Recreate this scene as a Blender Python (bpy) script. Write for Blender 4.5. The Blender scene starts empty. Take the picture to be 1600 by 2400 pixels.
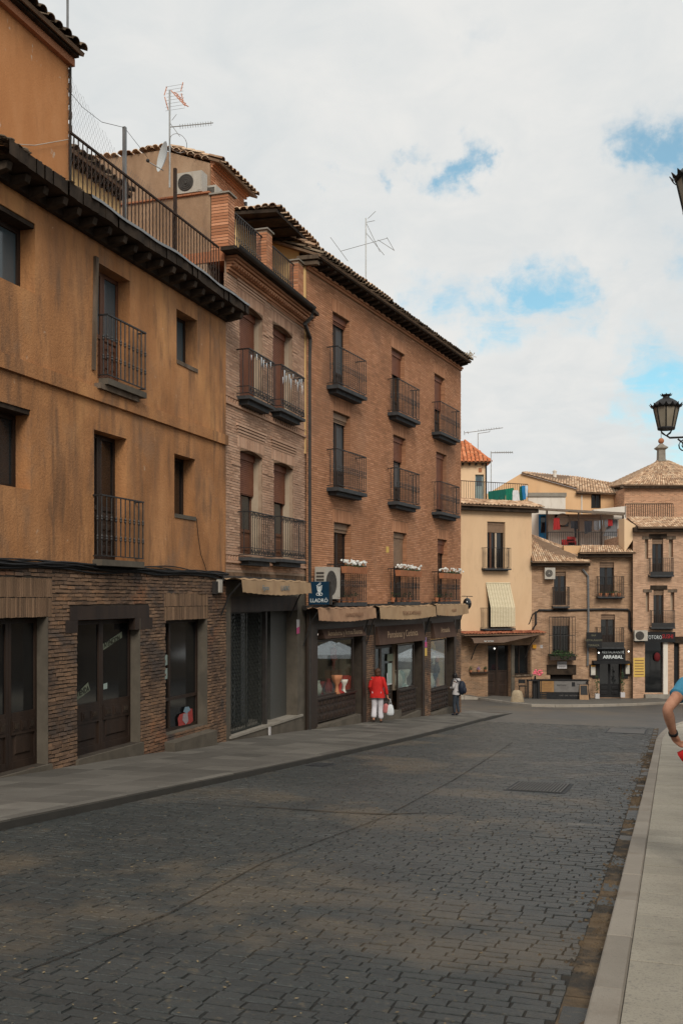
import bpy, math, random
import numpy as np
from mathutils import Vector, Matrix
random.seed(7)
R = math.radians
scene = bpy.context.scene
COL = scene.collection

# ------------------------------------------------------------------ camera
CAM_H = 1.60                       # metres above the carriageway under the lens
FPX = 2333.33                      # 35 mm lens on a 36 mm tall frame, in photograph pixels
HORIZON = 1402                     # photograph row of eye level; the lens is shifted, the camera level
cam = bpy.data.cameras.new('camera')
cam.sensor_fit = 'VERTICAL'; cam.sensor_height = 36; cam.sensor_width = 24; cam.lens = 35
cam.clip_start = .05; cam.clip_end = 3000
camo = bpy.data.objects.new('camera', cam); COL.objects.link(camo)
camo.location = (0, 0, CAM_H); camo.rotation_euler = (math.pi / 2, 0, 0)
cam.shift_y = (HORIZON - 1200) / 2400
scene.camera = camo

# ------------------------------------------------------------------ exposure
scene.view_settings.view_transform = 'Standard'
scene.view_settings.look = 'None'
scene.view_settings.gamma = 1
scene.view_settings.use_curve_mapping = False
scene.view_settings.exposure = EXPO = 0.0
SUN_EL, SUN_AZ = R(38), R(172)       # azimuth clockwise from +Y (camera forward)

# ------------------------------------------------------------------ sky
world = bpy.data.worlds.new('World'); scene.world = world; world.use_nodes = True
def _ray(px, py):
    return ((px - 800) / FPX, 1.0, (HORIZON - py) / FPX)
def build_sky():
    nt = world.node_tree; N = nt.nodes; L = nt.links; N.clear()
    def node(t, **k):
        n = N.new(t)
        for a, v in k.items(): setattr(n, a, v)
        return n
    def math_(op, a, b=None, c=None, clamp=False):
        n = node('ShaderNodeMath', operation=op, use_clamp=clamp)
        for i, v in enumerate((a, b, c)):
            if v is None: continue
            if isinstance(v, (int, float)): n.inputs[i].default_value = v
            else: L.new(v, n.inputs[i])
        return n.outputs[0]
    sky = node('ShaderNodeTexSky', sky_type='NISHITA', sun_disc=False)
    sky.sun_elevation = SUN_EL; sky.sun_rotation = SUN_AZ; sky.air_density = 1.0; sky.dust_density = .6; sky.ozone_density = 2.0
    tc = node('ShaderNodeTexCoord')
    sep = node('ShaderNodeSeparateXYZ'); L.new(tc.outputs['Generated'], sep.inputs[0])
    zz = math_('ADD', math_('MAXIMUM', sep.outputs[2], 0.0), .22)
    comb = node('ShaderNodeCombineXYZ')
    L.new(math_('DIVIDE', sep.outputs[0], zz), comb.inputs[0]); L.new(math_('DIVIDE', sep.outputs[1], zz), comb.inputs[1])
    def noise(scale, detail, rough, off, dist=0.0):
        m = node('ShaderNodeMapping'); m.inputs['Location'].default_value = off
        L.new(comb.outputs[0], m.inputs[0])
        n = node('ShaderNodeTexNoise', noise_dimensions='3D'); L.new(m.outputs[0], n.inputs['Vector'])
        n.inputs['Scale'].default_value = scale; n.inputs['Detail'].default_value = detail
        n.inputs['Roughness'].default_value = rough; n.inputs['Distortion'].default_value = dist
        return n.outputs['Fac']
    big = noise(1.1, 6, .55, (3.1, 1.7, 0), .4)
    fine = noise(7.0, 9, .62, (0.4, 7.7, 2), .5)
    # gaps in the cloud where the photograph shows blue, frayed by the fine noise
    nw = node('ShaderNodeTexNoise'); nw.inputs['Scale'].default_value = 14; nw.inputs['Detail'].default_value = 6; nw.inputs['Roughness'].default_value = .62; L.new(tc.outputs['Generated'], nw.inputs['Vector'])
    w0 = node('ShaderNodeVectorMath', operation='SUBTRACT'); L.new(nw.outputs['Color'], w0.inputs[0]); w0.inputs[1].default_value = (.5, .5, .5)
    w1 = node('ShaderNodeVectorMath', operation='MULTIPLY_ADD'); L.new(w0.outputs[0], w1.inputs[0]); w1.inputs[1].default_value = (.22, .10, .12); L.new(tc.outputs['Generated'], w1.inputs[2])
    holes = None
    for (px, py, rad, amp) in ((1050, 385, .026, .95), (1085, 350, .016, .6), (905, 412, .016, .62), (985, 395, .015, .45), (1000, 700, .028, .55), (1090, 715, .036, .72), (1180, 735, .040, .8), (1270, 700, .038, .9), (1350, 685, .03, .75),
                               (1440, 830, .022, .4), (1470, 900, .034, .6), (1545, 900, .05, .78), (1590, 980, .05, .7), (1420, 975, .03, .5), (1530, 320, .034, 1.0), (1580, 350, .04, 1.0), (1500, 300, .02, .7), (1410, 340, .014, .4), (1130, 70, .03, .28), (1480, 1010, .03, .45), (1600, 620, .03, .5)):
        r = Vector(_ray(px, py)).normalized()
        d = node('ShaderNodeVectorMath', operation='DISTANCE'); L.new(w1.outputs[0], d.inputs[0]); d.inputs[1].default_value = r
        q = math_('POWER', math_('DIVIDE', d.outputs['Value'], rad), 2)
        g = math_('MULTIPLY', math_('POWER', 2.718, math_('MULTIPLY', q, -1.0)), amp)
        holes = g if holes is None else math_('MAXIMUM', holes, g)
    edge = math_('MULTIPLY', holes, math_('ADD', math_('MULTIPLY', math_('SUBTRACT', fine, .5), 3.4), 1.0))
    thin = node('ShaderNodeMapRange'); thin.inputs[1].default_value = .36; thin.inputs[2].default_value = .27
    thin.inputs[3].default_value = 0; thin.inputs[4].default_value = .6
    L.new(big, thin.inputs[0])
    blue = node('ShaderNodeMapRange'); blue.interpolation_type = 'SMOOTHSTEP'
    blue.inputs[1].default_value = .10; blue.inputs[2].default_value = 1.15; blue.inputs[3].default_value = 0; blue.inputs[4].default_value = .82
    L.new(math_('ADD', edge, math_('MULTIPLY', thin.outputs[0], fine)), blue.inputs[0])
    # cloud body: pale grey to white
    ramp = node('ShaderNodeValToRGB')
    e = ramp.color_ramp.elements
    e[0].position = .32; e[0].color = (.66, .70, .715, 1); e[1].position = .60; e[1].color = (.82, .818, .798, 1)
    L.new(math_('ADD', math_('MULTIPLY', big, .6), math_('MULTIPLY', fine, .4)), ramp.inputs[0])
    clear = node('ShaderNodeVectorMath', operation='MULTIPLY'); L.new(sky.outputs[0], clear.inputs[0]); clear.inputs[1].default_value = (.105, .172, .150)
    mix = node('ShaderNodeMix', data_type='RGBA'); L.new(blue.outputs[0], mix.inputs['Factor'])
    L.new(ramp.outputs[0], mix.inputs['A']); L.new(clear.outputs[0], mix.inputs['B'])
    bg = node('ShaderNodeBackground'); L.new(mix.outputs['Result'], bg.inputs[0]); bg.inputs[1].default_value = 1.0
    out = node('ShaderNodeOutputWorld'); L.new(bg.outputs[0], out.inputs[0])
build_sky()

# ------------------------------------------------------------------ sun behind thin cloud
sl = bpy.data.lights.new('sun', 'SUN'); sl.energy = 2.5; sl.angle = R(24); sl.color = (1, .93, .82)
so = bpy.data.objects.new('sun', sl); COL.objects.link(so)
_sd = Vector((math.sin(SUN_AZ) * math.cos(SUN_EL), math.cos(SUN_AZ) * math.cos(SUN_EL), math.sin(SUN_EL)))
so.rotation_euler = _sd.to_track_quat('Z', 'Y').to_euler(); so.location = _sd * 60

# ------------------------------------------------------------------ mesh helpers
class MB:
    def __init__(s): s.v = []; s.f = []; s.r = []; s.rv = 0.0; s.sm = False
    def quad(s, a, b, c, d): n = len(s.v); s.v += [a, b, c, d]; s.f.append((n, n + 1, n + 2, n + 3)); s.r.append(s.rv)
    def poly(s, pts): n = len(s.v); s.v += list(pts); s.f.append(tuple(range(n, n + len(pts)))); s.r.append(s.rv)
    def box(s, x0, x1, y0, y1, z0, z1, skip=()):
        n = len(s.v)
        s.v += [(x0, y0, z0), (x1, y0, z0), (x1, y1, z0), (x0, y1, z0), (x0, y0, z1), (x1, y0, z1), (x1, y1, z1), (x0, y1, z1)]
        F = dict(bottom=(0, 3, 2, 1), top=(4, 5, 6, 7), front=(0, 1, 5, 4), right=(1, 2, 6, 5), back=(2, 3, 7, 6), left=(3, 0, 4, 7))
        for k, q in F.items():
            if k not in skip: s.f.append(tuple(n + i for i in q)); s.r.append(s.rv)
        return s
    def hexa(s, p):            # 8 points ordered as in box
        n = len(s.v); s.v += [tuple(q) for q in p]
        for q in ((0, 3, 2, 1), (4, 5, 6, 7), (0, 1, 5, 4), (1, 2, 6, 5), (2, 3, 7, 6), (3, 0, 4, 7)):
            s.f.append(tuple(n + i for i in q)); s.r.append(s.rv)
        return s
    def tube(s, pts, r, n=6, cap=True):
        pts = [Vector(p) for p in pts]; rr = r if isinstance(r, (list, tuple)) else [r] * len(pts)
        base = len(s.v)
        for i, p in enumerate(pts):
            t = (pts[min(i + 1, len(pts) - 1)] - pts[max(i - 1, 0)]).normalized()
            u = t.cross(Vector((0, 0, 1)) if abs(t.z) < .9 else Vector((1, 0, 0))).normalized(); w = t.cross(u)
            for k in range(n):
                a = 2 * math.pi * k / n
                s.v.append(tuple(p + u * math.cos(a) * rr[i] + w * math.sin(a) * rr[i]))
        for i in range(len(pts) - 1):
            for k in range(n):
                k2 = (k + 1) % n; b = base + i * n
                s.f.append((b + k, b + k2, b + n + k2, b + n + k)); s.r.append(s.rv)
        if cap:
            s.f.append(tuple(base + k for k in range(n))[::-1]); s.r.append(s.rv)
            e = base + (len(pts) - 1) * n
            s.f.append(tuple(e + k for k in range(n))); s.r.append(s.rv)
        return s
    def lathe(s, prof, c=(0, 0, 0), n=12, sx=1, sy=1, ph=0):
        base = len(s.v)
        for (r, z) in prof:
            for k in range(n):
                a = 2 * math.pi * (k + ph) / n
                s.v.append((c[0] + r * math.cos(a) * sx, c[1] + r * math.sin(a) * sy, c[2] + z))
        for i in range(len(prof) - 1):
            for k in range(n):
                k2 = (k + 1) % n; b = base + i * n
                s.f.append((b + k, b + k2, b + n + k2, b + n + k)); s.r.append(s.rv)
        s.f.append(tuple(base + k for k in range(n))[::-1]); s.r.append(s.rv)
        e = base + (len(prof) - 1) * n
        s.f.append(tuple(e + k for k in range(n))); s.r.append(s.rv)
        return s
    def prism(s, pts, y0, y1):   # outline in local x,z extruded along y
        n = len(pts); b = len(s.v)
        s.v += [(x, y0, z) for x, z in pts] + [(x, y1, z) for x, z in pts]
        s.f.append(tuple(b + i for i in range(n))); s.f.append(tuple(b + n + i for i in range(n))[::-1]); s.r += [s.rv] * 2
        for i in range(n):
            j = (i + 1) % n; s.f.append((b + j, b + i, b + n + i, b + n + j)); s.r.append(s.rv)
        return s
    def blob(s, c, r, n=8, m=5, jit=.0):
        c = Vector(c); rx, ry, rz = r if isinstance(r, (tuple, list)) else (r, r, r)
        prof = [(math.sin(math.pi * i / m), -math.cos(math.pi * i / m)) for i in range(m + 1)]
        base = len(s.v)
        for q, h in prof:
            for k in range(n):
                a = 2 * math.pi * k / n; j = 1 + random.uniform(-jit, jit)
                s.v.append((c.x + rx * max(q, .02) * math.cos(a) * j, c.y + ry * max(q, .02) * math.sin(a) * j, c.z + rz * h * j))
        for i in range(m):
            for k in range(n):
                k2 = (k + 1) % n; b = base + i * n
                s.f.append((b + k, b + k2, b + n + k2, b + n + k)); s.r.append(s.rv)
        return s
    def mesh(s, name, mat, smooth=False):
        me = bpy.data.meshes.new(name)
        me.from_pydata([tuple(p) for p in s.v], [], s.f)
        if any(s.r):
            at = me.attributes.new('rnd', 'FLOAT', 'FACE'); at.data.foreach_set('value', s.r)
        me.materials.append(mat)
        if smooth or s.sm: me.polygons.foreach_set('use_smooth', [True] * len(me.polygons))
        me.update(); return me
    def build(s, name, mat, parent=None, smooth=False, kind=None, label=None, loc=None):
        return obj(name, s.mesh(name, mat, smooth), parent, kind, label, loc)

def obj(name, me, parent=None, kind=None, label=None, loc=None, rot=None):
    o = bpy.data.objects.new(name, me); COL.objects.link(o)
    if parent: o.parent = parent
    if kind: o['kind'] = kind
    if label: o['label'] = label
    if loc is not None: o.location = loc
    if rot is not None: o.rotation_euler = rot
    return o
def tag(o, label, cat, group=None):
    o['label'] = label; o['category'] = cat
    if group: o['group'] = group
    return o
def thing(name, label, cat, loc=(0, 0, 0), rz=0.0, group=None):
    o = bpy.data.objects.new(name, None); COL.objects.link(o); o.empty_display_size = .2
    o.location = loc; o.rotation_euler = (0, 0, rz)
    return tag(o, label, cat, group)

class Frame:
    """A vertical facade plane: local x along it (left to right), y into the building, z up."""
    def __init__(s, ox, oy, oz, ang):
        s.o = Vector((ox, oy, oz)); s.a = ang
        s.ex = Vector((math.cos(ang), math.sin(ang), 0)); s.ey = Vector((-math.sin(ang), math.cos(ang), 0))
    def P(s, px, py, y=0.0):
        r = Vector(_ray(px, py)); c = Vector((0, 0, CAM_H)) - s.o
        l = (y - c.dot(s.ey)) / r.dot(s.ey); p = c + r * l
        return p.dot(s.ex), p.z
    def X(s, px, y=0.0): return s.P(px, 1402, y)[0]
    def Z(s, px, py, y=0.0): return s.P(px, py, y)[1]
    def W(s, x, y, z): return s.o + s.ex * x + s.ey * y + Vector((0, 0, z))
    def root(s, name, label, cat, group=None): return thing(name, label, cat, tuple(s.o), s.a, group)

TH = math.atan2(_ray(1570, 1402)[0], _ray(1570, 1402)[1]); ST, CT = math.sin(TH), math.cos(TH)
def ts(t, s, z=0): return (ST * t + CT * s, CT * t - ST * s, z)       # street axes: t down the street, s to its right
def road_z(t): return -.0827 * t + .0145 * 3 * math.log(1 + math.exp(min((t - 23) / 3, 60)))
def ground(px, py, dz=0.0):
    r = _ray(px, py); l = .5
    while l < 150:
        x, y, z = r[0] * l, r[1] * l, CAM_H + r[2] * l
        if z < road_z(x * ST + y * CT) + dz: break
        l += .02
    return Vector((x, y, z))
def to_ts(p): return p[0] * ST + p[1] * CT, p[0] * CT - p[1] * ST

# ------------------------------------------------------------------ materials
def lin(r, g, b): return tuple(((c / 255 + .055) / 1.055) ** 2.4 if c > 10 else c / 3294 for c in (r, g, b))
def M(name, cols, scale=3.0, stretch=(1, 1, 1), rough=.85, bump=.0, bscale=40.0, rnd=0.0, spec=.25, metal=0.0, stains=(), rvar=0.0, detail=5, emit=0):
    m = bpy.data.materials.new(name); m.use_nodes = True
    nt = m.node_tree; N = nt.nodes; L = nt.links
    b = N['Principled BSDF']
    b.inputs['Roughness'].default_value = rough; b.inputs['Specular IOR Level'].default_value = spec; b.inputs['Metallic'].default_value = metal
    if isinstance(cols[0], (int, float)): cols = [cols]
    geo = N.new('ShaderNodeNewGeometry')
    def noise(sc, st, det, rough_=.6, off=0.0, dist=0.0):
        mp = N.new('ShaderNodeMapping'); mp.inputs['Scale'].default_value = st; mp.inputs['Location'].default_value = (off, off * .7, off * 1.3)
        L.new(geo.outputs['Position'], mp.inputs[0])
        n = N.new('ShaderNodeTexNoise'); n.inputs['Scale'].default_value = sc; n.inputs['Detail'].default_value = det; n.inputs['Roughness'].default_value = rough_
        n.inputs['Distortion'].default_value = dist
        L.new(mp.outputs[0], n.inputs['Vector']); return n.outputs['Fac']
    def mth(op, a, b_=None):
        n = N.new('ShaderNodeMath'); n.operation = op
        for i, v in enumerate((a, b_)):
            if v is None: continue
            if isinstance(v, (int, float)): n.inputs[i].default_value = v
            else: L.new(v, n.inputs[i])
        return n.outputs[0]
    def mixc(fac, a, b_, mode='MIX'):
        n = N.new('ShaderNodeMix'); n.data_type = 'RGBA'; n.blend_type = mode
        for key, v in (('Factor', fac), ('A', a), ('B', b_)):
            if isinstance(v, (int, float)): n.inputs[key].default_value = v
            elif isinstance(v, tuple): n.inputs[key].default_value = (*v[:3], 1)
            else: L.new(v, n.inputs[key])
        return n.outputs['Result']
    fac = None
    if len(cols) > 1 or rnd:
        fac = noise(scale, stretch, detail)
        fac = mth('ADD', mth('MULTIPLY', mth('SUBTRACT', fac, .5), 1.9), .5)
    rv = None
    if rnd:
        at = N.new('ShaderNodeAttribute'); at.attribute_name = 'rnd'
        oi = N.new('ShaderNodeObjectInfo')
        rv = mth('FRACT', mth('ADD', at.outputs['Fac'], oi.outputs['Random']))
        fac = mth('ADD', mth('MULTIPLY', fac, 1 - rnd), mth('MULTIPLY', rv, rnd))
    if len(cols) > 1:
        rp = N.new('ShaderNodeValToRGB'); el = rp.color_ramp.elements
        for i, c in enumerate(cols):
            p = .12 + .76 * i / (len(cols) - 1)
            e = el[i] if i < 2 else el.new(p)
            e.position = p; e.color = (*c, 1)
        for i, c in enumerate(cols): el[i].position = .12 + .76 * i / (len(cols) - 1); el[i].color = (*c, 1)
        L.new(fac, rp.inputs[0]); col = rp.outputs[0]
    else:
        rg = N.new('ShaderNodeRGB'); rg.outputs[0].default_value = (*cols[0], 1); col = rg.outputs[0]
    if rv is not None:
        k = mth('ADD', mth('MULTIPLY', mth('FRACT', mth('MULTIPLY', rv, 7.31)), .5 * rnd), 1 - .25 * rnd)
        cc = N.new('ShaderNodeCombineColor')
        for i in range(3): L.new(k, cc.inputs[i])
        col = mixc(1.0, col, cc.outputs[0], 'MULTIPLY')
    for i, (sc, st, lo, hi, scol, amt) in enumerate(stains):
        n = noise(sc, st, 6, .62, 13.7 * (i + 1), .3)
        mr = N.new('ShaderNodeMapRange'); mr.interpolation_type = 'SMOOTHSTEP'
        mr.inputs[1].default_value = lo; mr.inputs[2].default_value = hi; mr.inputs[3].default_value = 0; mr.inputs[4].default_value = amt
        L.new(n, mr.inputs[0]); col = mixc(mr.outputs[0], col, scol)
    L.new(col, b.inputs['Base Color'])
    if rvar: L.new(mth('ADD', mth('MULTIPLY', noise(scale * 2, stretch, 3, .6, 5.0), rvar), rough - rvar / 2), b.inputs['Roughness'])
    if bump:
        bp = N.new('ShaderNodeBump'); bp.inputs['Strength'].default_value = bump; bp.inputs['Distance'].default_value = .02
        L.new(noise(bscale, (1, 1, 1), 6, .65, 3.0), bp.inputs['Height']); L.new(bp.outputs[0], b.inputs['Normal'])
    if emit:
        b.inputs['Emission Strength'].default_value = emit; b.inputs['Emission Color'].default_value = (*cols[0], 1)
    return m
def brickmat(name, cols, mortar, bw=.25, bh=.062, mort=.012, rough=.9, stains=(), ang=0.0, bump=.5):
    """Fine courses for walls too far away to tell the bricks apart; laid out in metres on the wall."""
    m = M(name, cols, 2.0, rough=rough, stains=stains)
    nt = m.node_tree; N = nt.nodes; L = nt.links; b = N['Principled BSDF']
    src = b.inputs['Base Color'].links[0].from_socket
    geo = N.new('ShaderNodeTexCoord'); sx = N.new('ShaderNodeSeparateXYZ'); L.new(geo.outputs['Object'], sx.inputs[0])
    cx = N.new('ShaderNodeCombineXYZ')
    a2 = N.new('ShaderNodeMath'); a2.operation = 'ADD'; L.new(sx.outputs[0], a2.inputs[0]); L.new(sx.outputs[1], a2.inputs[1])
    L.new(a2.outputs[0], cx.inputs[0]); L.new(sx.outputs[2], cx.inputs[1])
    bt = N.new('ShaderNodeTexBrick'); L.new(cx.outputs[0], bt.inputs['Vector'])
    bt.inputs['Scale'].default_value = 1; bt.inputs['Brick Width'].default_value = bw; bt.inputs['Row Height'].default_value = bh
    bt.inputs['Mortar Size'].default_value = mort; bt.inputs['Mortar Smooth'].default_value = .3; bt.inputs['Bias'].default_value = 0
    bt.inputs['Color1'].default_value = (1.25, 1.22, 1.18, 1); bt.inputs['Color2'].default_value = (.70, .66, .62, 1); bt.inputs['Mortar'].default_value = (1, 1, 1, 1)
    mx = N.new('ShaderNodeMix'); mx.data_type = 'RGBA'; mx.blend_type = 'MULTIPLY'; mx.inputs['Factor'].default_value = 1
    L.new(src, mx.inputs['A']); L.new(bt.outputs['Color'], mx.inputs['B'])
    m2 = N.new('ShaderNodeMix'); m2.data_type = 'RGBA'; L.new(bt.outputs['Fac'], m2.inputs['Factor']); L.new(mx.outputs['Result'], m2.inputs['A']); m2.inputs['B'].default_value = (*mortar, 1)
    L.new(m2.outputs['Result'], b.inputs['Base Color'])
    bp = N.new('ShaderNodeBump'); bp.inputs['Strength'].default_value = bump; bp.inputs['Distance'].default_value = -.01
    L.new(bt.outputs['Fac'], bp.inputs['Height']); L.new(bp.outputs[0], b.inputs['Normal'])
    return m
def glassmat(name, tint=(.02, .025, .03), rough=.04):
    m = M(name, tint, rough=rough, spec=.6); return m
def clearglass(name, base=.06):
    m = bpy.data.materials.new(name); m.use_nodes = True; nt = m.node_tree; N = nt.nodes; L = nt.links; N.clear()
    o = N.new('ShaderNodeOutputMaterial'); mx = N.new('ShaderNodeMixShader'); lw = N.new('ShaderNodeLayerWeight'); p3 = N.new('ShaderNodeMath'); p3.operation = 'POWER'; p3.inputs[1].default_value = 3.2; L.new(lw.outputs['Facing'], p3.inputs[0])
    fr = N.new('ShaderNodeMath'); fr.operation = 'MULTIPLY_ADD'; fr.inputs[1].default_value = .8; fr.inputs[2].default_value = .04; L.new(p3.outputs[0], fr.inputs[0])
    tr = N.new('ShaderNodeBsdfTransparent'); tr.inputs[0].default_value = (.86, .9, .88, 1); gl = N.new('ShaderNodeBsdfGlossy'); gl.inputs['Roughness'].default_value = .02
    gl.inputs[0].default_value = (.9, .95, 1, 1)
    L.new(fr.outputs[0], mx.inputs[0]); L.new(tr.outputs[0], mx.inputs[1]); L.new(gl.outputs[0], mx.inputs[2]); L.new(mx.outputs[0], o.inputs[0])
    return m

OCHRE = M('ochre_plaster', [(0.2561, 0.1167, 0.0480), (0.3837, 0.1792, 0.0737), (0.4930, 0.2459, 0.1081)], 1.1, (1, 1, .55), .92, .7, 26,
          stains=((2.2, (1, 1, .14), .54, .68, (.105, .062, .038), .62), (22, (1, 1, .6), .58, .72, (.16, .085, .045), .35), (1.6, (1, 1, .22), .48, .70, (0.2169, 0.1134, 0.0592), .8), (3.2, (1, 1, .22), .52, .72, (0.1402, 0.0825, 0.0506), .7), (.8, (1, 1, .8), .53, .66, (0.2561, 0.1533, 0.0926), .5), (.55, (1, 1, .5), .52, .7, (0.5881, 0.2992, 0.1201), .55), (9, (1, 1, 1), .66, .74, (0.6398, 0.5051, 0.3834), .35)))
ORANGE = M('orange_plaster', [(0.3951, 0.1625, 0.0595), (0.4833, 0.2130, 0.0832), (0.5490, 0.2635, 0.1153)], 1.1, (1, 1, .4), .92, .3, 30,
           stains=((2.4, (1, 1, .35), .52, .72, (0.3735, 0.1680, 0.0690), .7), (5.0, (1, 1, .8), .66, .73, (0.5490, 0.4480, 0.3572), .8), (14, (1, 1, 1), .68, .75, (0.1314, 0.0780, 0.0576), .6)))
CREAM = M('cream_plaster', [(.58, .39, .235), (.64, .445, .275)], .7, (1, 1, .4), .92, .15, 30, stains=((1.3, (1, 1, .3), .5, .75, (.49, .33, .205), .6), (.5, (1, 1, .6), .5, .7, (.66, .47, .30), .5), (5, (1, 1, .3), .58, .75, (.45, .30, .19), .4)))
PALECREAM = M('pale_cream_plaster', [(.66, .46, .28), (.72, .52, .34)], .7, (1, 1, .4), .92, .15, 30, stains=((1.6, (1, 1, .3), .5, .8, (.52, .35, .22), .5),))
YELLOW = M('yellow_plaster', [(.62, .42, .19), (.68, .47, .23)], .9, rough=.9, bump=.15)
PEACH = M('peach_plaster', [(0.6000, 0.3672, 0.1938), (0.6800, 0.4428, 0.2500)], .6, (1, 1, .4), .92, .15, 30, stains=((1.4, (1, 1, .3), .55, .8, (0.4800, 0.3240, 0.2125), .5),))
WHITEWALL = M('white_render', [(.58, .52, .45), (.68, .63, .56)], .8, (1, 1, .4), .9, .15, 30, stains=((2.5, (1, 1, .25), .52, .75, (.42, .35, .28), .6),))
STUCCO = M('brown_stucco', [(.22, .135, .08), (.31, .20, .125), (.36, .245, .16)], 1.3, (1, 1, .6), .95, .4, 25, stains=((2.2, (1, 1, .35), .52, .72, (.20, .13, .085), .7),))
BRICK_OLD = M('old_handmade_brick', [(0.0732, 0.0510, 0.0370), (0.1333, 0.0839, 0.0573), (0.1947, 0.1203, 0.0752), (0.2679, 0.1483, 0.0828)], 1.4, rough=.95, bump=.6, bscale=35, rnd=.32,
              stains=((1.1, (1, 1, 1.4), .48, .66, (0.0507, 0.0474, 0.0472), .72), (.8, (1, 1, 1), .54, .68, (0.3210, 0.1337, 0.0624), .45)))
BRICK_RED = M('orange_brick', [(0.3072, 0.1432, 0.0745), (0.4096, 0.1966, 0.1048), (0.5013, 0.2599, 0.1506)], .8, rough=.92, bump=.3, bscale=50, rnd=.45,
              stains=((.28, (1, 1, .7), .50, .64, (.20, .115, .075), .5), (.6, (1, 1, .5), .5, .72, (0.3531, 0.1692, 0.0900), .5), (.35, (1, 1, .6), .52, .75, (0.5243, 0.2651, 0.1408), .4)))
BRICK_PALE = M('dusty_brick', [(0.3281, 0.1899, 0.1241), (0.4418, 0.2717, 0.1833), (0.5302, 0.3478, 0.2463)], 1.2, rough=.95, bump=.4, bscale=50, rnd=.5,
               stains=((.9, (1, 1, .5), .5, .72, (0.3412, 0.2143, 0.1513), .6),))
BRICK_PIER = M('salmon_brick', [(.36, .15, .075), (.45, .20, .105), (.52, .26, .15)], 2, rough=.9, bump=.3, rnd=.6)
BRICK_SOLDIER = M('soldier_brick', [(0.1215, 0.0765, 0.0485), (0.1776, 0.1105, 0.0680), (0.2338, 0.1454, 0.0892)], 2, rough=.95, bump=.4, rnd=.6, stains=((1.2, (1, 1, .6), .5, .7, (0.1122, 0.0748, 0.0519), .5),))
MORTAR_DARK = M('dark_joint', [(.034, .027, .022), (.058, .045, .034)], 6, rough=1, bump=.4)
MORTAR = M('sand_mortar', [(0.204, 0.114, 0.066), (0.276, 0.162, 0.096)], 5, rough=1, bump=.4)
MORTAR_PALE = M('pale_mortar', [(0.299, 0.207, 0.144), (0.391, 0.282, 0.201)], 5, rough=1, bump=.4)
WOOD = M('dark_brown_wood', [(0.0108, 0.0060, 0.0042), (0.0240, 0.0132, 0.0084), (0.0360, 0.0204, 0.0126)], 4, (1, 1, .15), .6, .25, 40, spec=.35)
WOOD_RED = M('red_brown_wood', [(.085, .034, .018), (.13, .055, .028)], 5, (1, 1, .12), .6, .2, spec=.35)
WOOD_GREY = M('weathered_wood', [(.06, .042, .03), (.12, .088, .062), (.17, .13, .10)], 5, (1, 1, .2), .95, .4)
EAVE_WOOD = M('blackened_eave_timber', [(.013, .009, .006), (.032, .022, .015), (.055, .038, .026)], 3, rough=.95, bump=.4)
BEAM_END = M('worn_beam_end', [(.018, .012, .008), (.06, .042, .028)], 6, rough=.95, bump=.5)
IRON = M('black_wrought_iron', [(.010, .010, .011), (.022, .020, .019)], 12, rough=.55, spec=.4, bump=.15)
IRON_RUST = M('rusted_iron', [(.02, .013, .010), (.05, .028, .018)], 10, rough=.8, bump=.3)
IRON_SLAB = M('dark_painted_slab', [(.03, .032, .034), (.055, .057, .06)], 6, rough=.75)
ZINC = M('dull_zinc', [(.13, .135, .14), (.22, .22, .22)], 5, rough=.5, metal=.3)
PIPE = M('dark_drainpipe', [(.022, .020, .019), (.042, .037, .033)], 6, rough=.55)
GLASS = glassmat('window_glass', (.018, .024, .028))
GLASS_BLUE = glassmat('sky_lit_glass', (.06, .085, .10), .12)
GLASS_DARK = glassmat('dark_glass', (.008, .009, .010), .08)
SHOPGLASS = clearglass('shop_window_glass')
STONE = M('grey_granite', [(.16, .145, .12), (.24, .215, .18), (.30, .275, .235)], 3, rough=.85, bump=.25, bscale=90, rnd=.35,
          stains=((60, (1, 1, 1), .52, .7, (.10, .09, .08), .5), (1.6, (1, 1, 1), .5, .75, (.14, .12, .10), .5)))
STONE_JAMB = M('sandy_stone_jamb', [(.075, .064, .05), (.12, .102, .08)], 3, rough=.9, bump=.25, bscale=80, stains=((2, (1, 1, .4), .5, .75, (.055, .05, .043), .6),))
GRANITE = M('speckled_granite', [(.035, .036, .033), (.06, .06, .055), (.085, .083, .075)], 60, rough=.5, bump=.05, spec=.4)
PAVE = M('pavement_slab', [(.075, .069, .059), (.112, .103, .089), (.145, .134, .115)], 1.6, rough=.72, bump=.25, bscale=110, rnd=.6, spec=.35, rvar=.2,
         stains=((70, (1, 1, 1), .55, .7, (.055, .052, .048), .6), (.9, (1, 1, 1), .5, .75, (.088, .079, .067), .6), (5, (1, 1, 1), .64, .72, (.055, .05, .046), .5)))
PAVE_LIGHT = M('pale_granite_slab', [(0.2957, 0.2661, 0.2100), (0.3763, 0.3368, 0.2664), (0.4369, 0.3932, 0.3120)], 1.3, rough=.75, bump=.2, bscale=110, rnd=.24, spec=.35, rvar=.2,
               stains=((26, (1, 1, 1), .54, .68, (.20, .185, .16), .6), (80, (1, 1, 1), .50, .66, (0.1747, 0.1638, 0.1440), .6), (1.1, (1, 1, 1), .52, .75, (0.2285, 0.1992, 0.1559), .6), (7, (1, 1, 1), .66, .73, (0.1210, 0.1048, 0.0840), .5)))
KERB = M('kerb_granite', [(0.2639, 0.2319, 0.1914), (0.3510, 0.3096, 0.2581)], 2, rough=.8, bump=.3, bscale=90, rnd=.4, stains=((70, (1, 1, 1), .55, .7, (0.1573, 0.1465, 0.1334), .5), (2, (1, 1, 1), .5, .7, (0.2106, 0.1720, 0.1334), .5)))
KERB_DARK = M('dark_kerb', [(.028, .027, .025), (.05, .047, .042)], 3, rough=.85, bump=.3, rnd=.4)
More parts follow.
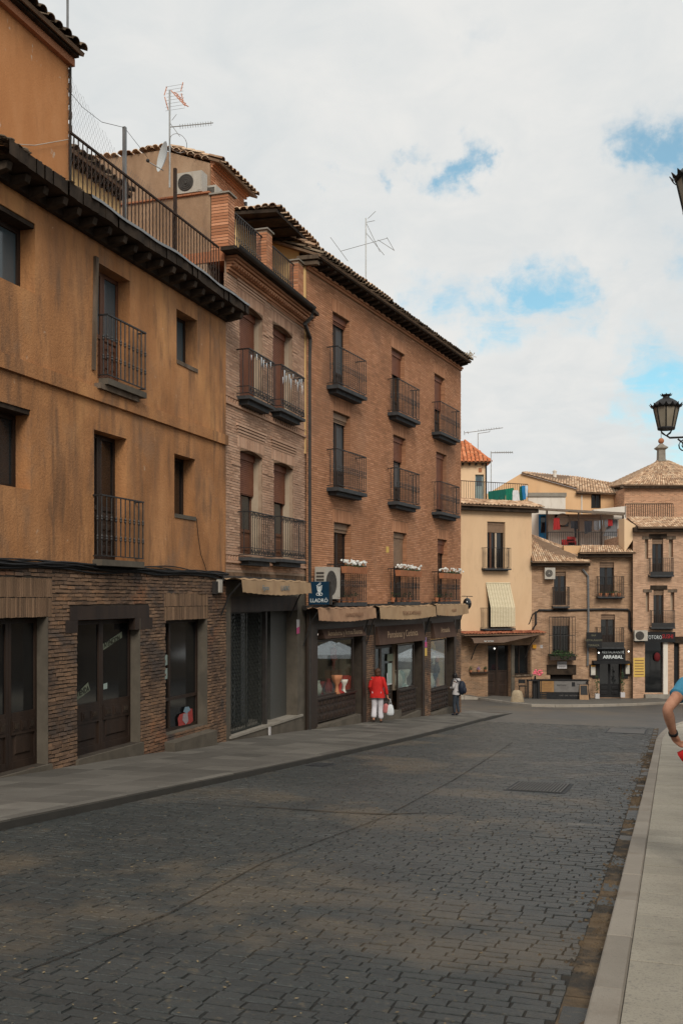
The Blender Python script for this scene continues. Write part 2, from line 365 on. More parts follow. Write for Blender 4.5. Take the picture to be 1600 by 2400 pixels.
SETT = M('tarred_sett', [(0.0218, 0.0275, 0.0284), (0.0306, 0.0369, 0.0370), (0.0404, 0.0468, 0.0457)], 1.2, rough=.42, bump=.6, bscale=45, rnd=.35, spec=.5, rvar=.22,
         stains=((.42, (1, 1, 1), .515, .64, (.125, .098, .066), .62), (.22, (1, 1, 1), .50, .66, (.062, .064, .062), .55), (14, (1, 1, 1), .58, .68, (0.1305, 0.1052, 0.0659), .5), (1.3, (1, 1, 1), .52, .72, (0.0218, 0.0245, 0.0255), .5), (85, (1, 1, 1), .56, .66, (0.1207, 0.1185, 0.1011), .42), (38, (1, 1, 1), .60, .68, (0.0161, 0.0177, 0.0183), .6)))
JOINT = M('sett_joint', [(0.0211, 0.0211, 0.0211), (0.0421, 0.0386, 0.0333)], 3, rough=1, bump=.6, stains=((.42, (1, 1, 1), .5, .62, (0.088, 0.067, 0.045), .8),))
ASPHALT = M('worn_road', [(.05, .05, .047), (.08, .077, .07)], .8, (1, 1, 1), .5, .4, 50, spec=.5, stains=((.25, (1, 1, 1), .5, .65, (.11, .088, .06), .6), (.5, (1, 1, 1), .52, .68, (.035, .035, .036), .6)))
SAND = M('sandy_dirt', [(0.1013, 0.0702, 0.0432), (0.1755, 0.1242, 0.0756)], 8, rough=1, bump=.8, bscale=40, stains=((2.2, (1, 1, 1), .46, .6, (0.0473, 0.0446, 0.0405), .9),))
TILE = M('clay_roof_tile', [(.28, .165, .10), (.42, .27, .17), (.54, .37, .24), (.62, .47, .33)], 1.5, rough=.92, bump=.3, rnd=.7, stains=((1.6, (1, 1, 1), .5, .68, (.22, .17, .125), .5), (4, (1, 1, 1), .6, .7, (.42, .37, .27), .5)))
TILE_OLD = M('mossy_roof_tile', [(.075, .055, .036), (.14, .10, .066), (.22, .165, .115)], 2, rough=.95, bump=.4, rnd=.65, stains=((2.2, (1, 1, 1), .5, .68, (.055, .048, .036), .7),))
TILE_RED = M('bright_terracotta_tile', [(.46, .145, .062), (.55, .19, .085), (.60, .25, .125)], 3, rough=.85, rnd=.6)
TILE_BED = M('tile_bed', [(.14, .09, .058), (.20, .13, .085)], 4, rough=1)
TERRACOTTA = M('terracotta', [(.30, .115, .055), (.40, .17, .085)], 4, rough=.85)
CANVAS = M('sun_bleached_canvas', [(.30, .195, .11), (.38, .26, .155)], 2, (1, 1, 1), .95, .2, 60, stains=((3, (1, 1, .4), .5, .72, (.27, .17, .10), .6),))
CANVAS_BROWN = M('faded_brown_canvas', [(.25, .14, .085), (.36, .22, .135)], 2, rough=.95, bump=.2, stains=((3.5, (1, 1, .4), .5, .7, (.17, .095, .06), .6),))
CANVAS_SIGN = M('brown_sign_cloth', [(.060, .035, .026), (.085, .05, .036)], 3, rough=.9)
CANVAS_DARK = M('umber_canvas', [(.12, .08, .06), (.17, .115, .085)], 2, rough=.95)
WHITE_METAL = M('off_white_enamel', [(0.3698, 0.3362, 0.2891), (0.4438, 0.4102, 0.3564)], 3, rough=.55, stains=((5, (1, 1, .3), .56, .75, (0.2824, 0.2353, 0.1815), .5),))
FANGRILL = M('dark_fan_grille', [(.04, .036, .033), (.075, .066, .058)], 8, rough=.7)
SIGN_BLUE = M('deep_blue_sign', [(0.0048, 0.0240, 0.0496), (0.0072, 0.0336, 0.0656)], 3, rough=.4)
SIGN_WHITE = M('white_lettering', (.62, .66, .66), rough=.6)
GOLD_LET = M('faded_gold_lettering', (.34, .235, .15), rough=.7)
BLUE_LET = M('washed_blue_print', (.105, .15, .175), rough=.9)
BROWN_LET = M('washed_brown_print', (.20, .105, .062), rough=.9)
BLACK = M('matt_black_paint', [(.008, .008, .009), (.016, .016, .017)], 5, rough=.6)
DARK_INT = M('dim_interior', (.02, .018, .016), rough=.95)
GREEN_LEAF = M('dark_leaf', [(.015, .035, .012), (.04, .075, .025)], 8, rough=.7, rnd=.5)
GREEN_FRESH = M('fresh_leaf', [(.03, .10, .03), (.07, .17, .05)], 8, rough=.6, rnd=.5)
PETAL = M('white_petal', [(.62, .63, .60), (.74, .75, .72)], 10, rough=.8, rnd=.3)
SKIN = M('mottled_skin', [(.36, .165, .10), (.47, .235, .15), (.56, .30, .20)], 14, rough=.62, bump=.25, bscale=160, spec=.22, stains=((40, (1, 1, 1), .58, .7, (.30, .13, .08), .4),))  # mottled skin tones, varied by noise
CREAM_DUSTY = M('dusty_cream_reveal', [(.36, .28, .20), (.44, .35, .26)], 2, rough=.95, bump=.2)
SHUTTER_RED = M('red_brown_shutter', [(.15, .055, .030), (.20, .078, .042)], 4, rough=.6)
SHUTTER_TAN = M('tan_shutter', [(.20, .125, .08), (.26, .17, .11)], 4, rough=.6)
CURTAIN = M('dim_curtain', [(.10, .10, .075), (.20, .19, .14)], 9, (1, 1, .05), .95)
TILE_PENT = M('dull_red_tile', [(.16, .045, .025), (.26, .085, .045), (.33, .13, .07)], 3, rough=.9, rnd=.7)
STONE_SAND = M('rough_sandstone', [(.26, .20, .13), (.36, .285, .19)], 5, rough=.95, bump=.6, bscale=25, stains=((3, (1, 1, 1), .5, .7, (.18, .14, .10), .6),))
SETT_PALE = M('pale_sett', [(.12, .115, .105), (.18, .17, .155)], 4, rough=.8, bump=.4, rnd=.5)
PAVE_JOINT = M('pavement_joint', [(.06, .05, .04), (.10, .085, .068)], 6, rough=1, bump=.4)

# ------------------------------------------------------------------ builders
def wall(mb, x0, x1, z0, z1, ops=(), y=0.0, dep=.3, head=True):
    """Front face with real openings and their reveals. ops: (x0, x1, z0, z1[, depth])"""
    xs = sorted({x0, x1, *[min(max(v, x0), x1) for o in ops for v in o[:2]]}); zs = sorted({z0, z1, *[min(max(v, z0), z1) for o in ops for v in o[2:4]]})
    for i in range(len(xs) - 1):
        run = None
        for j in range(len(zs) - 1):
            cx, cz = (xs[i] + xs[i + 1]) / 2, (zs[j] + zs[j + 1]) / 2
            if any(o[0] < cx < o[1] and o[2] < cz < o[3] for o in ops): continue
            mb.quad((xs[i], y, zs[j]), (xs[i + 1], y, zs[j]), (xs[i + 1], y, zs[j + 1]), (xs[i], y, zs[j + 1]))
    for o in ops:
        a, b, c, d = o[:4]; dp = o[4] if len(o) > 4 else dep
        mb.quad((a, y, c), (a, y, d), (a, y + dp, d), (a, y + dp, c))
        mb.quad((b, y, d), (b, y, c), (b, y + dp, c), (b, y + dp, d))
        mb.quad((a, y, d), (b, y, d), (b, y + dp, d), (a, y + dp, d))
        mb.quad((b, y, c), (a, y, c), (a, y + dp, c), (b, y + dp, c))
    return mb
def core(parent, x0, x1, z0, z1, y0, y1, mat, name='inner_wall'):
    return MB().box(x0, x1, y0, y1, z0, z1).build(name, mat, parent)

_brick_meshes = {}
def unit_brick(key, w, d, h, mat, jit=.0, seed=0):
    k = (key, round(w, 3), round(h, 3), mat.name, seed)
    if k not in _brick_meshes:
        rg = random.Random(seed); b = MB(); j = lambda: rg.uniform(-jit, jit)
        b.hexa([(0 + j(), j(), j()), (w + j(), j(), j()), (w, d, 0), (0, d, 0), (j(), j(), h + j()), (w + j(), j(), h + j()), (w, d, h), (0, d, h)])
        _brick_meshes[k] = b.mesh('brick', mat)
    return _brick_meshes[k]
def bricks(parent, regions, holes, mat, bw=.25, bh=.06, joint=.014, proud=.008, jit=.003, y=0.0, limit=300, rank=None, name='brick', solo=True, seed=1, zphase=0.0, skew=0.0):
    """Courses of bricks over rectangles (x0,x1,z0,z1), left out inside holes. The `limit` largest in view are objects, the rest one mesh."""
    rg = random.Random(seed); units = []
    for (x0, x1, z0, z1) in regions:
        n = int(math.floor((z1 - z0) / bh + 1e-6)); hh = bh
        for r in range(n):
            za = z0 + r * hh + joint / 2; zb = z0 + (r + 1) * hh - joint / 2
            segs = [(x0, x1)]
            for h in holes:
                if h[2] < (za + zb) / 2 < h[3]:
                    ns = []
                    for a, b in segs:
                        if h[1] <= a or h[0] >= b: ns.append((a, b)); continue
                        if a < h[0]: ns.append((a, h[0]))
                        if b > h[1]: ns.append((h[1], b))
                    segs = ns
            for a, b in segs:
                x = a - (bw / 2 if (r + seed) % 2 else 0) + rg.uniform(-.02, .02)
                while x < b - .02:
                    w = bw * rg.uniform(.92, 1.08); xa, xb = max(x, a), min(x + w - joint, b)
                    if xb - xa > .03: units.append((xa, xb, za, zb))
                    x += w
    order = sorted(units, key=rank) if rank else units
    solo_n = limit if solo else 0
    for (xa, xb, za, zb) in order[:solo_n]:
        q = max(.05, round((xb - xa) / .02) * .02)
        me = unit_brick(name, q, .03, zb - za, mat, jit, rg.randrange(5))
        o = obj(name, me, parent, loc=(xa, y - proud + rg.uniform(-jit, jit), za + rg.uniform(-jit, jit))); o.scale = ((xb - xa) / q, 1, 1)
    mb = MB()
    for (xa, xb, za, zb) in order[solo_n:]:
        mb.rv = rg.random(); j = lambda: rg.uniform(-jit, jit); p = y - proud + j(); e = skew * rg.uniform(-1, 1)
        n = len(mb.v); q = y + .02
        mb.v += [(xa, p + j(), za + j()), (xb, p + j(), za + j() + e), (xb, q, za), (xa, q, za), (xa, p + j(), zb + j()), (xb, p + j(), zb + j() + e), (xb, q, zb), (xa, q, zb)]
        for f in ((0, 3, 2, 1), (4, 5, 6, 7), (0, 1, 5, 4), (1, 2, 6, 5), (3, 0, 4, 7)): mb.f.append(tuple(n + i for i in f)); mb.r.append(mb.rv)
    if mb.f: mb.build(name + 'work', mat, parent, kind='stuff')
def soldiers(parent, x0, x1, z0, z1, mat, w=.06, y=0.0, proud=.01, rows=1, seed=3, name='soldier_brick'):
    rg = random.Random(seed); h = (z1 - z0) / rows
    for r in range(rows):
        n = max(1, round((x1 - x0) / w)); ww = (x1 - x0) / n
        me = unit_brick(name, ww - .012, .03, h - .012, mat, .003, rg.randrange(4))
        for i in range(n): obj(name, me, parent, loc=(x0 + i * ww + .006, y - proud + rg.uniform(-.004, .004), z0 + r * h + .006 + rg.uniform(-.004, .004)))

def frame_mb(x0, x1, z0, z1, y, w=.06, d=.05, mull=(), trans=()):
    b = MB(); b.box(x0, x0 + w, y, y + d, z0, z1); b.box(x1 - w, x1, y, y + d, z0, z1)
    b.box(x0 + w, x1 - w, y, y + d, z0, z0 + w); b.box(x0 + w, x1 - w, y, y + d, z1 - w, z1)
    for m in mull: b.box(m - w * .55, m + w * .55, y - .006, y + d, z0 + w, z1 - w)
    for t in trans: b.box(x0 + w, x1 - w, y - .004, y + d, t - w * .5, t + w * .5)
    return b
def window(parent, x0, x1, z0, z1, y, fmat=None, gmat=None, mull=True, trans=(), name='window', w=.06):
    fmat = fmat or WOOD; gmat = gmat or GLASS
    ml = [(x0 + x1) / 2] if mull is True else list(mull or [])
    f = frame_mb(x0, x1, z0, z1, y, w, .06, ml, trans).build(name, fmat, parent)
    xs = [x0 + w] + ml + [x1 - w]
    for a, b in zip(xs[:-1], xs[1:]):
        MB().box(a, b, y + .03, y + .04, z0 + w, z1 - w).build('pane', gmat, f)
    return f
def panel_door(parent, x0, x1, z0, z1, y, leaves=2, fmat=None, gmat=None, solid=.35, name='door', panels=(2, 3)):
    """Glazed balcony or shop door: lower part solid with raised panels, upper part glass."""
    fmat = fmat or WOOD; gmat = gmat or GLASS
    W = (x1 - x0) / leaves; d = None
    mbf = MB()
    for i in range(leaves):
        a, b = x0 + i * W, x0 + (i + 1) * W; w = .07; zs = z0 + (z1 - z0) * solid
        for q in ((a, a + w, z0, z1), (b - w, b, z0, z1), (a + w, b - w, z1 - w, z1), (a + w, b - w, z0, z0 + w * 1.6), (a + w, b - w, zs - w / 2, zs + w / 2)):
            mbf.box(q[0] + .003, q[1] - .003, y, y + .05, q[2], q[3])
        mbf.box(a + w, b - w, y + .022, y + .05, z0 + w * 1.6, zs - w / 2)
    d = mbf.build(name, fmat, parent)
    for i in range(leaves):
        a, b = x0 + i * W + .07, x0 + (i + 1) * W - .07; zs = z0 + (z1 - z0) * solid
        MB().box(a, b, y + .025, y + .035, zs + .035, z1 - .07).build('pane', gmat, d)
        nx, nz = panels; pw = (b - a) / nx; ph = (zs - .04 - z0 - .115) / nz
        for ix in range(nx):
            for iz in range(nz):
                px, pz = a + ix * pw, z0 + .115 + iz * ph
                if pw < .05 or ph < .05: continue
                t = MB(); q = min(pw, ph) * .14; e = q + .03
                t.hexa([(px + q, y + .022, pz + q), (px + pw - q, y + .022, pz + q), (px + pw - q, y + .0222, pz + ph - q), (px + q, y + .0222, pz + ph - q)] * 2) if False else None
                n = len(t.v)
                t.v += [(px + q, y + .024, pz + q), (px + pw - q, y + .024, pz + q), (px + pw - q, y + .024, pz + ph - q), (px + q, y + .024, pz + ph - q),
                        (px + e, y + .002, pz + e), (px + pw - e, y + .002, pz + e), (px + pw - e, y + .002, pz + ph - e), (px + e, y + .002, pz + ph - e)]
                for f in ((4, 5, 6, 7), (0, 1, 5, 4), (1, 2, 6, 5), (2, 3, 7, 6), (3, 0, 4, 7)): t.f.append(tuple(n + k for k in f)); t.r.append(0)
                t.build('panel', fmat, d)
    return d
def roller(parent, x0, x1, z0, z1, y, mat, slat=.045):
    b = MB().box(x0, x1, y, y + .12, z1 - .16, z1).build('shutter_box', mat, parent)
    n = int((z1 - .16 - z0) / slat)
    if n <= 0: return b
    mb = MB()
    for i in range(n):
        z = z1 - .16 - (i + 1) * slat
        mb.box(x0 + .01, x1 - .01, y + .03, y + .045, z + .004, z + slat - .003)
    mb.box(x0 + .01, x1 - .01, y + .045, y + .05, z0, z1 - .16)
    o = mb.build('roller_slats', mat, b, kind='stuff'); return b
_barm = {}
def bar_mesh(h, r, mat, collars=(), n=6):
    k = (round(h, 3), round(r, 4), mat.name, collars, n)
    if k not in _barm:
        if collars:
            prof = [(r, 0)]
            for c in collars:
                z = h * c; prof += [(r, z - .05), (r * 2.0, z - .02), (r * 1.5, z), (r * 2.0, z + .02), (r, z + .05)]
            prof += [(r, h)]
            _barm[k] = MB().lathe(prof, n=n).mesh('bar', mat)
        else: _barm[k] = MB().lathe([(r, 0), (r, h)], n=n).mesh('bar', mat)
    return _barm[k]
def scroll_pts(cx, cz, r, y, turns=1.4, flip=1, n=14, start=0.0):
    out = []
    for i in range(n + 1):
        q = i / n; a = start + flip * turns * 2 * math.pi * q; rr = r * (1 - .75 * q)
        out.append((cx + rr * math.cos(a), y, cz + rr * math.sin(a)))
    return out
def balcony(parent, x0, x1, z0, dep, h=1.0, nbar=14, nside=2, slab=.09, slab_mat=None, mat=None, r=.011, collars=(), mid=(), under=0.0, scroll=False, over=.03, side_l=True):
    mat = mat or IRON; slab_mat = slab_mat or IRON_SLAB
    s = MB().box(x0 - over, x1 + over, -dep - over, .02, z0 - slab, z0)
    if under: s.box(x0 + .1, x1 - .1, -dep * .75, .02, z0 - slab - under, z0 - slab - .001)
    s = s.build('balcony', slab_mat, parent)
    t = MB(); path = [(x0, 0, z0 + h), (x0, -dep, z0 + h), (x1, -dep, z0 + h), (x1, 0, z0 + h)]
    def rail(z, w, hh):
        t.box(x0 - w, x0 + w, -dep + w, .01, z - hh, z + hh); t.box(x1 - w, x1 + w, -dep + w, .01, z - hh, z + hh); t.box(x0 - w, x1 + w, -dep - w, -dep + w, z - hh, z + hh)
    rail(z0 + h, .016, .012); t.build('handrail', mat, s); t = MB(); rail(z0 + .06, .011, .008); t.build('lower_rail', mat, s)
    bm = bar_mesh(h - .06, r, mat, tuple(collars)); plain = bar_mesh(h - .06, r, mat)
    for i in range(nbar + 1):
        x = x0 + (x1 - x0) * i / nbar; obj('bar', bm, s, loc=(x, -dep, z0 + .06))
    for i in range(1, nside + 1):
        for xx in (x0, x1): obj('bar', plain if nside > 3 else bm, s, loc=(xx, -dep + dep * i / (nside + 1), z0 + .06))
    if scroll:
        for k in range(nbar):
            w = (x1 - x0) / nbar; cx = x0 + (k + .5) * w
            q = MB(); q.tube(scroll_pts(cx, z0 + h - .055, w * .36, -dep, 1.3, 1 if k % 2 else -1, 10), .007, 4)
            q.blob((cx - w * .3, -dep, z0 + h - .12), .016, 5, 3); q.build('scroll', mat, s)
        nb = max(2, int((x1 - x0) / .16)); w = (x1 - x0) / nb
        for k in range(nb):
            cx = x0 + (k + .5) * w
            q = MB(); q.tube(scroll_pts(cx - w * .2, z0 + .135, .058, -dep, 1.4, 1, 11), .008, 4); q.tube(scroll_pts(cx + w * .2, z0 + .105, .045, -dep, 1.4, -1, 11, math.pi), .008, 4)
            q.build('scroll', mat, s)
        MB().box(x0, x1, -dep - .009, -dep + .009, z0 + .20, z0 + .215).build('lower_rail', mat, s); MB().box(x0 - .009, x0 + .009, -dep + .01, 0, z0 + .20, z0 + .215).build('lower_rail', mat, s)
    return s

_tilem = {}
def tile_mesh(w, ln, mat, seed=0):
    k = (round(w, 3), round(ln, 3), mat.name, seed)
    if k not in _tilem:
        b = MB(); n = 6; r0, r1 = w * .5, w * .42
        for yy, r in ((0, r0), (ln, r1)):
            for i in range(n + 1):
                a = math.pi * i / n; b.v.append((-r * math.cos(a), yy, r * .75 * math.sin(a)))
        for yy, r in ((0, r0 - .016), ):
            for i in range(n + 1):
                a = math.pi * i / n; b.v.append((-r * math.cos(a), yy, r * .75 * math.sin(a)))
        for i in range(n):
            b.f.append((i, i + 1, n + 2 + i, n + 1 + i)); b.r.append(0)
            b.f.append((i + 1, i, 2 * n + 2 + i, 2 * n + 3 + i)); b.r.append(0)
        _tilem[k] = b.mesh('tile', mat, True)
    return _tilem[k]
def tiles(parent, o, e, u, W, L, mat, inside=None, w=.21, ln=.40, lap=.30, edge_solo=0, bed=True, seed=5, name='roof_tiles', bedpoly=None, jit=.012):
    """Barrel tiles on a slope: o eave corner, e unit vector along the eave, u unit vector up the slope. edge_solo rows are objects of their own."""
    rg = random.Random(seed); o, e, u = Vector(o), Vector(e).normalized(), Vector(u).normalized(); nrm = e.cross(u).normalized()
    if nrm.z < 0: nrm = -nrm
    nc = max(1, int(W / w)); nr = max(1, int(L / lap)); cw = W / nc
    mb = MB(); mb.sm = True; n = 4
    cut = inside or (lambda a, b: True)
    for c in range(nc):
        for r in range(nr):
            a, b = (c + .5) * cw, r * lap
            if not cut(a, b + lap * .5): continue
            up = .035 + rg.uniform(-jit, jit); p = o + e * (a + rg.uniform(-jit, jit)) + u * (b - .04 + rg.uniform(-jit, jit)) + nrm * up
            if r < edge_solo:
                t = obj('tile', tile_mesh(cw * .92, ln, mat), parent)
                rot = Matrix((e, u, nrm)).transposed().to_4x4(); t.matrix_local = Matrix.Translation(p) @ rot
                continue
            mb.rv = rg.random(); base = len(mb.v)
            for (q, rr, lift) in ((0, cw * .46, .022), (ln, cw * .38, 0)):
                for i in range(n + 1):
                    g = math.pi * i / n
                    mb.v.append(tuple(p + e * (-rr * math.cos(g)) + u * q + nrm * (rr * .75 * math.sin(g) + lift)))
            for i in range(n): mb.f.append((base + i, base + i + 1, base + n + 2 + i, base + n + 1 + i)); mb.r.append(mb.rv)
            # the tile's own butt end
            base2 = len(mb.v)
            rr = cw * .46
            for i in range(n + 1):
                g = math.pi * i / n
                mb.v.append(tuple(p + e * (-(rr - .02) * math.cos(g)) + nrm * ((rr - .02) * .75 * math.sin(g))))
            for i in range(n): mb.f.append((base + i + 1, base + i, base2 + i, base2 + i + 1)); mb.r.append(mb.rv)
    if mb.f: mb.build(name, mat, parent, kind='stuff')
    if bed:
        pts = bedpoly or [(0, 0), (W, 0), (W, L), (0, L)]
        t = MB(); t.poly([tuple(o + e * a + u * b) for a, b in pts]); t.poly([tuple(o + e * a + u * b - nrm * .06) for a, b in pts][::-1])
        for i in range(len(pts)):
            (a, b), (c, d) = pts[i], pts[(i + 1) % len(pts)]
            A, B = o + e * a + u * b, o + e * c + u * d
            t.quad(tuple(A), tuple(A - nrm * .06), tuple(B - nrm * .06), tuple(B))
        t.build('roof_deck', TILE_BED, parent)

def text(parent, s, x, z, size, y, mat, name='lettering', shear=0.0, align='CENTER', wide=1.0, depth=.004, bold=0.0, rot=None, loc=None):
    cu = bpy.data.curves.new('text', 'FONT'); cu.body = s; cu.size = size; cu.align_x = align; cu.align_y = 'CENTER'; cu.shear = shear
    cu.extrude = depth / 2; cu.offset = bold; cu.resolution_u = 2
    to = bpy.data.objects.new('text', cu); COL.objects.link(to)
    bpy.context.view_layer.update()
    dg = bpy.context.evaluated_depsgraph_get(); me = bpy.data.meshes.new_from_object(to.evaluated_get(dg))
    bpy.data.objects.remove(to); bpy.data.curves.remove(cu)
    me.name = name; me.materials.clear(); me.materials.append(mat)
    o = obj(name, me, parent, loc=loc or (x, y, z), rot=rot or (math.pi / 2, 0, 0)); o.scale = (wide, 1, 1)
    return o
def leaves(mb, c, rad, n, size, rg):
    for _ in range(n):
        d = Vector((rg.gauss(0, 1), rg.gauss(0, 1), rg.gauss(0, 1))).normalized() * rg.random() ** .4
        p = Vector(c) + Vector((d.x * rad[0], d.y * rad[1], d.z * rad[2]))
        a = Vector((rg.gauss(0, 1), rg.gauss(0, 1), rg.gauss(0, 1))).normalized(); b = a.orthogonal().normalized()
        s = size * rg.uniform(.6, 1.3); mb.rv = rg.random()
        mb.quad(tuple(p - a * s), tuple(p + b * s * .5), tuple(p + a * s), tuple(p - b * s * .5))

# ================================================================== ground, road, pavements
S_KL, S_KR = -6.16, -.36                    # kerb faces, metres across the street
def sheet(name, pts_fn, ts_, ss_, mat, kind='structure'):
    mb = MB(); nt, ns = len(ts_), len(ss_)
    for t in ts_:
        for s in ss_: mb.v.append(pts_fn(t, s))
    for i in range(nt - 1):
        for j in range(ns - 1):
            a = i * ns + j; mb.f.append((a, a + 1, a + ns + 1, a + ns)); mb.r.append(0)
    o = mb.build(name, mat, None, kind=kind); return o
gnd = sheet('ground', lambda t, s: ts(t, s, road_z(min(max(t, -30), 75)) - .25), [-900, -200, -60, -30, -10, 0, 10, 20, 30, 40, 50, 60, 75, 150, 400, 1200], [-1200, -300, -60, -20, 0, 20, 60, 300, 1200], ASPHALT)
road = sheet('road', lambda t, s: ts(t, s, road_z(t)), [-8 + 1.5 * i for i in range(66)], [-45, -20, -12, -9, -6.3, -3, -.3, 3, 8, 14, 25, 45], ASPHALT)
# bed under the setts
bed = MB()
for i in range(60):
    t0, t1 = -3 + i * .8, -3 + (i + 1) * .8
    if t1 > 34: break
    bed.quad(ts(t0, S_KL, road_z(t0) + .0195), ts(t0, S_KR, road_z(t0) + .0195), ts(t1, S_KR, road_z(t1) + .0195), ts(t1, S_KL, road_z(t1) + .0195))
bed.build('sett_bed', JOINT, road)
# setts laid in courses across the street
rg = random.Random(11)
GRATES = []
def add_grate_zone(px0, px1, py0, py1):
    a = [to_ts(ground(px, py)) for px, py in ((px0, py1), (px1, py1), (px1, py0), (px0, py0))]
    GRATES.append((min(q[0] for q in a), max(q[0] for q in a), min(q[1] for q in a), max(q[1] for q in a)))
setts = []
t = 1.6; row = 0
while t < 34:
    d = .097 * rg.uniform(.93, 1.07); s = S_KL + .04 + rg.uniform(-.2, 0)
    while s < S_KR - .16:
        w = .185 * rg.uniform(.8, 1.2)
        if abs(s - (-3.05)) < .02: pass
        sa, sb = max(s, S_KL + .03), min(s + w - .004, S_KR - .145)
        if sb - sa > .05: setts.append((t, t + d - .006, sa, sb))
        s += w
    t += d; row += 1
# gutter course of longer blocks along the right kerb
t = 1.5
while t < 34:
    l = rg.uniform(.2, .34); setts.append((t, t + l - .010, S_KR - .14, S_KR - .01)); t += l
def sett_verts(t0, t1, s0, s1, r):
    c = (t0 + t1) / 2; hgt = .021 + r.uniform(-.003, .003); b = .005
    tl = [r.uniform(-.002, .002) for _ in range(4)]
    zb = lambda t_: road_z(t_) + .004
    lo = [(t0, s0), (t0, s1), (t1, s1), (t1, s0)]
    hi = [(t0 + b, s0 + b), (t0 + b, s1 - b), (t1 - b, s1 - b), (t1 - b, s0 + b)]
    return [ts(a, q, zb(a)) for a, q in lo] + [ts(a + r.uniform(-.004, .004), q + r.uniform(-.004, .004), zb(a) + hgt + tl[i]) for i, (a, q) in enumerate(hi)]
SF = ((0, 1, 5, 4), (1, 2, 6, 5), (2, 3, 7, 6), (3, 0, 4, 7), (4, 5, 6, 7))
def px_of(t, s):
    p = ts(t, s, road_z(t)); v = (p[0], p[1], p[2] - CAM_H)
    return 800 + FPX * v[0] / v[1], HORIZON - FPX * v[2] / v[1]
inview = []
for q in setts:
    x, y = px_of((q[0] + q[1]) / 2, (q[2] + q[3]) / 2)
    if q[0] > 1.5 and -120 < x < 1720 and y < 2480: inview.append(q)
worn = lambda q: (q[3] > S_KR - .06) and rg.random() < .62      # missing blocks in the gutter show sand
near = sorted(inview, key=lambda q: q[0])
mb = MB(); k = 0
for q in near:
    if worn(q): continue
    if k < 290:
        m = MB(); m.v = sett_verts(*q, rg); c = Vector(m.v[0]); m.v = [tuple(Vector(v) - c) for v in m.v]
        m.f = list(SF); m.r = [0] * 5
        m.build('sett', SETT, road, loc=tuple(c)); k += 1
    else:
        mb.rv = rg.random(); n = len(mb.v); mb.v += sett_verts(*q, rg)
        for f in SF: mb.f.append(tuple(n + i for i in f)); mb.r.append(mb.rv)
mb.build('sett_paving', SETT, road, kind='stuff')
# sand and broken grit in the worn gutter
gm = MB()
for i in range(1900):
    tt = 1.6 + 26 * rg.random() ** 1.7; ss = S_KR - .02 - abs(rg.gauss(0, .10)); z = road_z(tt) + .022
    if math.sin(tt * 2.3) + math.sin(tt * .9 + 1) < -.2: continue
    r_ = rg.uniform(.006, .022) * (1 if tt < 12 else 1.4); gm.rv = rg.random(); n = len(gm.v)
    a0 = rg.random() * 6
    ring = [ts(tt + r_ * math.cos(a0 + k * 1.257) * rg.uniform(.7, 1.2), ss + r_ * math.sin(a0 + k * 1.257) * rg.uniform(.7, 1.2), z) for k in range(5)]
    gm.v += ring + [ts(tt, ss, z + r_ * .9)]
    for k in range(5): gm.f.append((n + k, n + (k + 1) % 5, n + 5)); gm.r.append(gm.rv)
gm.build('gutter_grit', SAND, road, kind='stuff')
gs = MB()
for i in range(54):
    a = 1.5 + i * .6; b = a + .62
    gs.quad(ts(a, S_KR - .145, road_z(a) + .0225), ts(a, S_KR, road_z(a) + .0225), ts(b, S_KR, road_z(b) + .0225), ts(b, S_KR - .145, road_z(b) + .0225))
gs.build('gutter_sand', SAND, road)

# --- right pavement: kerbstones, then granite slabs
KH = .12
rp = MB()
for i in range(40):
    a = -3 + i * .8; b = a + .8
    if a > 27.5: break
    rp.quad(ts(a, S_KR + .02, road_z(a) + KH - .012), ts(a, 9, road_z(a) + KH - .012), ts(b, 9, road_z(b) + KH - .012), ts(b, S_KR + .02, road_z(b) + KH - .012))
pav_r = rp.build('pavement_right', PAVE_JOINT, None, kind='structure')
def slab(parent, corners, h0, h1, mat, name, bev=.008, rr=None, gap=.006):
    """corners: four (t, s); a stone with a chamfered top edge"""
    c = (sum(q[0] for q in corners) / 4, sum(q[1] for q in corners) / 4)
    def inn(q, g):
        d = math.hypot(q[0] - c[0], q[1] - c[1]); dx, dy = (q[0] - c[0]), (q[1] - c[1])
        return (q[0] - math.copysign(g, dx), q[1] - math.copysign(g, dy))
    j = (rr.uniform(-.003, .003) if rr else 0)
    A = [inn(q, gap / 2) for q in corners]; B = [inn(q, gap / 2 + bev) for q in corners]
    v = [ts(a, s, road_z(a) + h0) for a, s in A] + [ts(a, s, road_z(a) + h1 - bev + j) for a, s in A] + [ts(a, s, road_z(a) + h1 + j) for a, s in B]
    o = Vector(v[0]); m = MB(); m.v = [tuple(Vector(p) - o) for p in v]
    for i in range(4):
        k = (i + 1) % 4; m.f += [(i, k, 4 + k, 4 + i), (4 + i, 4 + k, 8 + k, 8 + i)]
    m.f.append((8, 9, 10, 11)); m.r = [0] * len(m.f)
    return m.build(name, mat, parent, loc=tuple(o))
t = 1.0; rk = random.Random(4)
while t < 25.5:
    l = rk.uniform(.92, 1.12); slab(pav_r, [(t, S_KR), (t, S_KR + .15), (t + l, S_KR + .15), (t + l, S_KR)], -.05, KH, KERB, 'kerbstone', .010, rk, .004); t += l
t = 1.2
while t < 25.2:
    l = rk.choice((.36, .40, .44)); s = S_KR + .151; first = True
    while s < (2.2 if t < 8 else 1.6):
        w = rk.uniform(.75, 1.2); x, y = px_of(t + l / 2, s)
        if x < 1720: slab(pav_r, [(t, s), (t, s + w), (t + l, s + w), (t + l, s)], .04, KH, PAVE_LIGHT, 'slab', .003, rk, .005)
        s += w
    t += l
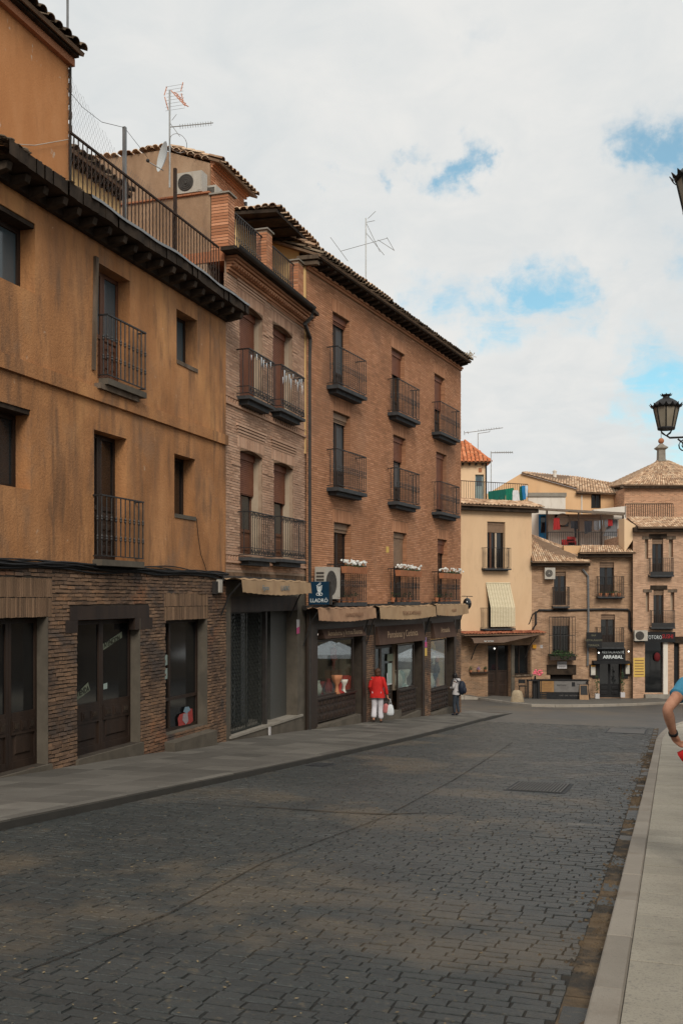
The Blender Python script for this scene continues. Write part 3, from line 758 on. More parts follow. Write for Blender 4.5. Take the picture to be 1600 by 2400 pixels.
# the corner where the right pavement swings away to the right
arc = []
for (px, py) in ((1530, 1740), (1538, 1728), (1548, 1716), (1562, 1704), (1580, 1696), (1602, 1690), (1650, 1682)):
    arc.append(to_ts(ground(px, py, KH)))
arc[0] = (25.5, S_KR); arc = [arc[0]] + [(max(a, 25.7 + .4 * i), max(s, S_KR + .01 * i)) for i, (a, s) in enumerate(arc[1:])]
cm = MB(); ck = 0
for (a, b) in zip(arc[:-1], arc[1:]):
    cm.quad(ts(a[0], a[1], road_z(a[0]) + KH - .01), ts(a[0], 12, road_z(a[0]) + KH - .01), ts(b[0], 12, road_z(b[0]) + KH - .01), ts(b[0], b[1], road_z(b[0]) + KH - .01))
    slab(pav_r, [(a[0], a[1]), (a[0], a[1] + .16), (b[0], b[1] + .16), (b[0], b[1])], -.05, KH, KERB, 'kerbstone', .012, rk, .004)
cm.build('corner_paving', PAVE_LIGHT, pav_r)

# --- left pavement from kerb to house fronts
S_F = -8.95                                                   # plane of the two nearest fronts
pA = ts(0, S_F); FA = Frame(pA[0], pA[1], 0, math.pi / 2 - TH)          # local x runs down the street
xA0, xAB = FA.X(-45), FA.X(529.5)
FB = FA
xBC = FA.X(718)
wBC = FA.W(xBC, 0, 0)
angC = math.pi / 2 - math.atan2(_ray(1885, 1402)[0], _ray(1885, 1402)[1])
FC = Frame(wBC.x, wBC.y, 0, angC)
xC1 = FC.X(1079)
base_pts = []                                                 # ground line along the fronts
for fr, lst in ((FA, ((-45, 1829), (0, 1822), (105, 1806), (260, 1779), (400, 1759), (528, 1738), (620, 1724), (716, 1711))), (FC, ((760, 1705), (858, 1692), (995, 1678), (1079, 1669)))):
    for px, py in lst:
        x, z = fr.P(px, py); w = fr.W(x, 0, z); base_pts.append((*to_ts(w), w.z))
def front_line(t):
    for a, b in zip(base_pts[:-1], base_pts[1:]):
        if a[0] <= t <= b[0]:
            q = (t - a[0]) / (b[0] - a[0]); return a[1] + q * (b[1] - a[1]), a[2] + q * (b[2] - a[2])
    if t < base_pts[0][0]: a, b = base_pts[0], base_pts[1]
    else: a, b = base_pts[-2], base_pts[-1]
    q = (t - a[0]) / (b[0] - a[0]); return (a[1] + q * (b[1] - a[1]) if t < 30 else b[1]), a[2] + q * (b[2] - a[2])
def lp(t, u, dz=0.0):                                          # u: 0 at the kerb, 1 at the house fronts
    sf, zf = front_line(t); s = S_KL + (sf - S_KL) * u; zk = road_z(t) + KH
    end = max(0.0, min(1.0, (t - 36.5) / 4.5))                 # dropped kerb at the side street
    zk -= end * .09; zf = zf if t < 39.2 else road_z(t) + .05
    return ts(t, s, zk + (zf - zk) * min(u, 1) + dz)
lm = MB()
tt = [2 + .5 * i for i in range(79)]
for a, b in zip(tt[:-1], tt[1:]):
    for u0, u1 in ((.0, .5), (.5, 1.06)): lm.quad(lp(a, u1, -.008), lp(a, u0, -.008), lp(b, u0, -.008), lp(b, u1, -.008))
pav_l = lm.build('pavement_left', PAVE_JOINT, None, kind='structure')
def lslab(t0, t1, u0, u1, mat, name, h0=-.1, gap=.011, bev=.004):
    gt = gap / 2; gu = gap / 2 / 2.8
    q = [(t0 + gt, u0 + gu), (t0 + gt, u1 - gu), (t1 - gt, u1 - gu), (t1 - gt, u0 + gu)]
    q2 = [(t0 + gt + bev, u0 + gu + bev / 2.8), (t0 + gt + bev, u1 - gu - bev / 2.8), (t1 - gt - bev, u1 - gu - bev / 2.8), (t1 - gt - bev, u0 + gu + bev / 2.8)]
    j = rk.uniform(-.001, .001)
    v = [lp(a, u, h0) for a, u in q] + [lp(a, u, -bev) for a, u in q] + [lp(a, u, j) for a, u in q2]
    o = Vector(v[0]); m = MB(); m.v = [tuple(Vector(p) - o) for p in v]
    for i in range(4):
        k = (i + 1) % 4; m.f += [(k, i, 4 + i, 4 + k), (4 + k, 4 + i, 8 + i, 8 + k)]
    m.f.append((11, 10, 9, 8)); m.r = [0] * len(m.f)
    return m.build(name, mat, pav_l, loc=tuple(o))
t = 5.0
while t < 40.5:
    l = rk.uniform(.95, 1.15)
    lslab(t, t + l, 0, .055, PAVE, 'kerbstone', -.22, .005, .010); t += l
t = 5.2; big = MB()
while t < 39:
    l = .62; off = rk.choice((0, .5)); n = 4
    for i in range(n):
        u0 = .055 + .945 * i / n; u1 = .055 + .945 * (i + 1) / n
        lslab(t, t + l, u0, u1, PAVE, 'slab')
    t += l
# darker kerb face is its own strip of stone under the nosing
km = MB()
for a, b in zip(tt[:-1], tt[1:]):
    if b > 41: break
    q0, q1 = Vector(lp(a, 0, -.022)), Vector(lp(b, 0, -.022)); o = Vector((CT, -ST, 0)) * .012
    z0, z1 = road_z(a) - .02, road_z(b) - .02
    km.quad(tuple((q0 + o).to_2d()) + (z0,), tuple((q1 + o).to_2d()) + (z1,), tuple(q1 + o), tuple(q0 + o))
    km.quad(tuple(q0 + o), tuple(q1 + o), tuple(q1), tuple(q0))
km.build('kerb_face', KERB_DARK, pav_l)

def pave_hit(px, py):                       # where a photo pixel meets the left pavement
    r = _ray(px, py); l = 10.0
    while l < 60:
        x, y, z = r[0] * l, r[1] * l, CAM_H + r[2] * l; t, s = to_ts((x, y)); sf = front_line(t)[0]
        if z < lp(t, min(1.05, max(0, (s - S_KL) / (sf - S_KL))))[2]: break
        l += .02
    return Vector((x, y, z))

# ================================================================== ochre house (nearest, left)
def solve_ground(fr, x):               # ground height at a facade position
    w = fr.W(x, 0, 0); return front_line(to_ts(w)[0])[1]
def nearest(fr):                       # sort key: bricks that show largest first
    def k(u):
        w = fr.W((u[0] + u[1]) / 2, 0, (u[2] + u[3]) / 2); d = (w - Vector((0, 0, CAM_H))).length
        w2 = fr.W(u[0], 0, u[2])
        return d if w2.x / max(w2.y, .1) > -.345 else d + 50
    return k
A = FA.root('ochre_house', 'tall ochre plastered house with a dark brick ground floor, nearest on the left', 'house')
zAt = FA.Z(266, 571.5); zStr = FA.Z(266, 951); zBr = FA.Z(266, 1327)
zAg = min(solve_ground(FA, xA0), solve_ground(FA, xAB)) - .5
def rect(fr, l, r, tl, br, y=0.0):      # opening from left px, right px, (px,py) on its top, (px,py) on its bottom
    return fr.X(l, y), fr.X(r, y), fr.Z(*br, y), fr.Z(*tl, y)
opsA = []
aw1 = rect(FA, -25, 83, (83, 525), (83, 689)); aw2 = rect(FA, -38, 72.5, (72, 961), (72, 1148))
ad1 = rect(FA, 229, 305, (229, 614), (229, 886)); ad2 = rect(FA, 221, 297.5, (221, 1006), (221, 1311))
aw3 = rect(FA, 414, 462.5, (414, 723), (414, 848)); aw4 = rect(FA, 409, 458, (409, 1062.5), (409, 1209))
opsA = [aw1, aw2, ad1, ad2, aw3, aw4]
dpA = .29
mb = wall(MB(), xA0, xAB, zBr, zAt, opsA, 0, dpA)
mb.box(xAB - .001, xAB, .0, .12, zBr, zAt)
mb.build('plaster_wall', OCHRE, A)
# string course between the upper floors, and the thinner band at the brick top
MB().box(xA0, xAB + .01, -.06, .0, zStr - .02, zStr + .19).build('string_course', OCHRE, A)
# ground floor in old handmade brick
gd1 = rect(FA, -30, 110.7, (110, 1446), (100, 1793)); gd2 = rect(FA, 180, 327, (250, 1451), (182, 1779)); gw3 = rect(FA, 387, 484, (430, 1453), (388, 1727))
opsG = [gd1, gd2, gw3]
wall(MB(), xA0, xAB, zAg, zBr, opsG, .0, .24).build('brick_backing', MORTAR_DARK, A)
sol1 = (FA.X(-40), FA.X(122), gd1[3], FA.Z(60, 1353)); sol3 = (FA.X(384), FA.X(487.5), gw3[3], FA.Z(430, 1389))
lint = (FA.X(162), FA.X(348), gd2[3], FA.Z(250, 1420))
lowL, lowR = (FA.X(152), FA.X(181), FA.Z(160, 1484), gd2[3]), (FA.X(315), FA.X(356), FA.Z(330, 1475), gd2[3])
bricks(A, [(xA0, xAB - .01, zAg + .3, zBr - .04)], opsG + [sol1, sol3, lint, lowL, lowR], BRICK_OLD, .205, .0615, .015, .014, .006, rank=nearest(FA), limit=300, seed=21, skew=.006)
soldiers(A, sol1[0], sol1[1], sol1[2], sol1[3], BRICK_SOLDIER, .05, rows=2, seed=5); soldiers(A, sol3[0], sol3[1], sol3[2], sol3[3], BRICK_SOLDIER, .045, rows=2, seed=8)
lb = MB().box(lint[0], lint[1], -.02, .1, lint[2], lint[3]).box(*lowL[:2], -.018, .1, *lowL[2:]).box(lowR[0], lowR[1], -.018, .1, lowR[2], lowR[3]); lb.build('lintel', WOOD, A)
# sandstone jambs on the right of each opening
for q in opsG:
    MB().box(q[1] - .012, q[1] + .0, -.022, .245, q[2] - .02, q[3] - .003).build('jamb', STONE_JAMB, A)
# windows and doors
def deep(op, y=dpA): return op[0] + .0, op[1] - .0, op[2], op[3]
for q in (aw1, aw2):
    MB().box(q[0], q[1], .02, .34, q[3] - .07, q[3] - .002).build('lintel', EAVE_WOOD, A)
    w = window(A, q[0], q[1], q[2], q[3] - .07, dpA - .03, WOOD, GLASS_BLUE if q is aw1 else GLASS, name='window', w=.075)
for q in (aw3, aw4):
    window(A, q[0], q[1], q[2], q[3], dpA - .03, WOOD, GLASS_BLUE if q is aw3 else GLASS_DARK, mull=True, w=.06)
    MB().box(q[0] + .002, q[1] - .002, -.02, dpA - .04, q[2] - .03, q[2] + .045).build('sill', WOOD_GREY if q is aw3 else STONE_JAMB, A)
for q in (ad1, ad2):
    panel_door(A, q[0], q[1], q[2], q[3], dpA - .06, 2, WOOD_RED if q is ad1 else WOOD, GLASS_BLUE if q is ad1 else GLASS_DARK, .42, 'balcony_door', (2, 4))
# balconies
for (l, r, zz) in ((233, 322, ad1[2]), (219, 316.5, ad2[2])):
    x0, x1 = FA.X(l), FA.X(r)
    s = balcony(A, x0, x1, zz, .16, 1.05, 9, 1, .10, STONE_JAMB, IRON, .011, (.3, .62), under=0, over=.02)
MB().box(ad1[0] - .1, ad1[1] + .12, -.12, .0, ad1[2] - .19, ad1[2] - .101).build('balcony_corbel', WOOD_GREY, A)
# weathered batten left of the upper balcony door
xs0 = FA.X(215); MB().hexa([(xs0, -.045, FA.Z(208, 864)), (xs0 + .06, -.045, FA.Z(208, 864)), (xs0 + .06, 0, FA.Z(208, 864)), (xs0, 0, FA.Z(208, 864)),
    (xs0 + .06, -.045, FA.Z(216, 598)), (xs0 + .16, -.045, FA.Z(216, 598)), (xs0 + .16, 0, FA.Z(216, 598)), (xs0 + .06, 0, FA.Z(216, 598))]).build('batten', WOOD_GREY, A)
# shop doors and the end window
def shop_door(q, label=None):
    d = panel_door(A, q[0], q[1], q[2], q[3] - .02, .17, 2, WOOD, GLASS_DARK, .36, 'shop_door', (1, 1))
    W = (q[1] - q[0]) / 2; zs = q[2] + (q[3] - q[2]) * .36
    for i in range(2):
        a = q[0] + i * W + .07; wd = (W - .14)
        fr_ = MB().box(a, a + wd, .16, .19, zs - .30, zs - .04); fr_.build('panel', WOOD, d)
        for k in range(3):
            c = a + wd * (k + .5) / 3; s = wd * .10
            m = MB(); m.box(c - s * 1.25, c + s * 1.25, .148, .16, zs - .24, zs - .10); m.build('panel', WOOD, d)
            MB().box(c - s * .7, c + s * .7, .138, .148, zs - .21, zs - .13).build('panel', EAVE_WOOD if k != 1 else WOOD, d)
    return d
d1 = shop_door(gd1); d2 = shop_door(gd2)
MB().box(gd1[0], gd1[1] - .01, .19, .23, gd1[3] - .03, gd1[3]).build('lintel', WOOD, A)
# stickers inside the glass of the middle door
def paper(parent, fr, pts, y, mat, name='notice'):
    m = MB(); q = [fr.P(px, py, y) for px, py in pts]; m.poly([(x, y, z) for x, z in q]); m.poly([(x, y + .003, z) for x, z in q][::-1]); return m.build(name, mat, parent)
NOTICE = M('faded_notice', [(.10, .115, .085), (.15, .165, .12)], 20, rough=.9)
NOTICE_PALE = M('pale_notice', [(.22, .28, .26), (.30, .36, .33)], 20, rough=.9)
Y = .186
paper(d2, FA, ((237, 1513), (286, 1480), (287, 1494), (238, 1527)), Y, NOTICE); paper(d2, FA, ((179, 1627), (207, 1599), (212, 1618), (180, 1642)), Y, NOTICE)
for s_, px, py, rot in (('ATENCION', 263, 1504, .60), ('TIENDA', 195, 1621, .72)):
    x, z = FA.P(px, py, Y - .004); text(d2, s_, x, z, .13, Y - .004, GLASS_DARK, rot=(math.pi / 2, -.22, 0), wide=.8)
paper(d2, FA, ((243, 1603), (252, 1600), (252, 1614), (243, 1616)), Y, NOTICE_PALE)
w3 = window(A, gw3[0], gw3[1] - .01, gw3[2] + .03, gw3[3], .19, WOOD, GLASS_DARK, mull=[gw3[0] + (gw3[1] - gw3[0]) * .3], trans=(gw3[2] + (gw3[3] - gw3[2]) * .30,), name='shop_window', w=.06)
paper(w3, FA, ((386.5, 1535), (395, 1534), (395, 1558), (386.5, 1560)), .21, NOTICE_PALE); paper(w3, FA, ((386.5, 1567), (396, 1565), (396, 1590), (386.5, 1592)), .21, NOTICE_PALE)
POSTER_RED = M('red_cartoon_poster', [(.22, .03, .03), (.36, .06, .05)], 30, rough=.6); POSTER_BLUE = M('blue_print', [(.10, .20, .26), (.22, .26, .30)], 30, rough=.6); POSTER_PALE = M('pale_print', [(.22, .18, .20), (.30, .27, .28)], 30, rough=.6)
ps = paper(w3, FA, ((417, 1684), (421, 1675), (433, 1670), (440, 1660), (451, 1661), (453, 1690), (446, 1696), (419, 1702)), .185, POSTER_RED, 'poster')
paper(ps, FA, ((430, 1668), (434, 1657), (443, 1656), (447, 1664), (438, 1672)), .181, POSTER_BLUE, 'print'); paper(ps, FA, ((428, 1688), (430, 1673), (440, 1671), (442, 1690), (436, 1698)), .180, POSTER_PALE, 'print')
# thresholds and the bench stone
def step(fr, parent, x0, x1, ztop, out, mat, name='threshold', inn=.42, th=None):
    g = min(solve_ground(fr, x0), solve_ground(fr, x1)) - .1
    return MB().box(x0, x1, -out, inn, g, ztop).build(name, mat, parent)
for q in (gd1, gd2): step(FA, A, q[0] - .04, q[1] + .06, q[2] - .003, .06, STONE_JAMB)
x0, x1 = FA.X(385), FA.X(486); zb = FA.Z(440, 1718)
MB().box(gw3[0], gw3[1] - .012, .0, .24, zAg, gw3[2] + .03).build('sill_wall', STONE_JAMB, A)
MB().hexa([(x0, -.22, zAg), (x1, -.22, zAg), (x1, .0, zAg), (x0, .0, zAg), (x0, -.22, solve_ground(FA, x0) + .16), (x1, -.22, solve_ground(FA, x1) + .30), (x1, 0, solve_ground(FA, x1) + .32), (x0, 0, solve_ground(FA, x0) + .18)]).build('stone_bench', STONE_JAMB, A)
# cables bundled along the brick top, and a junction box
rg = random.Random(5)
for k in range(7):
    off = rg.uniform(-.09, .03); ph = rg.uniform(0, 6); y = -.02 - rg.uniform(.01, .05); pts = []
    n = 26
    for i in range(n + 1):
        q = i / n; x = xA0 + (xAB - xA0) * q
        pts.append((x, y, zBr + off + .03 * math.sin(q * 9 + ph) + .02 * math.sin(q * 23 + ph * 2) - .05 * (q > .9) * (q - .9) * 10))
    MB().tube(pts, rg.choice((.011, .014, .02)), 5).build('cable', BLACK, A)
cab = [(FA.X(459), -.02, FA.Z(459, 1215)), (FA.X(463), -.02, FA.Z(463, 1260)), (FA.X(468), -.03, FA.Z(468, 1300)), (FA.X(476), -.04, FA.Z(476, 1325)), (FA.X(480), -.04, FA.Z(480, 1338))]
MB().tube(cab, .007, 5).build('cable', BLACK, A)
jx = FA.X(508); jz = FA.Z(508, 1374)
MB().box(jx - .07, jx + .07, -.10, -.02, jz - .13, jz + .14).build('junction_box', WHITE_METAL, A); MB().box(jx - .26, jx - .12, -.09, -.02, jz - .16, jz + .10).build('junction_box', PIPE, A)
core(A, xA0 - 1, xAB - .02, zAg, zAt - .05, .45, 7.5, OCHRE)
# eave: boards and beam ends over a sagging line
OV = .46; zE = zAt
def sag(x): q = (x - xA0) / (xAB - xA0); return -.022 * math.sin(q * 7.0) - .014 * math.sin(q * 17)
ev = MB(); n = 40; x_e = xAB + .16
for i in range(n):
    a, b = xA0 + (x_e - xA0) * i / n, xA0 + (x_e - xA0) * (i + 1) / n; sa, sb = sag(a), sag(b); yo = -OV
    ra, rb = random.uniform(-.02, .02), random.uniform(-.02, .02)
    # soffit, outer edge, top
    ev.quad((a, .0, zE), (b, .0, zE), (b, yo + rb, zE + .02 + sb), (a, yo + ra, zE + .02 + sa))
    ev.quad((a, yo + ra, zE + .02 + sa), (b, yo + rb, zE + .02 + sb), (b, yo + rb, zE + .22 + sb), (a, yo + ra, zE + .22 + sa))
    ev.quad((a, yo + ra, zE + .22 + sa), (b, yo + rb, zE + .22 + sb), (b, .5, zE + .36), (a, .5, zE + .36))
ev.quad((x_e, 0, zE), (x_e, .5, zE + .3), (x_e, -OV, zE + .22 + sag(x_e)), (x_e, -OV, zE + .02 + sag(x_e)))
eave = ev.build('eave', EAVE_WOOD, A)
MB().box(xA0, xAB + .02, -.10, .0, zE - .14, zE - .001).build('wall_plate', EAVE_WOOD, eave)
nb = 19
for i in range(nb):
    x = xA0 + .15 + (x_e - .4 - xA0) * i / (nb - 1); z = zE - .012 + sag(x) * .7; l = OV * random.uniform(.72, .86)
    m = MB(); m.hexa([(x - .055, -l, z - .10), (x + .055, -l, z - .10), (x + .06, -.1, z - .15), (x - .06, -.1, z - .15), (x - .055, -l - .03, z), (x + .055, -l - .03, z), (x + .06, -.1, z), (x - .06, -.1, z)])
    m.build('beam', BEAM_END, eave)
# old tiles and a zinc flashing along the eave top, cut where the terrace begins
xAt = FA.X(163, .35)                      # right end of the attic storey
mo = MB(); rgm = random.Random(2)
for i in range(260):                       # moss and broken mortar lying on the eave below the attic
    x = xA0 + (xAt + .8 - xA0) * rgm.random(); q = rgm.random(); mo.rv = rgm.random(); mo.blob((x, -OV * .95 + q * (OV + .2), zE + .235 + sag(x) * (1 - q) + .11 * q), (rgm.uniform(.03, .10), rgm.uniform(.03, .08), rgm.uniform(.012, .035)), 6, 4, .25)
mo.build('moss', TILE_OLD, eave, kind='stuff')
fl = MB(); n = 24; xf = FA.X(213, -OV)
for i in range(n):
    a, b = xf + (x_e - xf) * i / n, xf + (x_e - xf) * (i + 1) / n; sa, sb = sag(a) + .012 * math.sin(i * 1.3), sag(b) + .012 * math.sin((i + 1) * 1.3)
    fl.quad((a, -OV - .035, zE + .19 + sa), (b, -OV - .035, zE + .19 + sb), (b, -OV - .02, zE + .245 + sb), (a, -OV - .02, zE + .245 + sa))
    fl.quad((a, -OV - .02, zE + .245 + sa), (b, -OV - .02, zE + .245 + sb), (b, -.05, zE + .35), (a, -.05, zE + .35))
fl.build('flashing', ZINC, eave)
# attic storey in orange plaster
Yat = .30
xa1 = FA.X(161, Yat); zat = FA.Z(160, 150, Yat)
at = MB().box(xA0, xa1, Yat, 5.5, zE + .05, zat).build('attic_wall', ORANGE, A)
MB().box(xA0, xa1 + .05, Yat - .09, Yat + .02, zat - .03, zat + .09).build('brick_cornice', BRICK_PIER, at)
MB().tube([(xa1 - .02, Yat - .05, zE + .2), (xa1 - .02, Yat - .05, zat - .05)], .022, 6).build('downpipe', PIPE, at)
rm = MB().box(xA0, xa1 + .03, Yat - .18, Yat + .1, zat + .09, zat + .16); rm.build('attic_eave', EAVE_WOOD, at)
u = Vector((0, 1, .42)).normalized()
tiles(at, (xA0, Yat - .26, zat + .17), (1, 0, 0), u, xa1 + .07 - xA0, 4.5, TILE_OLD, edge_solo=2, seed=31)
for k in range(3):      # rough brick edge of the torn-off party wall
    for i in range(6): MB().box(xa1, xa1 + random.uniform(.03, .09), Yat - .02, Yat + .25, zat - .2 - i * .22, zat - .08 - i * .22).build('brick', BRICK_OLD, at) if k == 0 else None
MB().tube([(FA.X(159, 1.5), 1.5, zat + .2), (FA.X(159, 1.5), 1.5, zat + 3.5)], .025, 6).build('vent_pipe', ZINC, at)
# a slack wire across the attic wall
MB().tube([(FA.X(30, .28), .26, FA.Z(30, 338, .28)), (FA.X(80, .28), .26, FA.Z(80, 341, .28)), (FA.X(160, .28), .26, FA.Z(160, 327, .28))], .006, 4).build('cable', WHITE_METAL, at)

# ================================================================== terrace railing over the ochre house
yR = -.02
xr0, xr1 = FA.X(163, yR), FA.X(513, yR)
zr0 = FA.Z(338, 444, yR); zrb = zE + .34
T = thing('terrace_railing', 'long rusty iron terrace railing with wire mesh above the ochre house eave', 'railing', tuple(FA.W(xr0, yR, zrb)), FA.a)
Lr = xr1 - xr0; hr = zr0 - zrb
MB().box(0, Lr, -.018, .018, hr - .02, hr + .012).build('handrail', IRON_RUST, T); MB().box(0, Lr, -.01, .01, .06, .08).build('lower_rail', IRON_RUST, T)
bm = bar_mesh(hr, .0105, IRON_RUST)
nbr = int(Lr / .125)
for i in range(nbr + 1): obj('bar', bm, T, loc=(Lr * i / nbr, 0, 0))
for px, pt in ((298, 297), (416, 394)):
    x = FA.X(px, yR) - xr0; z = FA.Z(px, pt, yR) - zrb
    MB().box(x - .028, x + .028, .02, .075, -.1, z).build('post', ZINC if px == 298 else IRON_RUST, T)
WIRE = M('thin_wire', (.10, .095, .09), rough=.6)
me = MB(); pit = .085
def mesh_top(x): # height of the sagging wire netting above the rail
    px_ = x / Lr
    return hr + max(0, (1.05 - 2.6 * px_ if px_ < .30 else .28 * (1 if px_ < .62 else .8)))
x = -1.5
while x < Lr + 1.5:
    for sg in (1, -1):
        seg = []
        for i in range(40):
            z = .35 + i * .075; xx = x + sg * (i * .075) * .62
            if 0 <= xx <= Lr and z < mesh_top(xx): seg.append((xx, .055 + .02 * math.sin(xx * 3), z))
            elif len(seg) > 1: me.tube(seg, .0014, 3, False); seg = []
            else: seg = []
        if len(seg) > 1: me.tube(seg, .0014, 3, False)
    x += pit
me.build('wire_mesh', WIRE, T, kind='stuff')
pw = [(.02, .06, FA.Z(165, 205, yR) - zrb), (FA.X(200, yR) - xr0, .05, FA.Z(200, 250, yR) - zrb), (FA.X(245, yR) - xr0, .05, FA.Z(245, 285, yR) - zrb), (FA.X(298, yR) - xr0, .05, FA.Z(298, 298, yR) - zrb), (FA.X(352, yR) - xr0, .05, FA.Z(352, 368, yR) - zrb)]
MB().tube(pw, .005, 4).build('wire', WIRE, T)

# ================================================================== narrow brick house between the two big ones
_o = ts(0, S_F - .06); FB = Frame(_o[0], _o[1], 0, math.pi / 2 - TH)
B = FB.root('narrow_brick_house', 'narrow dusty brick house with arched openings between ochre house and large brick building', 'house')
xb0, xb1 = FB.X(526), FB.X(719)
zBg = solve_ground(FB, xb1) - .6
yG = -.40; zG = FB.Z(644, 647, yG); zBc = zG - .42   # underside of the stepped cornice
bw = {}
bw['u1'] = rect(FB, 561, 615.5, (588, 722), (588, 944)); bw['u2'] = rect(FB, 639, 685, (662, 768), (662, 972))
bw['l1'] = rect(FB, 562, 614.5, (588, 1058), (588, 1309)); bw['l2'] = rect(FB, 641, 686.6, (664, 1086), (664, 1313))
shop = rect(FB, 541, 697, (620, 1398), (600, 1712))
zb2 = FB.Z(620, 1345)
ops = list(bw.values())
wall(MB(), xb0, xb1, zb2, zBc + .3, ops, 0, .34).build('wall_backing', MORTAR_PALE, B)
arch = {}
sold = []
for k, q in bw.items():
    r = .16; cx = (q[0] + q[1]) / 2; hw = (q[1] - q[0]) / 2
    sold.append((q[0] - .12, q[1] + .12, q[3], q[3] + .26)); sold.append((q[0] - .13, q[1] + .13, q[3] + .26, q[3] + .52))
bricks(B, [(xb0 + .02, xb1 - .02, zb2 + .05, zBc)], ops + sold, BRICK_PALE, .24, .058, .013, .008, .003, rank=nearest(FB), limit=300, seed=33)
for k, q in bw.items():
    cx = (q[0] + q[1]) / 2; hw = (q[1] - q[0]) / 2; rise = .08; n = 10
    top = [(cx - hw + 2 * hw * i / n, q[3] - rise * ((i / n - .5) * 2) ** 2) for i in range(n + 1)]
    for side in (0, 1):                              # brick haunches that round the head off
        seg = top[:n // 2 + 1] if side == 0 else top[n // 2:]
        corner = (q[0], q[3]) if side == 0 else (q[1], q[3])
        pts = seg + [(cx, q[3] + .002), corner] if side == 0 else [(cx, q[3] + .002)] + seg + [corner]
        pts = (list(seg) + [corner]) if side == 0 else (list(seg) + [corner])
        MB().prism(pts, -.006, .1).build('haunch', BRICK_SOLDIER, B)
    soldiers(B, q[0] - .12, q[1] + .12, q[3] + .004, q[3] + .26, BRICK_PALE, .058, seed=2)
    for i in range(4):                               # stepped label mould of four courses
        z = q[3] + .27 + i * .065; e = .10 + .035 * i
        MB().box(q[0] - e, q[1] + e, -.012 - .012 * i, .01, z, z + .042).build('label_course', BRICK_PALE, B)
    zi = q[3] - .42
    for a, b in ((q[0] - .45, q[0] - .004), (q[1] + .004, q[1] + .33)):     # impost lines
        a = max(a, xb0 + .02); b = min(b, xb1 - .1)
        MB().box(a, b, -.022, .01, zi, zi + .045).build('impost', BRICK_PALE, B)
    # plastered reveal with a brick outer jamb, closed roller shutter
    MB().box(q[1] - .012, q[1] - .002, .10, .335, q[2], q[3] - .14).build('plaster_reveal', WHITEWALL if False else CREAM_DUSTY, B) if 'CREAM_DUSTY' in globals() else None
    half = k[0] == 'l'
    z_s = q[2] + (q[3] - q[2]) * (.60 if half else .02)
    d = panel_door(B, q[0], q[1], q[2], q[3] - .1, .27, 2, WOOD_RED, GLASS, .28, 'balcony_door', (1, 1))
    roller(B, q[0] + .01, q[1] - .01, z_s, q[3] - .02, .18, SHUTTER_RED)
# belt courses with little dentils
for zz in (FB.Z(620, 985) , FB.Z(620, 1325)):
    MB().box(xb0, xb1 - .05, -.05, .01, zz, zz + .05).build('belt_course', BRICK_PALE, B)
    MB().box(xb0, xb1 - .05, -.03, .01, zz + .17, zz + .22).build('belt_course', BRICK_PALE, B)
    n = 34
    me_d = MB().box(0, .06, -.03, 0, 0, .09).mesh('dentil', BRICK_PALE)
    for i in range(n): obj('dentil', me_d, B, loc=(xb0 + .05 + (xb1 - xb0 - .25) * i / n, 0, zz + .062))
# stepped cornice and gutter
for i in range(6):
    z = zBc + i * .06
    MB().box(xb0 + .1, xb1 - .02, -.03 - .045 * i, .02, z + .008, z + .056).build('cornice_course', BRICK_RED, B)
me_d = MB().box(0, .055, -.10, 0, 0, .055).mesh('dentil', BRICK_RED)
for i in range(36): obj('dentil', me_d, B, loc=(xb0 + .15 + (xb1 - xb0 - .3) * i / 36, -.10, zBc + .128))
yG = -.40; zG = FB.Z(644, 647, yG)
gx0, gx1 = FB.X(555, yG), FB.X(735, yG)
g = MB(); n = 8
for i in range(n):
    a, b = math.pi * (1 + i / n), math.pi * (1 + (i + 1) / n)
    g.quad((gx0, yG + .07 * math.cos(a), zG + .07 * math.sin(a)), (gx1, yG + .07 * math.cos(a), zG + .07 * math.sin(a)), (gx1, yG + .07 * math.cos(b), zG + .07 * math.sin(b)), (gx0, yG + .07 * math.cos(b), zG + .07 * math.sin(b)))
g.tube([(gx0, yG - .07, zG), (gx1, yG - .07, zG)], .011, 5)
MB()
g.build('gutter', PIPE, B)
MB().box(gx0 + .05, xb1, yG + .06, .0, zG - .05, zG + .03).build('gutter_shade_board', EAVE_WOOD, B)  # dark board stands in for the shadow band beneath the gutter
MB().tube([(gx1 - .05, yG, zG - .05), (gx1 - .05, yG + .03, zG - .25), (gx1 - .12, yG + .2, zG - .42), (xb1 - .06, -.11, zG - .62), (xb1 - .06, -.09, zG - 1.2), (xb1 - .06, -.09, zBg + .6)], .055, 8).build('downpipe', PIPE, B)
# balconies with scrollwork
for (l, r, key, dp) in ((584, 642, 'u1', .30), (659, 713, 'u2', .30), (586.6, 643, 'l1', .30), (659, 714, 'l2', .30)):
    q = bw[key]; x0, x1 = FB.X(l, -dp), FB.X(r, -dp)
    balcony(B, x0, x1, q[2], dp, 1.02 if key[0] == 'u' else 1.0, 11, 1, .07, IRON_SLAB, IRON, .0085, (), under=.10, scroll=True, over=.02)
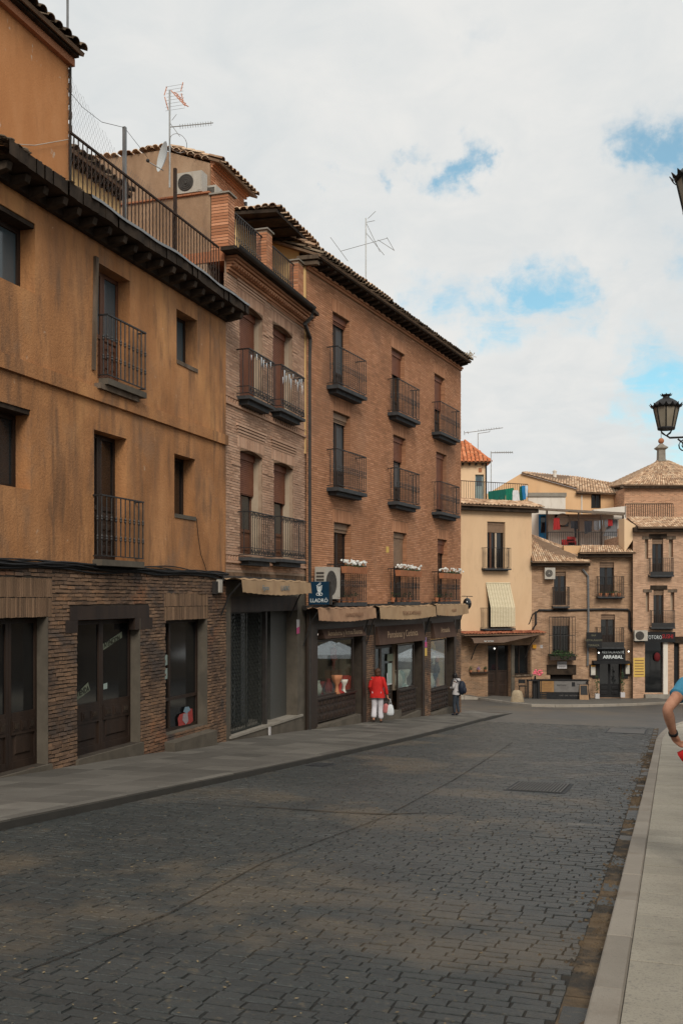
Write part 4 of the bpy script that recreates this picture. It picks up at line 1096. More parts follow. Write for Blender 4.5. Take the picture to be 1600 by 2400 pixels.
# strips of foil tied to the upper railings
FOIL = M('silver_foil_strip', [(.45, .48, .50), (.75, .77, .78)], 30, rough=.25, metal=.6)
rg = random.Random(8)
for key, (l, r) in (('u1', (586, 640)), ('u2', (660, 711))):
    fm_ = 11 if key == 'u2' else 6
    for i in range(fm_):
        px = l + (r - l) * (i + rg.random() * .8) / fm_; x = FB.X(px, -.32); z = bw[key][2] + 1.0 - rg.uniform(.02, .3 if key == 'u2' else .12); h = rg.uniform(.1, .34)
        m = MB(); w = .02; m.quad((x - w, -.335, z), (x + w, -.345, z), (x + w * .6, -.33, z - h), (x - w * .4, -.34, z - h)); m.quad((x - w, -.334, z), (x - w * .4, -.339, z - h), (x + w * .6, -.329, z - h), (x + w, -.344, z)); m.build('foil_strip', FOIL, B)
# ground floor: granite surround, recessed entrance with folding lattice gates
wall(MB(), xb0, xb1, zBg, zb2, [shop], .0, .9).build('granite_front', STONE_JAMB, B)
soldiers(B, xb0 + .1, xb1 - .25, FB.Z(620, 1362), zb2, BRICK_SOLDIER, .055, seed=6)
zs0 = shop[2]; xs0, xs1 = shop[0], shop[1]
MB().box(xs0 - .05, xs1 + .25, -.03, .9, zBg, zs0 - .003).build('plinth', STONE_JAMB, B)
MB().box(xs0 - .08, xs1 + .3, -.05, .9, zs0 - .002, zs0 + .05).build('threshold', STONE, B)
xm = FB.X(630); xg = FB.X(660)
MB().box(xm - .04, xm + .05, .06, .16, zs0 + .05, shop[3]).build('mullion', PIPE, B)
MB().box(xg + .02, xs1 - .0, .30, .9, zs0 + .05, shop[3] - .05).build('granite_panel', GRANITE, B)
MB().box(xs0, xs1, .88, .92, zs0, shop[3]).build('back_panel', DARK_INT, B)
MB().box(xs0, xs1, .0, .3, shop[3] - .35, shop[3] - .004).build('gate_box', WOOD, B)
GATE = M('green_black_lattice', [(.016, .018, .016), (.03, .032, .028)], 6, rough=.6)
def lattice(x0, x1, z0, z1, y, name='lattice_gate'):
    fr_ = frame_mb(x0, x1, z0, z1, y, .035, .03).build(name, GATE, B)
    pit = .085; m = MB(); k = x0 - (z1 - z0) / 2.0
    def clip(xa, za, dx, dz):
        out = []
        n = int((z1 - z0) / .04)
        for i in range(n + 1):
            z = z0 + (z1 - z0) * i / n; x = xa + dx * (z - za) / dz
            if x0 + .03 <= x <= x1 - .03: out.append((x, y + .015, z))
        return [out[0], out[-1]] if len(out) > 1 else None
    x = x0 - (z1 - z0) * .52
    cnt = 0
    while x < x1 + (z1 - z0) * .52:
        for sg in (1, -1):
            p = clip(x, z0, sg * .52, 1)
            if p:
                t_ = MB(); t_.tube(p, .006, 4); t_.build('lattice_bar', GATE, fr_); cnt += 1
        x += pit
    return fr_
zl1 = shop[3] - .35
lattice(xs0 + .01, FB.X(588), zs0 + .06, zl1, .10); lattice(FB.X(588) + .02, FB.X(624), zs0 + .06, zl1, .12); lattice(FB.X(634), FB.X(652), zs0 + .06, zl1, .30)
for (a, b, y) in ((xs0 + .02, FB.X(588), .45), (FB.X(588) + .05, FB.X(624), .45)):
    MB().box(a, b, y, y + .02, zs0 + .1, zl1).build('pane', SHOPGLASS2 if 'SHOPGLASS2' in globals() else GLASS, B)
MB().box(xs0 + .02, FB.X(624), .6, .62, zs0 + .1, zl1).build('curtain', CURTAIN, B)
# notice on the right stone jamb, little white marker low on the plinth
PINK = M('magenta_notice', [(.42, .05, .16), (.52, .10, .22)], 20, rough=.6); NWHITE = M('white_notice', [(.42, .40, .40), (.52, .50, .5)], 20, rough=.6)
n1 = paper(B, FB, ((695, 1452), (702, 1452), (702, 1470), (695, 1472)), -.004, NWHITE); paper(B, FB, ((695, 1472), (702, 1468), (702, 1484), (695, 1486)), -.0045, PINK)
x, z = FB.P(631, 1712, -.06); MB().box(x - .045, x + .045, -.085, -.055, z - .16, z + .08).build('marker', NWHITE, B)
core(B, xb0 + .02, xb1 - .02, zBg, zBc + .25, .95, 7, MORTAR_PALE)
core(B, xb0 + .02, xb1 - .02, zb2, zBc + .25, .42, .96, MORTAR_PALE)

# folded awning over that entrance
def awning(fr, name, label, pts, out, mat, txt, tmat, parent_y=0.0, wav=14, sag_=.06):
    """Rolled shop awning: cassette at the wall, folded cloth and a hanging scalloped valance. pts: px corners tl,tr,br,bl of the valance."""
    q = [fr.P(px, py, -out) for px, py in pts]
    x0, x1 = min(q[0][0], q[3][0]), max(q[1][0], q[2][0]); zt = (q[0][1] + q[1][1]) / 2; zb = (q[2][1] + q[3][1]) / 2
    Tn = thing(name, label, 'awning', tuple(fr.W(x0, -out, zb)), fr.a)
    W, H = x1 - x0, zt - zb
    n = 44; m = MB(); m.sm = True
    def yy(u, v): return .012 * math.sin(u * 31) * (1 - v) + .02 * math.sin(u * 9) * (1 - v) - .03 * (1 - v)
    rows = 6
    for i in range(n + 1):
        for j in range(rows + 1):
            u, v = i / n, j / rows
            zz = H * v + (0 if j else .018 * abs(math.sin(u * math.pi * wav)) - .02) - sag_ * math.sin(u * math.pi) * (1 - v)
            m.v.append((W * u, yy(u, v), zz))
    for i in range(n):
        for j in range(rows):
            a = i * (rows + 1) + j; m.f.append((a, a + rows + 1, a + rows + 2, a + 1)); m.r.append(0)
    m.build('valance', mat, Tn)
    # folded cloth on top running back to the cassette
    c = MB(); c.sm = True
    for i in range(n + 1):
        for j, (y, z) in enumerate(((0, H), (out * .3, H + .04), (out * .6, H + .01), (out * .9, H + .07))):
            c.v.append((W * i / n, y + .01 * math.sin(i * .7 + j), z + .012 * math.sin(i * 1.1 + j * 2)))
    for i in range(n):
        for j in range(3): a = i * 4 + j; c.f.append((a, a + 4, a + 5, a + 1)); c.r.append(0)
    c.build('folded_cloth', mat, Tn)
    MB().box(0, W, out * .72, out - .005, H - .02, H + .09).build('cassette', PIPE, Tn)
    for s in (.02, W - .05):
        MB().tube([(s, out - .02, -.05 - H * 2.2), (s, out * .5, -H * .3), (s, .03, H * .7)], .018, 5).build('support_arm', IRON, Tn)
    if txt:
        for (t_, u, sz, shr) in txt: text(Tn, t_, W * u, H * .5 - sag_ * .6, sz, -.055, tmat, shear=shr, wide=.9)
    return Tn
awning(FB, 'entrance_awning', 'sand coloured awning with washed-out blue print over the latticed entrance', ((566, 1360), (728, 1364), (727, 1387), (566, 1389)), .55, CANVAS, (('Figuras', .28, .15, .3), ('LLADRÓ', .56, .16, 0)), BLUE_LET)

# blue projecting shop sign: stands out from the wall, its face towards the camera
def blue_sign():
    xs = FC.X(733.5); zt, zb = FC.Z(733, 1363), FC.Z(733, 1417)
    # face is perpendicular to the front: spans outwards; found from its two edges in the photograph
    wa = FB.W(xb1 - .12, -.12, 0); outv = -FB.ey
    w0 = wa; k = Frame(w0.x, w0.y, 0, math.atan2(outv.y, outv.x))     # local x points to the street
    l, zt = k.P(724, 1363); r, zb = k.P(771, 1417)
    Sg = thing('projecting_sign', 'dark blue projecting shop sign with white flower emblem beside the tall air conditioner', 'sign', tuple(k.W(l, 0, zb)), k.a)
    W, H = r - l, zt - zb
    MB().box(0, W, .0, .12, 0, H).build('panel', SIGN_BLUE, Sg)
    MB().box(W, W + .05, .005, .115, 0, H - .002).build('edge', PIPE, Sg)
    text(Sg, 'LLADRÓ', W * .50, H * .17, H * .235, -.004, SIGN_WHITE, wide=.92)
    e = MB(); cx, cz, s = W * .52, H * .66, H * .17          # tulip-like emblem over a knot
    for pts in ([(-.75, .9), (-.6, -.2), (-.3, -.75), (.3, -.75), (.6, -.2), (.75, .9)], [(-.3, .8), (-.28, -.6)], [(.3, .8), (.28, -.6)], [(0, .7), (0, -.7)], [(-.95, .95), (-.45, .8)], [(.95, .95), (.45, .8)],
                [(-.5, 1.25), (-.1, 1.05), (.3, 1.25), (.55, 1.55), (.2, 1.6), (-.2, 1.35)]):
        e.tube([(cx + a * s * .8, -.006, cz + b * s) for a, b in pts], s * .10, 5)
    for sx in (-1, 1):
        e.tube([(cx + sx * (.55 + .45 * math.cos(a)) * s * .8, -.006, cz - s * 1.25 + .32 * s * math.sin(a)) for a in [i * math.pi / 6 for i in range(13)]], s * .09, 5)
    e.tube([(cx, -.006, cz - s * .8), (cx, -.006, cz - s * 1.7)], s * .09, 5)
    e.build('emblem', SIGN_WHITE, Sg)
    MB().tube([(W * .2, .06, H), (W * .2, .06, H + .12), (-.3, .06, H + .12)], .014, 5).build('bracket', IRON, Sg)
blue_sign()

# ================================================================== roof terrace of the narrow house
zT = zG + .05
for (px0, px1, ptop, dpt) in ((535, 550, (535, 452), .40), (625, 638, (625, 537.5), .26), (699, 711, (699, 610), .24)):
    x0, x1 = FB.X(px0), FB.X(px1); zt = FB.Z(*ptop)
    p = MB().box(x0 + .008, x1 - .008, .008, dpt - .008, zT - .2, zt).build('terrace_pier', MORTAR_PALE, B)
    nb_ = int((zt - zT + .2) / .066)
    for i in range(nb_):
        z = zT - .2 + i * .066; w = x1 - x0
        cuts = [0, w * .52, w] if i % 2 else [0, w * .27, w * .77, w]
        for a, b in zip(cuts[:-1], cuts[1:]): MB().box(x0 + a + .004, x0 + b - .004, 0, dpt * .5, z + .006, z + .058).build('brick', BRICK_PIER, p)
        cuts = [0, .12, dpt - .004] if i % 2 else [0, .2, dpt - .004]
        me = MB().box(x0 - .003, x0 + .05, .004, dpt - .004, z + .006, z + .058).build('brick', BRICK_PIER, p)
    MB().box(x0 - .04, x1 + .04, -.04, dpt + .04, zt, zt + .035).build('coping', STONE, p)
def rail_run(x0, x1, y, z0, h, label):
    Tn = thing('terrace_railing', label, 'railing', tuple(FB.W(x0, y, z0)), FB.a)
    L_ = x1 - x0
    MB().box(0, L_, -.014, .014, h - .014, h + .01).build('handrail', IRON, Tn)
    MB().box(0, L_, -.01, .01, .05, .065).build('lower_rail', IRON, Tn)
    bm_ = bar_mesh(h, .01, IRON, (.5,)); n = int(L_ / .115)
    for i in range(n + 1): obj('bar', bm_, Tn, loc=(L_ * i / n, 0, 0))
zr = FB.Z(660, 596, .12); 
rail_run(FB.X(550, .12), FB.X(624, .12), .12, zT, zr - zT, 'black terrace railing above the gutter, left of the middle brick pier')
rail_run(FB.X(638, .12), FB.X(698, .12), .12, zT, zr - zT, 'black terrace railing above the gutter, right of the middle brick pier')
MB().box(xb0, xb1, .0, 3.2, zT - .25, zT - .02).build('terrace_floor', TERRACOTTA, B)
# cream flank wall and the little roof over it
xF = FB.X(701, .22); zf = FB.Z(701, 537, .22)
P_ = MB().box(xF, xb1 + .6, .22, 1.0, zT, zf).build('flank_wall', YELLOW, B)
c0, cz0 = FB.P(648, 487, .05); c1 = xb1 + .9
cn = MB(); cn.hexa([(c0, .05, cz0 - .1), (c1, .05, cz0 - .1), (c1, 1.3, cz0 - .02), (c0, 1.3, cz0 - .02), (c0, .05, cz0 - .02), (c1, .05, cz0 - .02), (c1, 1.3, cz0 + .06), (c0, 1.3, cz0 + .06)])
cnp = cn.build('canopy', EAVE_WOOD, B)
tiles(cnp, (c0, .0, cz0), (1, 0, 0), (0, 1, .05), c1 - c0, 1.2, TILE, edge_solo=1, seed=12, bed=False)
for i in range(7):
    t_ = obj('tile', tile_mesh(.19, .5, TILE), cnp); t_.matrix_local = Matrix.Translation((c0 - .06, .14 + i * .19, cz0 + .05 + random.uniform(-.02, .02))) @ Matrix.Rotation(-math.pi / 2, 4, 'Z') @ Matrix.Rotation(-.05, 4, 'X')
for i in range(5): MB().box(c0 + .3 + i * .7, c0 + .4 + i * .7, .1, 1.2, cz0 - .13, cz0 - .1).build('beam', EAVE_WOOD, cnp)
MB().box(c0 + .3, c1, 1.25, 1.32, zT, cz0).build('back_wall', YELLOW, cnp)

# ================================================================== brown penthouse behind the terrace
yP = 2.0
Pn = FB.root('rooftop_house', 'brown stuccoed rooftop house with tiled verge behind the terrace railing', 'house')
x0 = FB.X(492, yP); x1 = FB.X(570, yP); zc = FB.Z(494, 384, yP); zlow = zT
zpk = FB.Z(377, 345, yP + 1.3)
g = MB(); yp = yP + 1.35; yb = yP + 3.4
def pr(y, z): return (x0, y, z)
gp = [(yP, zlow), (yP, zc), (yp, zpk), (yb, zpk), (yb, zlow)]
g.poly([(x0, y, z) for y, z in gp][::-1]); g.poly([(x1, y, z) for y, z in gp])
for i in range(len(gp)):
    (a, b), (c, d) = gp[i], gp[(i + 1) % len(gp)]
    g.quad((x0, a, b), (x0, c, d), (x1, c, d), (x1, a, b))
pg = g.build('gable_wall', STUCCO, Pn)
MB().box(x0 + .02, x1 + .01, yP - .02, yP + .1, zlow, zc - .02).build('front_backing', MORTAR, Pn)
bricks(Pn, [(x0 + .03, x1 + .01, FB.Z(530, 500, yP), zc - .1)], [], BRICK_PIER, .24, .066, .014, .006, .002, y=yP - .02, limit=150, seed=14)
for i in range(3): MB().box(x0 + .02, x1 + .12, yP - .06 - .06 * i, yP, zc - .1 + i * .06, zc - .05 + i * .06).build('cornice_course', BRICK_PIER, Pn)
u = Vector((0, yp - yP, zpk - zc)).normalized()
tiles(Pn, (x0 - .05, yP - .3, zc + .02), (1, 0, 0), u, x1 - x0 + .35, (yp - yP) * 1.2, TILE, edge_solo=1, seed=15)
for i in range(9):
    y = yP + .1 + i * .2; z = zc + .06 + min(1, (y - yP) / (yp - yP)) * (zpk - zc) + random.uniform(-.015, .015)
    t_ = obj('tile', tile_mesh(.19, .4, TILE), Pn); t_.matrix_local = Matrix.Translation((x0 - .10, y, z)) @ Matrix.Rotation(-math.pi / 2, 4, 'Z')
for i in range(9):
    y = yp + .3 + i * .21
    t_ = obj('tile', tile_mesh(.20, .4, TILE), Pn); t_.matrix_local = Matrix.Translation((x0 - .10, y, zpk + .03 + random.uniform(-.02, .02))) @ Matrix.Rotation(-math.pi / 2, 4, 'Z')
MB().tube([(x1 + .05, yP - .05, zc - .2), (x1 + .05, yP - .05, zc - 1.3)], .05, 6).build('downpipe', ZINC, Pn)
# stuccoed parapet running back from the first pier
xw = FB.X(535) ; zw = FB.Z(497, 459, .45)
Pw = thing('terrace_parapet', 'brown stucco parapet wall with terracotta coping beside the tall brick pier', 'wall', tuple(FB.W(xw, .45, zT)), FB.a)
MB().box(0, .22, -.03, 2.3, -.4, zw - zT).build('wall', STUCCO, Pw)
n = 11
for i in range(n): MB().box(-.05, .27, -.03 + 2.33 * i / n + .004, -.03 + 2.33 * (i + 1) / n - .004, zw - zT, zw - zT + .035).build('coping_tile', TERRACOTTA, Pw)
# lower ochre lean-to with old tiles behind the mesh
yL = 1.4; xl0, xl1 = FB.X(163, yL), FB.X(301, yL); zl = FB.Z(232, 397, yL)
Ln = FB.root('lean_to', 'low yellow lean-to with a dark tiled eave behind the terrace mesh', 'shed')
MB().box(xl0, xl1, yL + .2, yL + 1.9, zAt, zl - .05).build('wall', YELLOW, Ln)
MB().box(xl0, xl1 + .1, yL + .0, yL + .22, zl - .10, zl - .03).build('eave', EAVE_WOOD, Ln)
for i in range(9): MB().box(xl0 + .2 + i * (xl1 - xl0 - .3) / 8, xl0 + .29 + i * (xl1 - xl0 - .3) / 8, yL + .03, yL + .2, zl - .17, zl - .101).build('beam', EAVE_WOOD, Ln)
tiles(Ln, (xl0, yL - .05, zl - .02), (1, 0, 0), (0, 1, .30), xl1 - xl0 + .1, .31, TILE_OLD, edge_solo=1, seed=17)
MB().box(xA0, xb0 + .6, .35, 7.4, zAt - .06, zAt + .22).build('terrace_floor', TERRACOTTA, A)

# ------------------------------------------------------------------ air conditioners, aerials and the dish
def ac_unit(fr, name, label, x, y, z, W, D, H, rz=0.0, fan=True, grille_l=True):
    w = fr.W(x, y, z); Tn = thing(name, label, 'air conditioner', tuple(w), fr.a + rz, 'air conditioning units')
    m = MB(); b = .02
    m.box(0, W, 0, D, 0, H); bo = m.build('casing', WHITE_METAL, Tn)
    cx = W * .40; r = min(H * .42, W * .36)
    MB().lathe([(r, 0), (r, .008), (r * .9, .012)], n=20).mesh
    dsk = MB(); n = 22; ring = [(cx + r * math.cos(2 * math.pi * i / n), -.006, H * .5 + r * math.sin(2 * math.pi * i / n)) for i in range(n)]
    dsk.poly(ring[::1]); dsk.build('fan_opening', FANGRILL, Tn)
    gr = MB()
    for k in range(1, 5): gr.tube([(cx + r * k / 4.5 * math.cos(2 * math.pi * i / 16), -.014, H * .5 + r * k / 4.5 * math.sin(2 * math.pi * i / 16)) for i in range(17)], .004, 3)
    gr.blob((cx, -.012, H * .5), (r * .16, .012, r * .16), 8, 4); gr.build('fan_guard', WHITE_METAL if not grille_l else FANGRILL, Tn)
    if grille_l:
        for k in range(7): MB().box(-.006, -.0005, D * .12, D * .88, H * (.14 + k * .105), H * (.14 + k * .105) + H * .065).build('louvre', FANGRILL, Tn)
    MB().box(W * .83, W - .02, -.008, -.001, H * .06, H * .94).build('service_panel', WHITE_METAL, Tn)
    for s in (.1, W - .16): MB().box(s, s + .06, .02, D - .02, -.05, -.001).build('foot', IRON, Tn)
    return Tn
xac = xw - .02; 
# first unit stands on the parapet with its fan towards the camera side
wA_ = FB.W(xw + .02, .95, zw + .09); 
ac = ac_unit(FB, 'air_conditioner', 'white air conditioner with round fan on the brown parapet below the dish', xw + .02, .62 + .66, zw + .09, .64, .28, .45, -math.pi / 2)
ac2 = ac_unit(FB, 'air_conditioner', 'white air conditioner with louvred side beside the tall brick pier', FB.X(506, .5), .5, zw + .10, .80, .28, .27, 0)
def aerial_parts(T_, H, mat): MB().tube([(0, 0, 0), (0, 0, H)], .02, 6).build('mast', mat, T_)
ALU = M('weathered_aluminium', [(.28, .28, .27), (.42, .42, .41)], 8, rough=.45, metal=.4); COPPERY = M('orange_faded_plastic', [(.55, .25, .16), (.65, .36, .26)], 8, rough=.7); DISH = M('grey_dish', [(.40, .42, .42), (.5, .52, .52)], 4, rough=.5)
xm_, zm0 = FB.P(398, 440, 1.0); _, zm1 = FB.P(398, 212, 1.0); wm = FB.W(xm_, 1.0, zm0)
An = thing('television_aerial', 'tall mast with grid aerial, comb aerial and white dish above the brown parapet', 'aerial', tuple(wm), 0)
S = wm.y / FPX                      # metres per photo pixel at that distance
Hm = zm1 - zm0; aerial_parts(An, Hm, ALU)
def pl(dx, dy, y=0.0): return (dx * S, y, Hm - dy * S)     # offsets from the mast head in photo pixels
gd = MB()
for k in range(8): gd.tube([pl(-10 + (1.2 * k if k < 4 else 0), -8 + k * 8), pl(32 - (0 if k < 4 else -.5 * k), -15 + k * 8)], .0035, 4)
gd.build('reflector_grid', ALU, An)
for a, b in (((-7, -10), (-13, 10)), ((31, -20), (26, 0)), ((-12, 14), (-4, 44)), ((27, 6), (31, 24))): MB().tube([pl(*a, .02), pl(*b, .02)], .012, 5).build('reflector_edge', COPPERY, An)
bd = MB(); bd.tube([pl(3, 0), pl(36, 36)], .012, 5)
for k in range(5): bd.tube([pl(10 + 6 * k, 4 + 7 * k), pl(20 + 6 * k, 10 + 7 * k)], .012, 4)
bd.build('boom', COPPERY, An)
cb = MB(); cb.tube([pl(0, 86), pl(102, 76)], .011, 5); cb.build('comb_boom', ALU, An)
for k in range(13): MB().tube([pl(24 + 6 * k, 79 - .6 * k), pl(25 + 6 * k, 90 - .6 * k)], .006, 4).build('comb_rod', ALU, An)
MB().tube([pl(5, 70), pl(16, 56)], .006, 4).build('comb_rod', ALU, An); MB().tube([pl(2, 78), pl(24, 108)], .006, 4).build('comb_rod', ALU, An)
lp_ = [pl(20 + 20 * math.cos(a), 124 + 10 * math.sin(a), .25 * math.sin(a)) for a in [i * math.pi / 8 for i in range(17)]]
MB().tube(lp_, .006, 4).build('loop_aerial', ALU, An)
ds = MB(); ds.sm = True; cd = Vector(pl(-10, 158)); nd = Vector((-.85, -.5, .15)).normalized(); ux = nd.cross(Vector((0, 0, 1))).normalized(); uz = ux.cross(nd)
for j in range(6):
    for i in range(20):
        r = .29 * j / 5; a = 2 * math.pi * i / 20
        ds.v.append(tuple(cd + ux * r * math.cos(a) + uz * r * 1.1 * math.sin(a) + nd * (.08 * (r / .29) ** 2)))
for j in range(5):
    for i in range(20): a = j * 20 + i; b = j * 20 + (i + 1) % 20; ds.f.append((a, b, b + 20, a + 20)); ds.r.append(0)
ds.build('dish', DISH, An)
MB().tube([tuple(cd - nd * .0 - uz * .28), tuple(cd + nd * .34 - uz * .22)], .012, 5).build('dish_arm', ALU, An)
hd = MB().blob(tuple(cd + nd * .36 - uz * .2), .04); hd.build('receiver_head', PIPE, An)

# ================================================================== large brick building with nine balconies
C = FC.root('brick_apartment_building', 'large orange brick building with nine iron balconies and shops on its ground floor', 'building')
zCt = FC.Z(892, 737); zCg = solve_ground(FC, xC1) - .8
zCs = FC.Z(900, 1421)                        # top of the shop storey
cw = {}
for key, l, r, tl, br in (('11', 779, 818, (779, 726.5), (793, 899)), ('12', 917, 947, (917, 812.6), (931, 965)), ('13', 1017, 1041, (1017, 876), (1031, 1012)),
                          ('21', 780, 820, (780, 961.5), (795, 1140)), ('22', 920.7, 950, (920.7, 1017), (935, 1176)), ('23', 1021, 1045, (1021, 1058), (1033, 1200)),
                          ('31', 781.6, 822, (781.6, 1223.5), (795, 1411)), ('32', 921, 952.5, (921, 1246), (935, 1411)), ('33', 1024.5, 1047, (1024.5, 1262.5), (1036, 1411))):
    x0, x1 = FC.X(l), FC.X(r); zt = FC.Z(*tl); zb = FC.Z(br[0], br[1], -.33); cw[key] = [x0, x1, zb, zt]
for row in '123':
    zb = sum(cw[row + c][2] for c in '123') / 3; zt = sum(cw[row + c][3] for c in '123') / 3
    for c in '123': cw[row + c][2] = zb; cw[row + c][3] = zt
opsC = [tuple(q) for q in cw.values()]
wall(MB(), 0, xC1, zCs, zCt, opsC, 0, .26).build('wall_backing', MORTAR, C)
MB().box(xC1 - .3, xC1, .002, 9, zCg, zCt).build('side_wall', BRICK_RED, C)
sold = [(q[0] - .10, q[1] + .10, q[3], q[3] + .36) for q in opsC]
bricks(C, [(.02, xC1, zCs + .02, zCt - .12)], opsC + sold, BRICK_RED, .26, .0585, .013, .009, .002, rank=nearest(FC), limit=300, seed=41)
for q in sold: soldiers(C, q[0], q[1], q[2] + .003, q[3], BRICK_RED, .052, seed=int(q[0] * 10))
# jamb bricks: toothed returns lining each opening
for q in opsC:
    m = MB(); n = int((q[3] - q[2]) / .0585)
    for i in range(n):
        z = q[2] + i * .0585; m.rv = random.random()
        m.box(q[1] - .006 - .004 * (i % 2), q[1] + .0, .004, .245, z + .007, z + .052)
    m.build('jamb_bricks', BRICK_RED, C, kind='stuff')
shut = {'11': .12, '12': .36, '13': .55, '21': .12, '22': .36, '23': .92, '31': .12, '32': .50, '33': .22}
for k, q in cw.items():
    panel_door(C, q[0], q[1], q[2], q[3] - .05, .19, 2, WOOD, GLASS_BLUE if k in ('11', '21', '22') else GLASS_DARK, .26, 'balcony_door', (1, 1))
    roller(C, q[0] + .005, q[1] - .012, q[3] - (q[3] - q[2]) * shut[k], q[3] - .01, .10, SHUTTER_TAN if k in ('32', '31', '21') else SHUTTER_RED)
for k, q in cw.items():
    l, r = {'1': (791.5, 857), '2': (931, 982), '3': (1032, 1075.5)}[k[1]]
    x0, x1 = FC.X(l, -.33), FC.X(r, -.33)
    if k == '33' or x1 > xC1 - .02: x1 = min(x1, xC1 + .05)
    balcony(C, x0, x1, q[2], .33, 1.03, 15, 2, .10, IRON_SLAB, IRON, .0095, (.42, .52), under=.10, over=.03)
# moulded wall plate and boarded eave on beam ends
OC = .42
MB().box(0, xC1 + .01, -.05, .01, zCt - .12, zCt - .06).build('cornice_course', BRICK_RED, C); MB().box(0, xC1 + .02, -.10, .01, zCt - .058, zCt).build('cornice_course', BRICK_RED, C)
zE2 = FC.Z(920, 725, -OC); xe0 = -.04; xe1 = FC.X(1100, -OC)
ev = MB(); ev.hexa([(xe0, -OC, zE2), (xe1, -OC, zE2), (xe1, .2, zCt + .03), (xe0, .2, zCt + .03), (xe0, -OC, zE2 + .05), (xe1, -OC, zE2 + .05), (xe1, .2, zCt + .08), (xe0, .2, zCt + .08)])
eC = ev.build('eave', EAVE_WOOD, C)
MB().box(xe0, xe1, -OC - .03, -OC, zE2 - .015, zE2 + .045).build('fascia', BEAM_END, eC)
nb = 30
for i in range(nb):
    x = .1 + (xe1 - .25) * i / (nb - 1)
    MB().hexa([(x - .05, -OC + .03, zE2 - .07), (x + .05, -OC + .03, zE2 - .07), (x + .05, .0, zCt - .06), (x - .05, .0, zCt - .06), (x - .05, -OC + .03, zE2 - .002), (x + .05, -OC + .03, zE2 - .002), (x + .05, .0, zCt + .028), (x - .05, .0, zCt + .028)]).build('beam', EAVE_WOOD, eC)
for dx, dz, ln in ((0, 0, .55), (.05, -.13, .42)):                # weathered beam end at the left corner
    MB().hexa([(-.16 + dx, -.42 + dx, zE2 - .02 + dz), (-.03 + dx, -.42 + dx, zE2 - .02 + dz), (-.03 + dx, .2, zE2 + .02 + dz), (-.16 + dx, .2, zE2 + .02 + dz), (-.16 + dx, -.42 + dx, zE2 + .08 + dz), (-.03 + dx, -.42 + dx, zE2 + .08 + dz), (-.03 + dx, .2, zE2 + .12 + dz), (-.16 + dx, .2, zE2 + .12 + dz)]).build('beam', WOOD_GREY, eC)
u = Vector((0, 1, .42)).normalized()
tiles(C, (xe0 - .1, -OC - .07, zE2 + .07), (1, 0, 0), u, xe1 - xe0 + .12, 5.0, TILE_OLD, edge_solo=2, seed=42, w=.195)
xk = FC.X(912, -OC + .3)
tiles(C, (xe0 - .1, -OC + .18, zE2 + .33), (1, 0, 0), u, xk - xe0, 3.0, TILE, edge_solo=1, seed=43, w=.195, bed=False)
# dry weeds on the corner of the eave
DRY = M('dry_weed', [(.30, .22, .12), (.42, .33, .20)], 10, rough=.95)
wd = MB(); rg = random.Random(3)
for i in range(60):
    p = Vector((xe1 + rg.uniform(-.2, .1), -OC + rg.uniform(-.05, .2), zE2 + .12)); d = Vector((rg.gauss(.1, .5), rg.gauss(-.1, .4), rg.uniform(.4, 1))).normalized() * rg.uniform(.12, .34)
    q = p + d; s = Vector((0, 0, 1)).cross(d).normalized() * .008
    wd.quad(tuple(p - s), tuple(p + s), tuple(q + s), tuple(q - s))
    wd.blob(tuple(q), .018, 4, 3)
wdo = thing('weed_tuft', 'dry tuft of weeds growing from the corner of the tiled eave', 'weeds', tuple(FC.W(0, 0, 0)), FC.a); wd.build('stalks', DRY, wdo, kind='stuff')
# side wall above the neighbour, chimney-less back mass
core(C, .05, xC1 - .31, zCs, zCt, .40, 9, MORTAR); MB().box(-.02, .1, .02, 9, zCs + 4, zCt + .1).build('flank_wall', YELLOW, C)

# ------------------------------------------------------------------ shop storey
sh1 = (FC.X(742), FC.X(848), FC.Z(790, 1694), FC.Z(800, 1470)); sh2 = (FC.X(876), FC.X(988), FC.Z(930, 1676), FC.Z(930, 1462)); sh3 = (FC.X(1009), FC.X(1062), FC.Z(1035, 1670), FC.Z(1035, 1456))
opsS = [sh1, sh2, sh3]
wall(MB(), 0, xC1, zCg, zCs, opsS, 0, .30).build('shop_wall', MORTAR_DARK, C)
zp = FC.Z(930, 1472)
piers = [(FC.X(856), FC.X(875), FC.Z(865, 1488)), (FC.X(993), FC.X(1008), FC.Z(1000, 1477)), (FC.X(1066), xC1, FC.Z(1070, 1472))]
bricks(C, [(a, b, zCg + .4, zt) for a, b, zt in piers], [], BRICK_OLD, .22, .064, .016, .02, .004, limit=300, seed=44, name='pier_brick')
SHOPWOOD = M('varnished_shopfront', [(.020, .013, .010), (.036, .024, .017)], 3, (1, 1, .2), .45, .1, spec=.4)
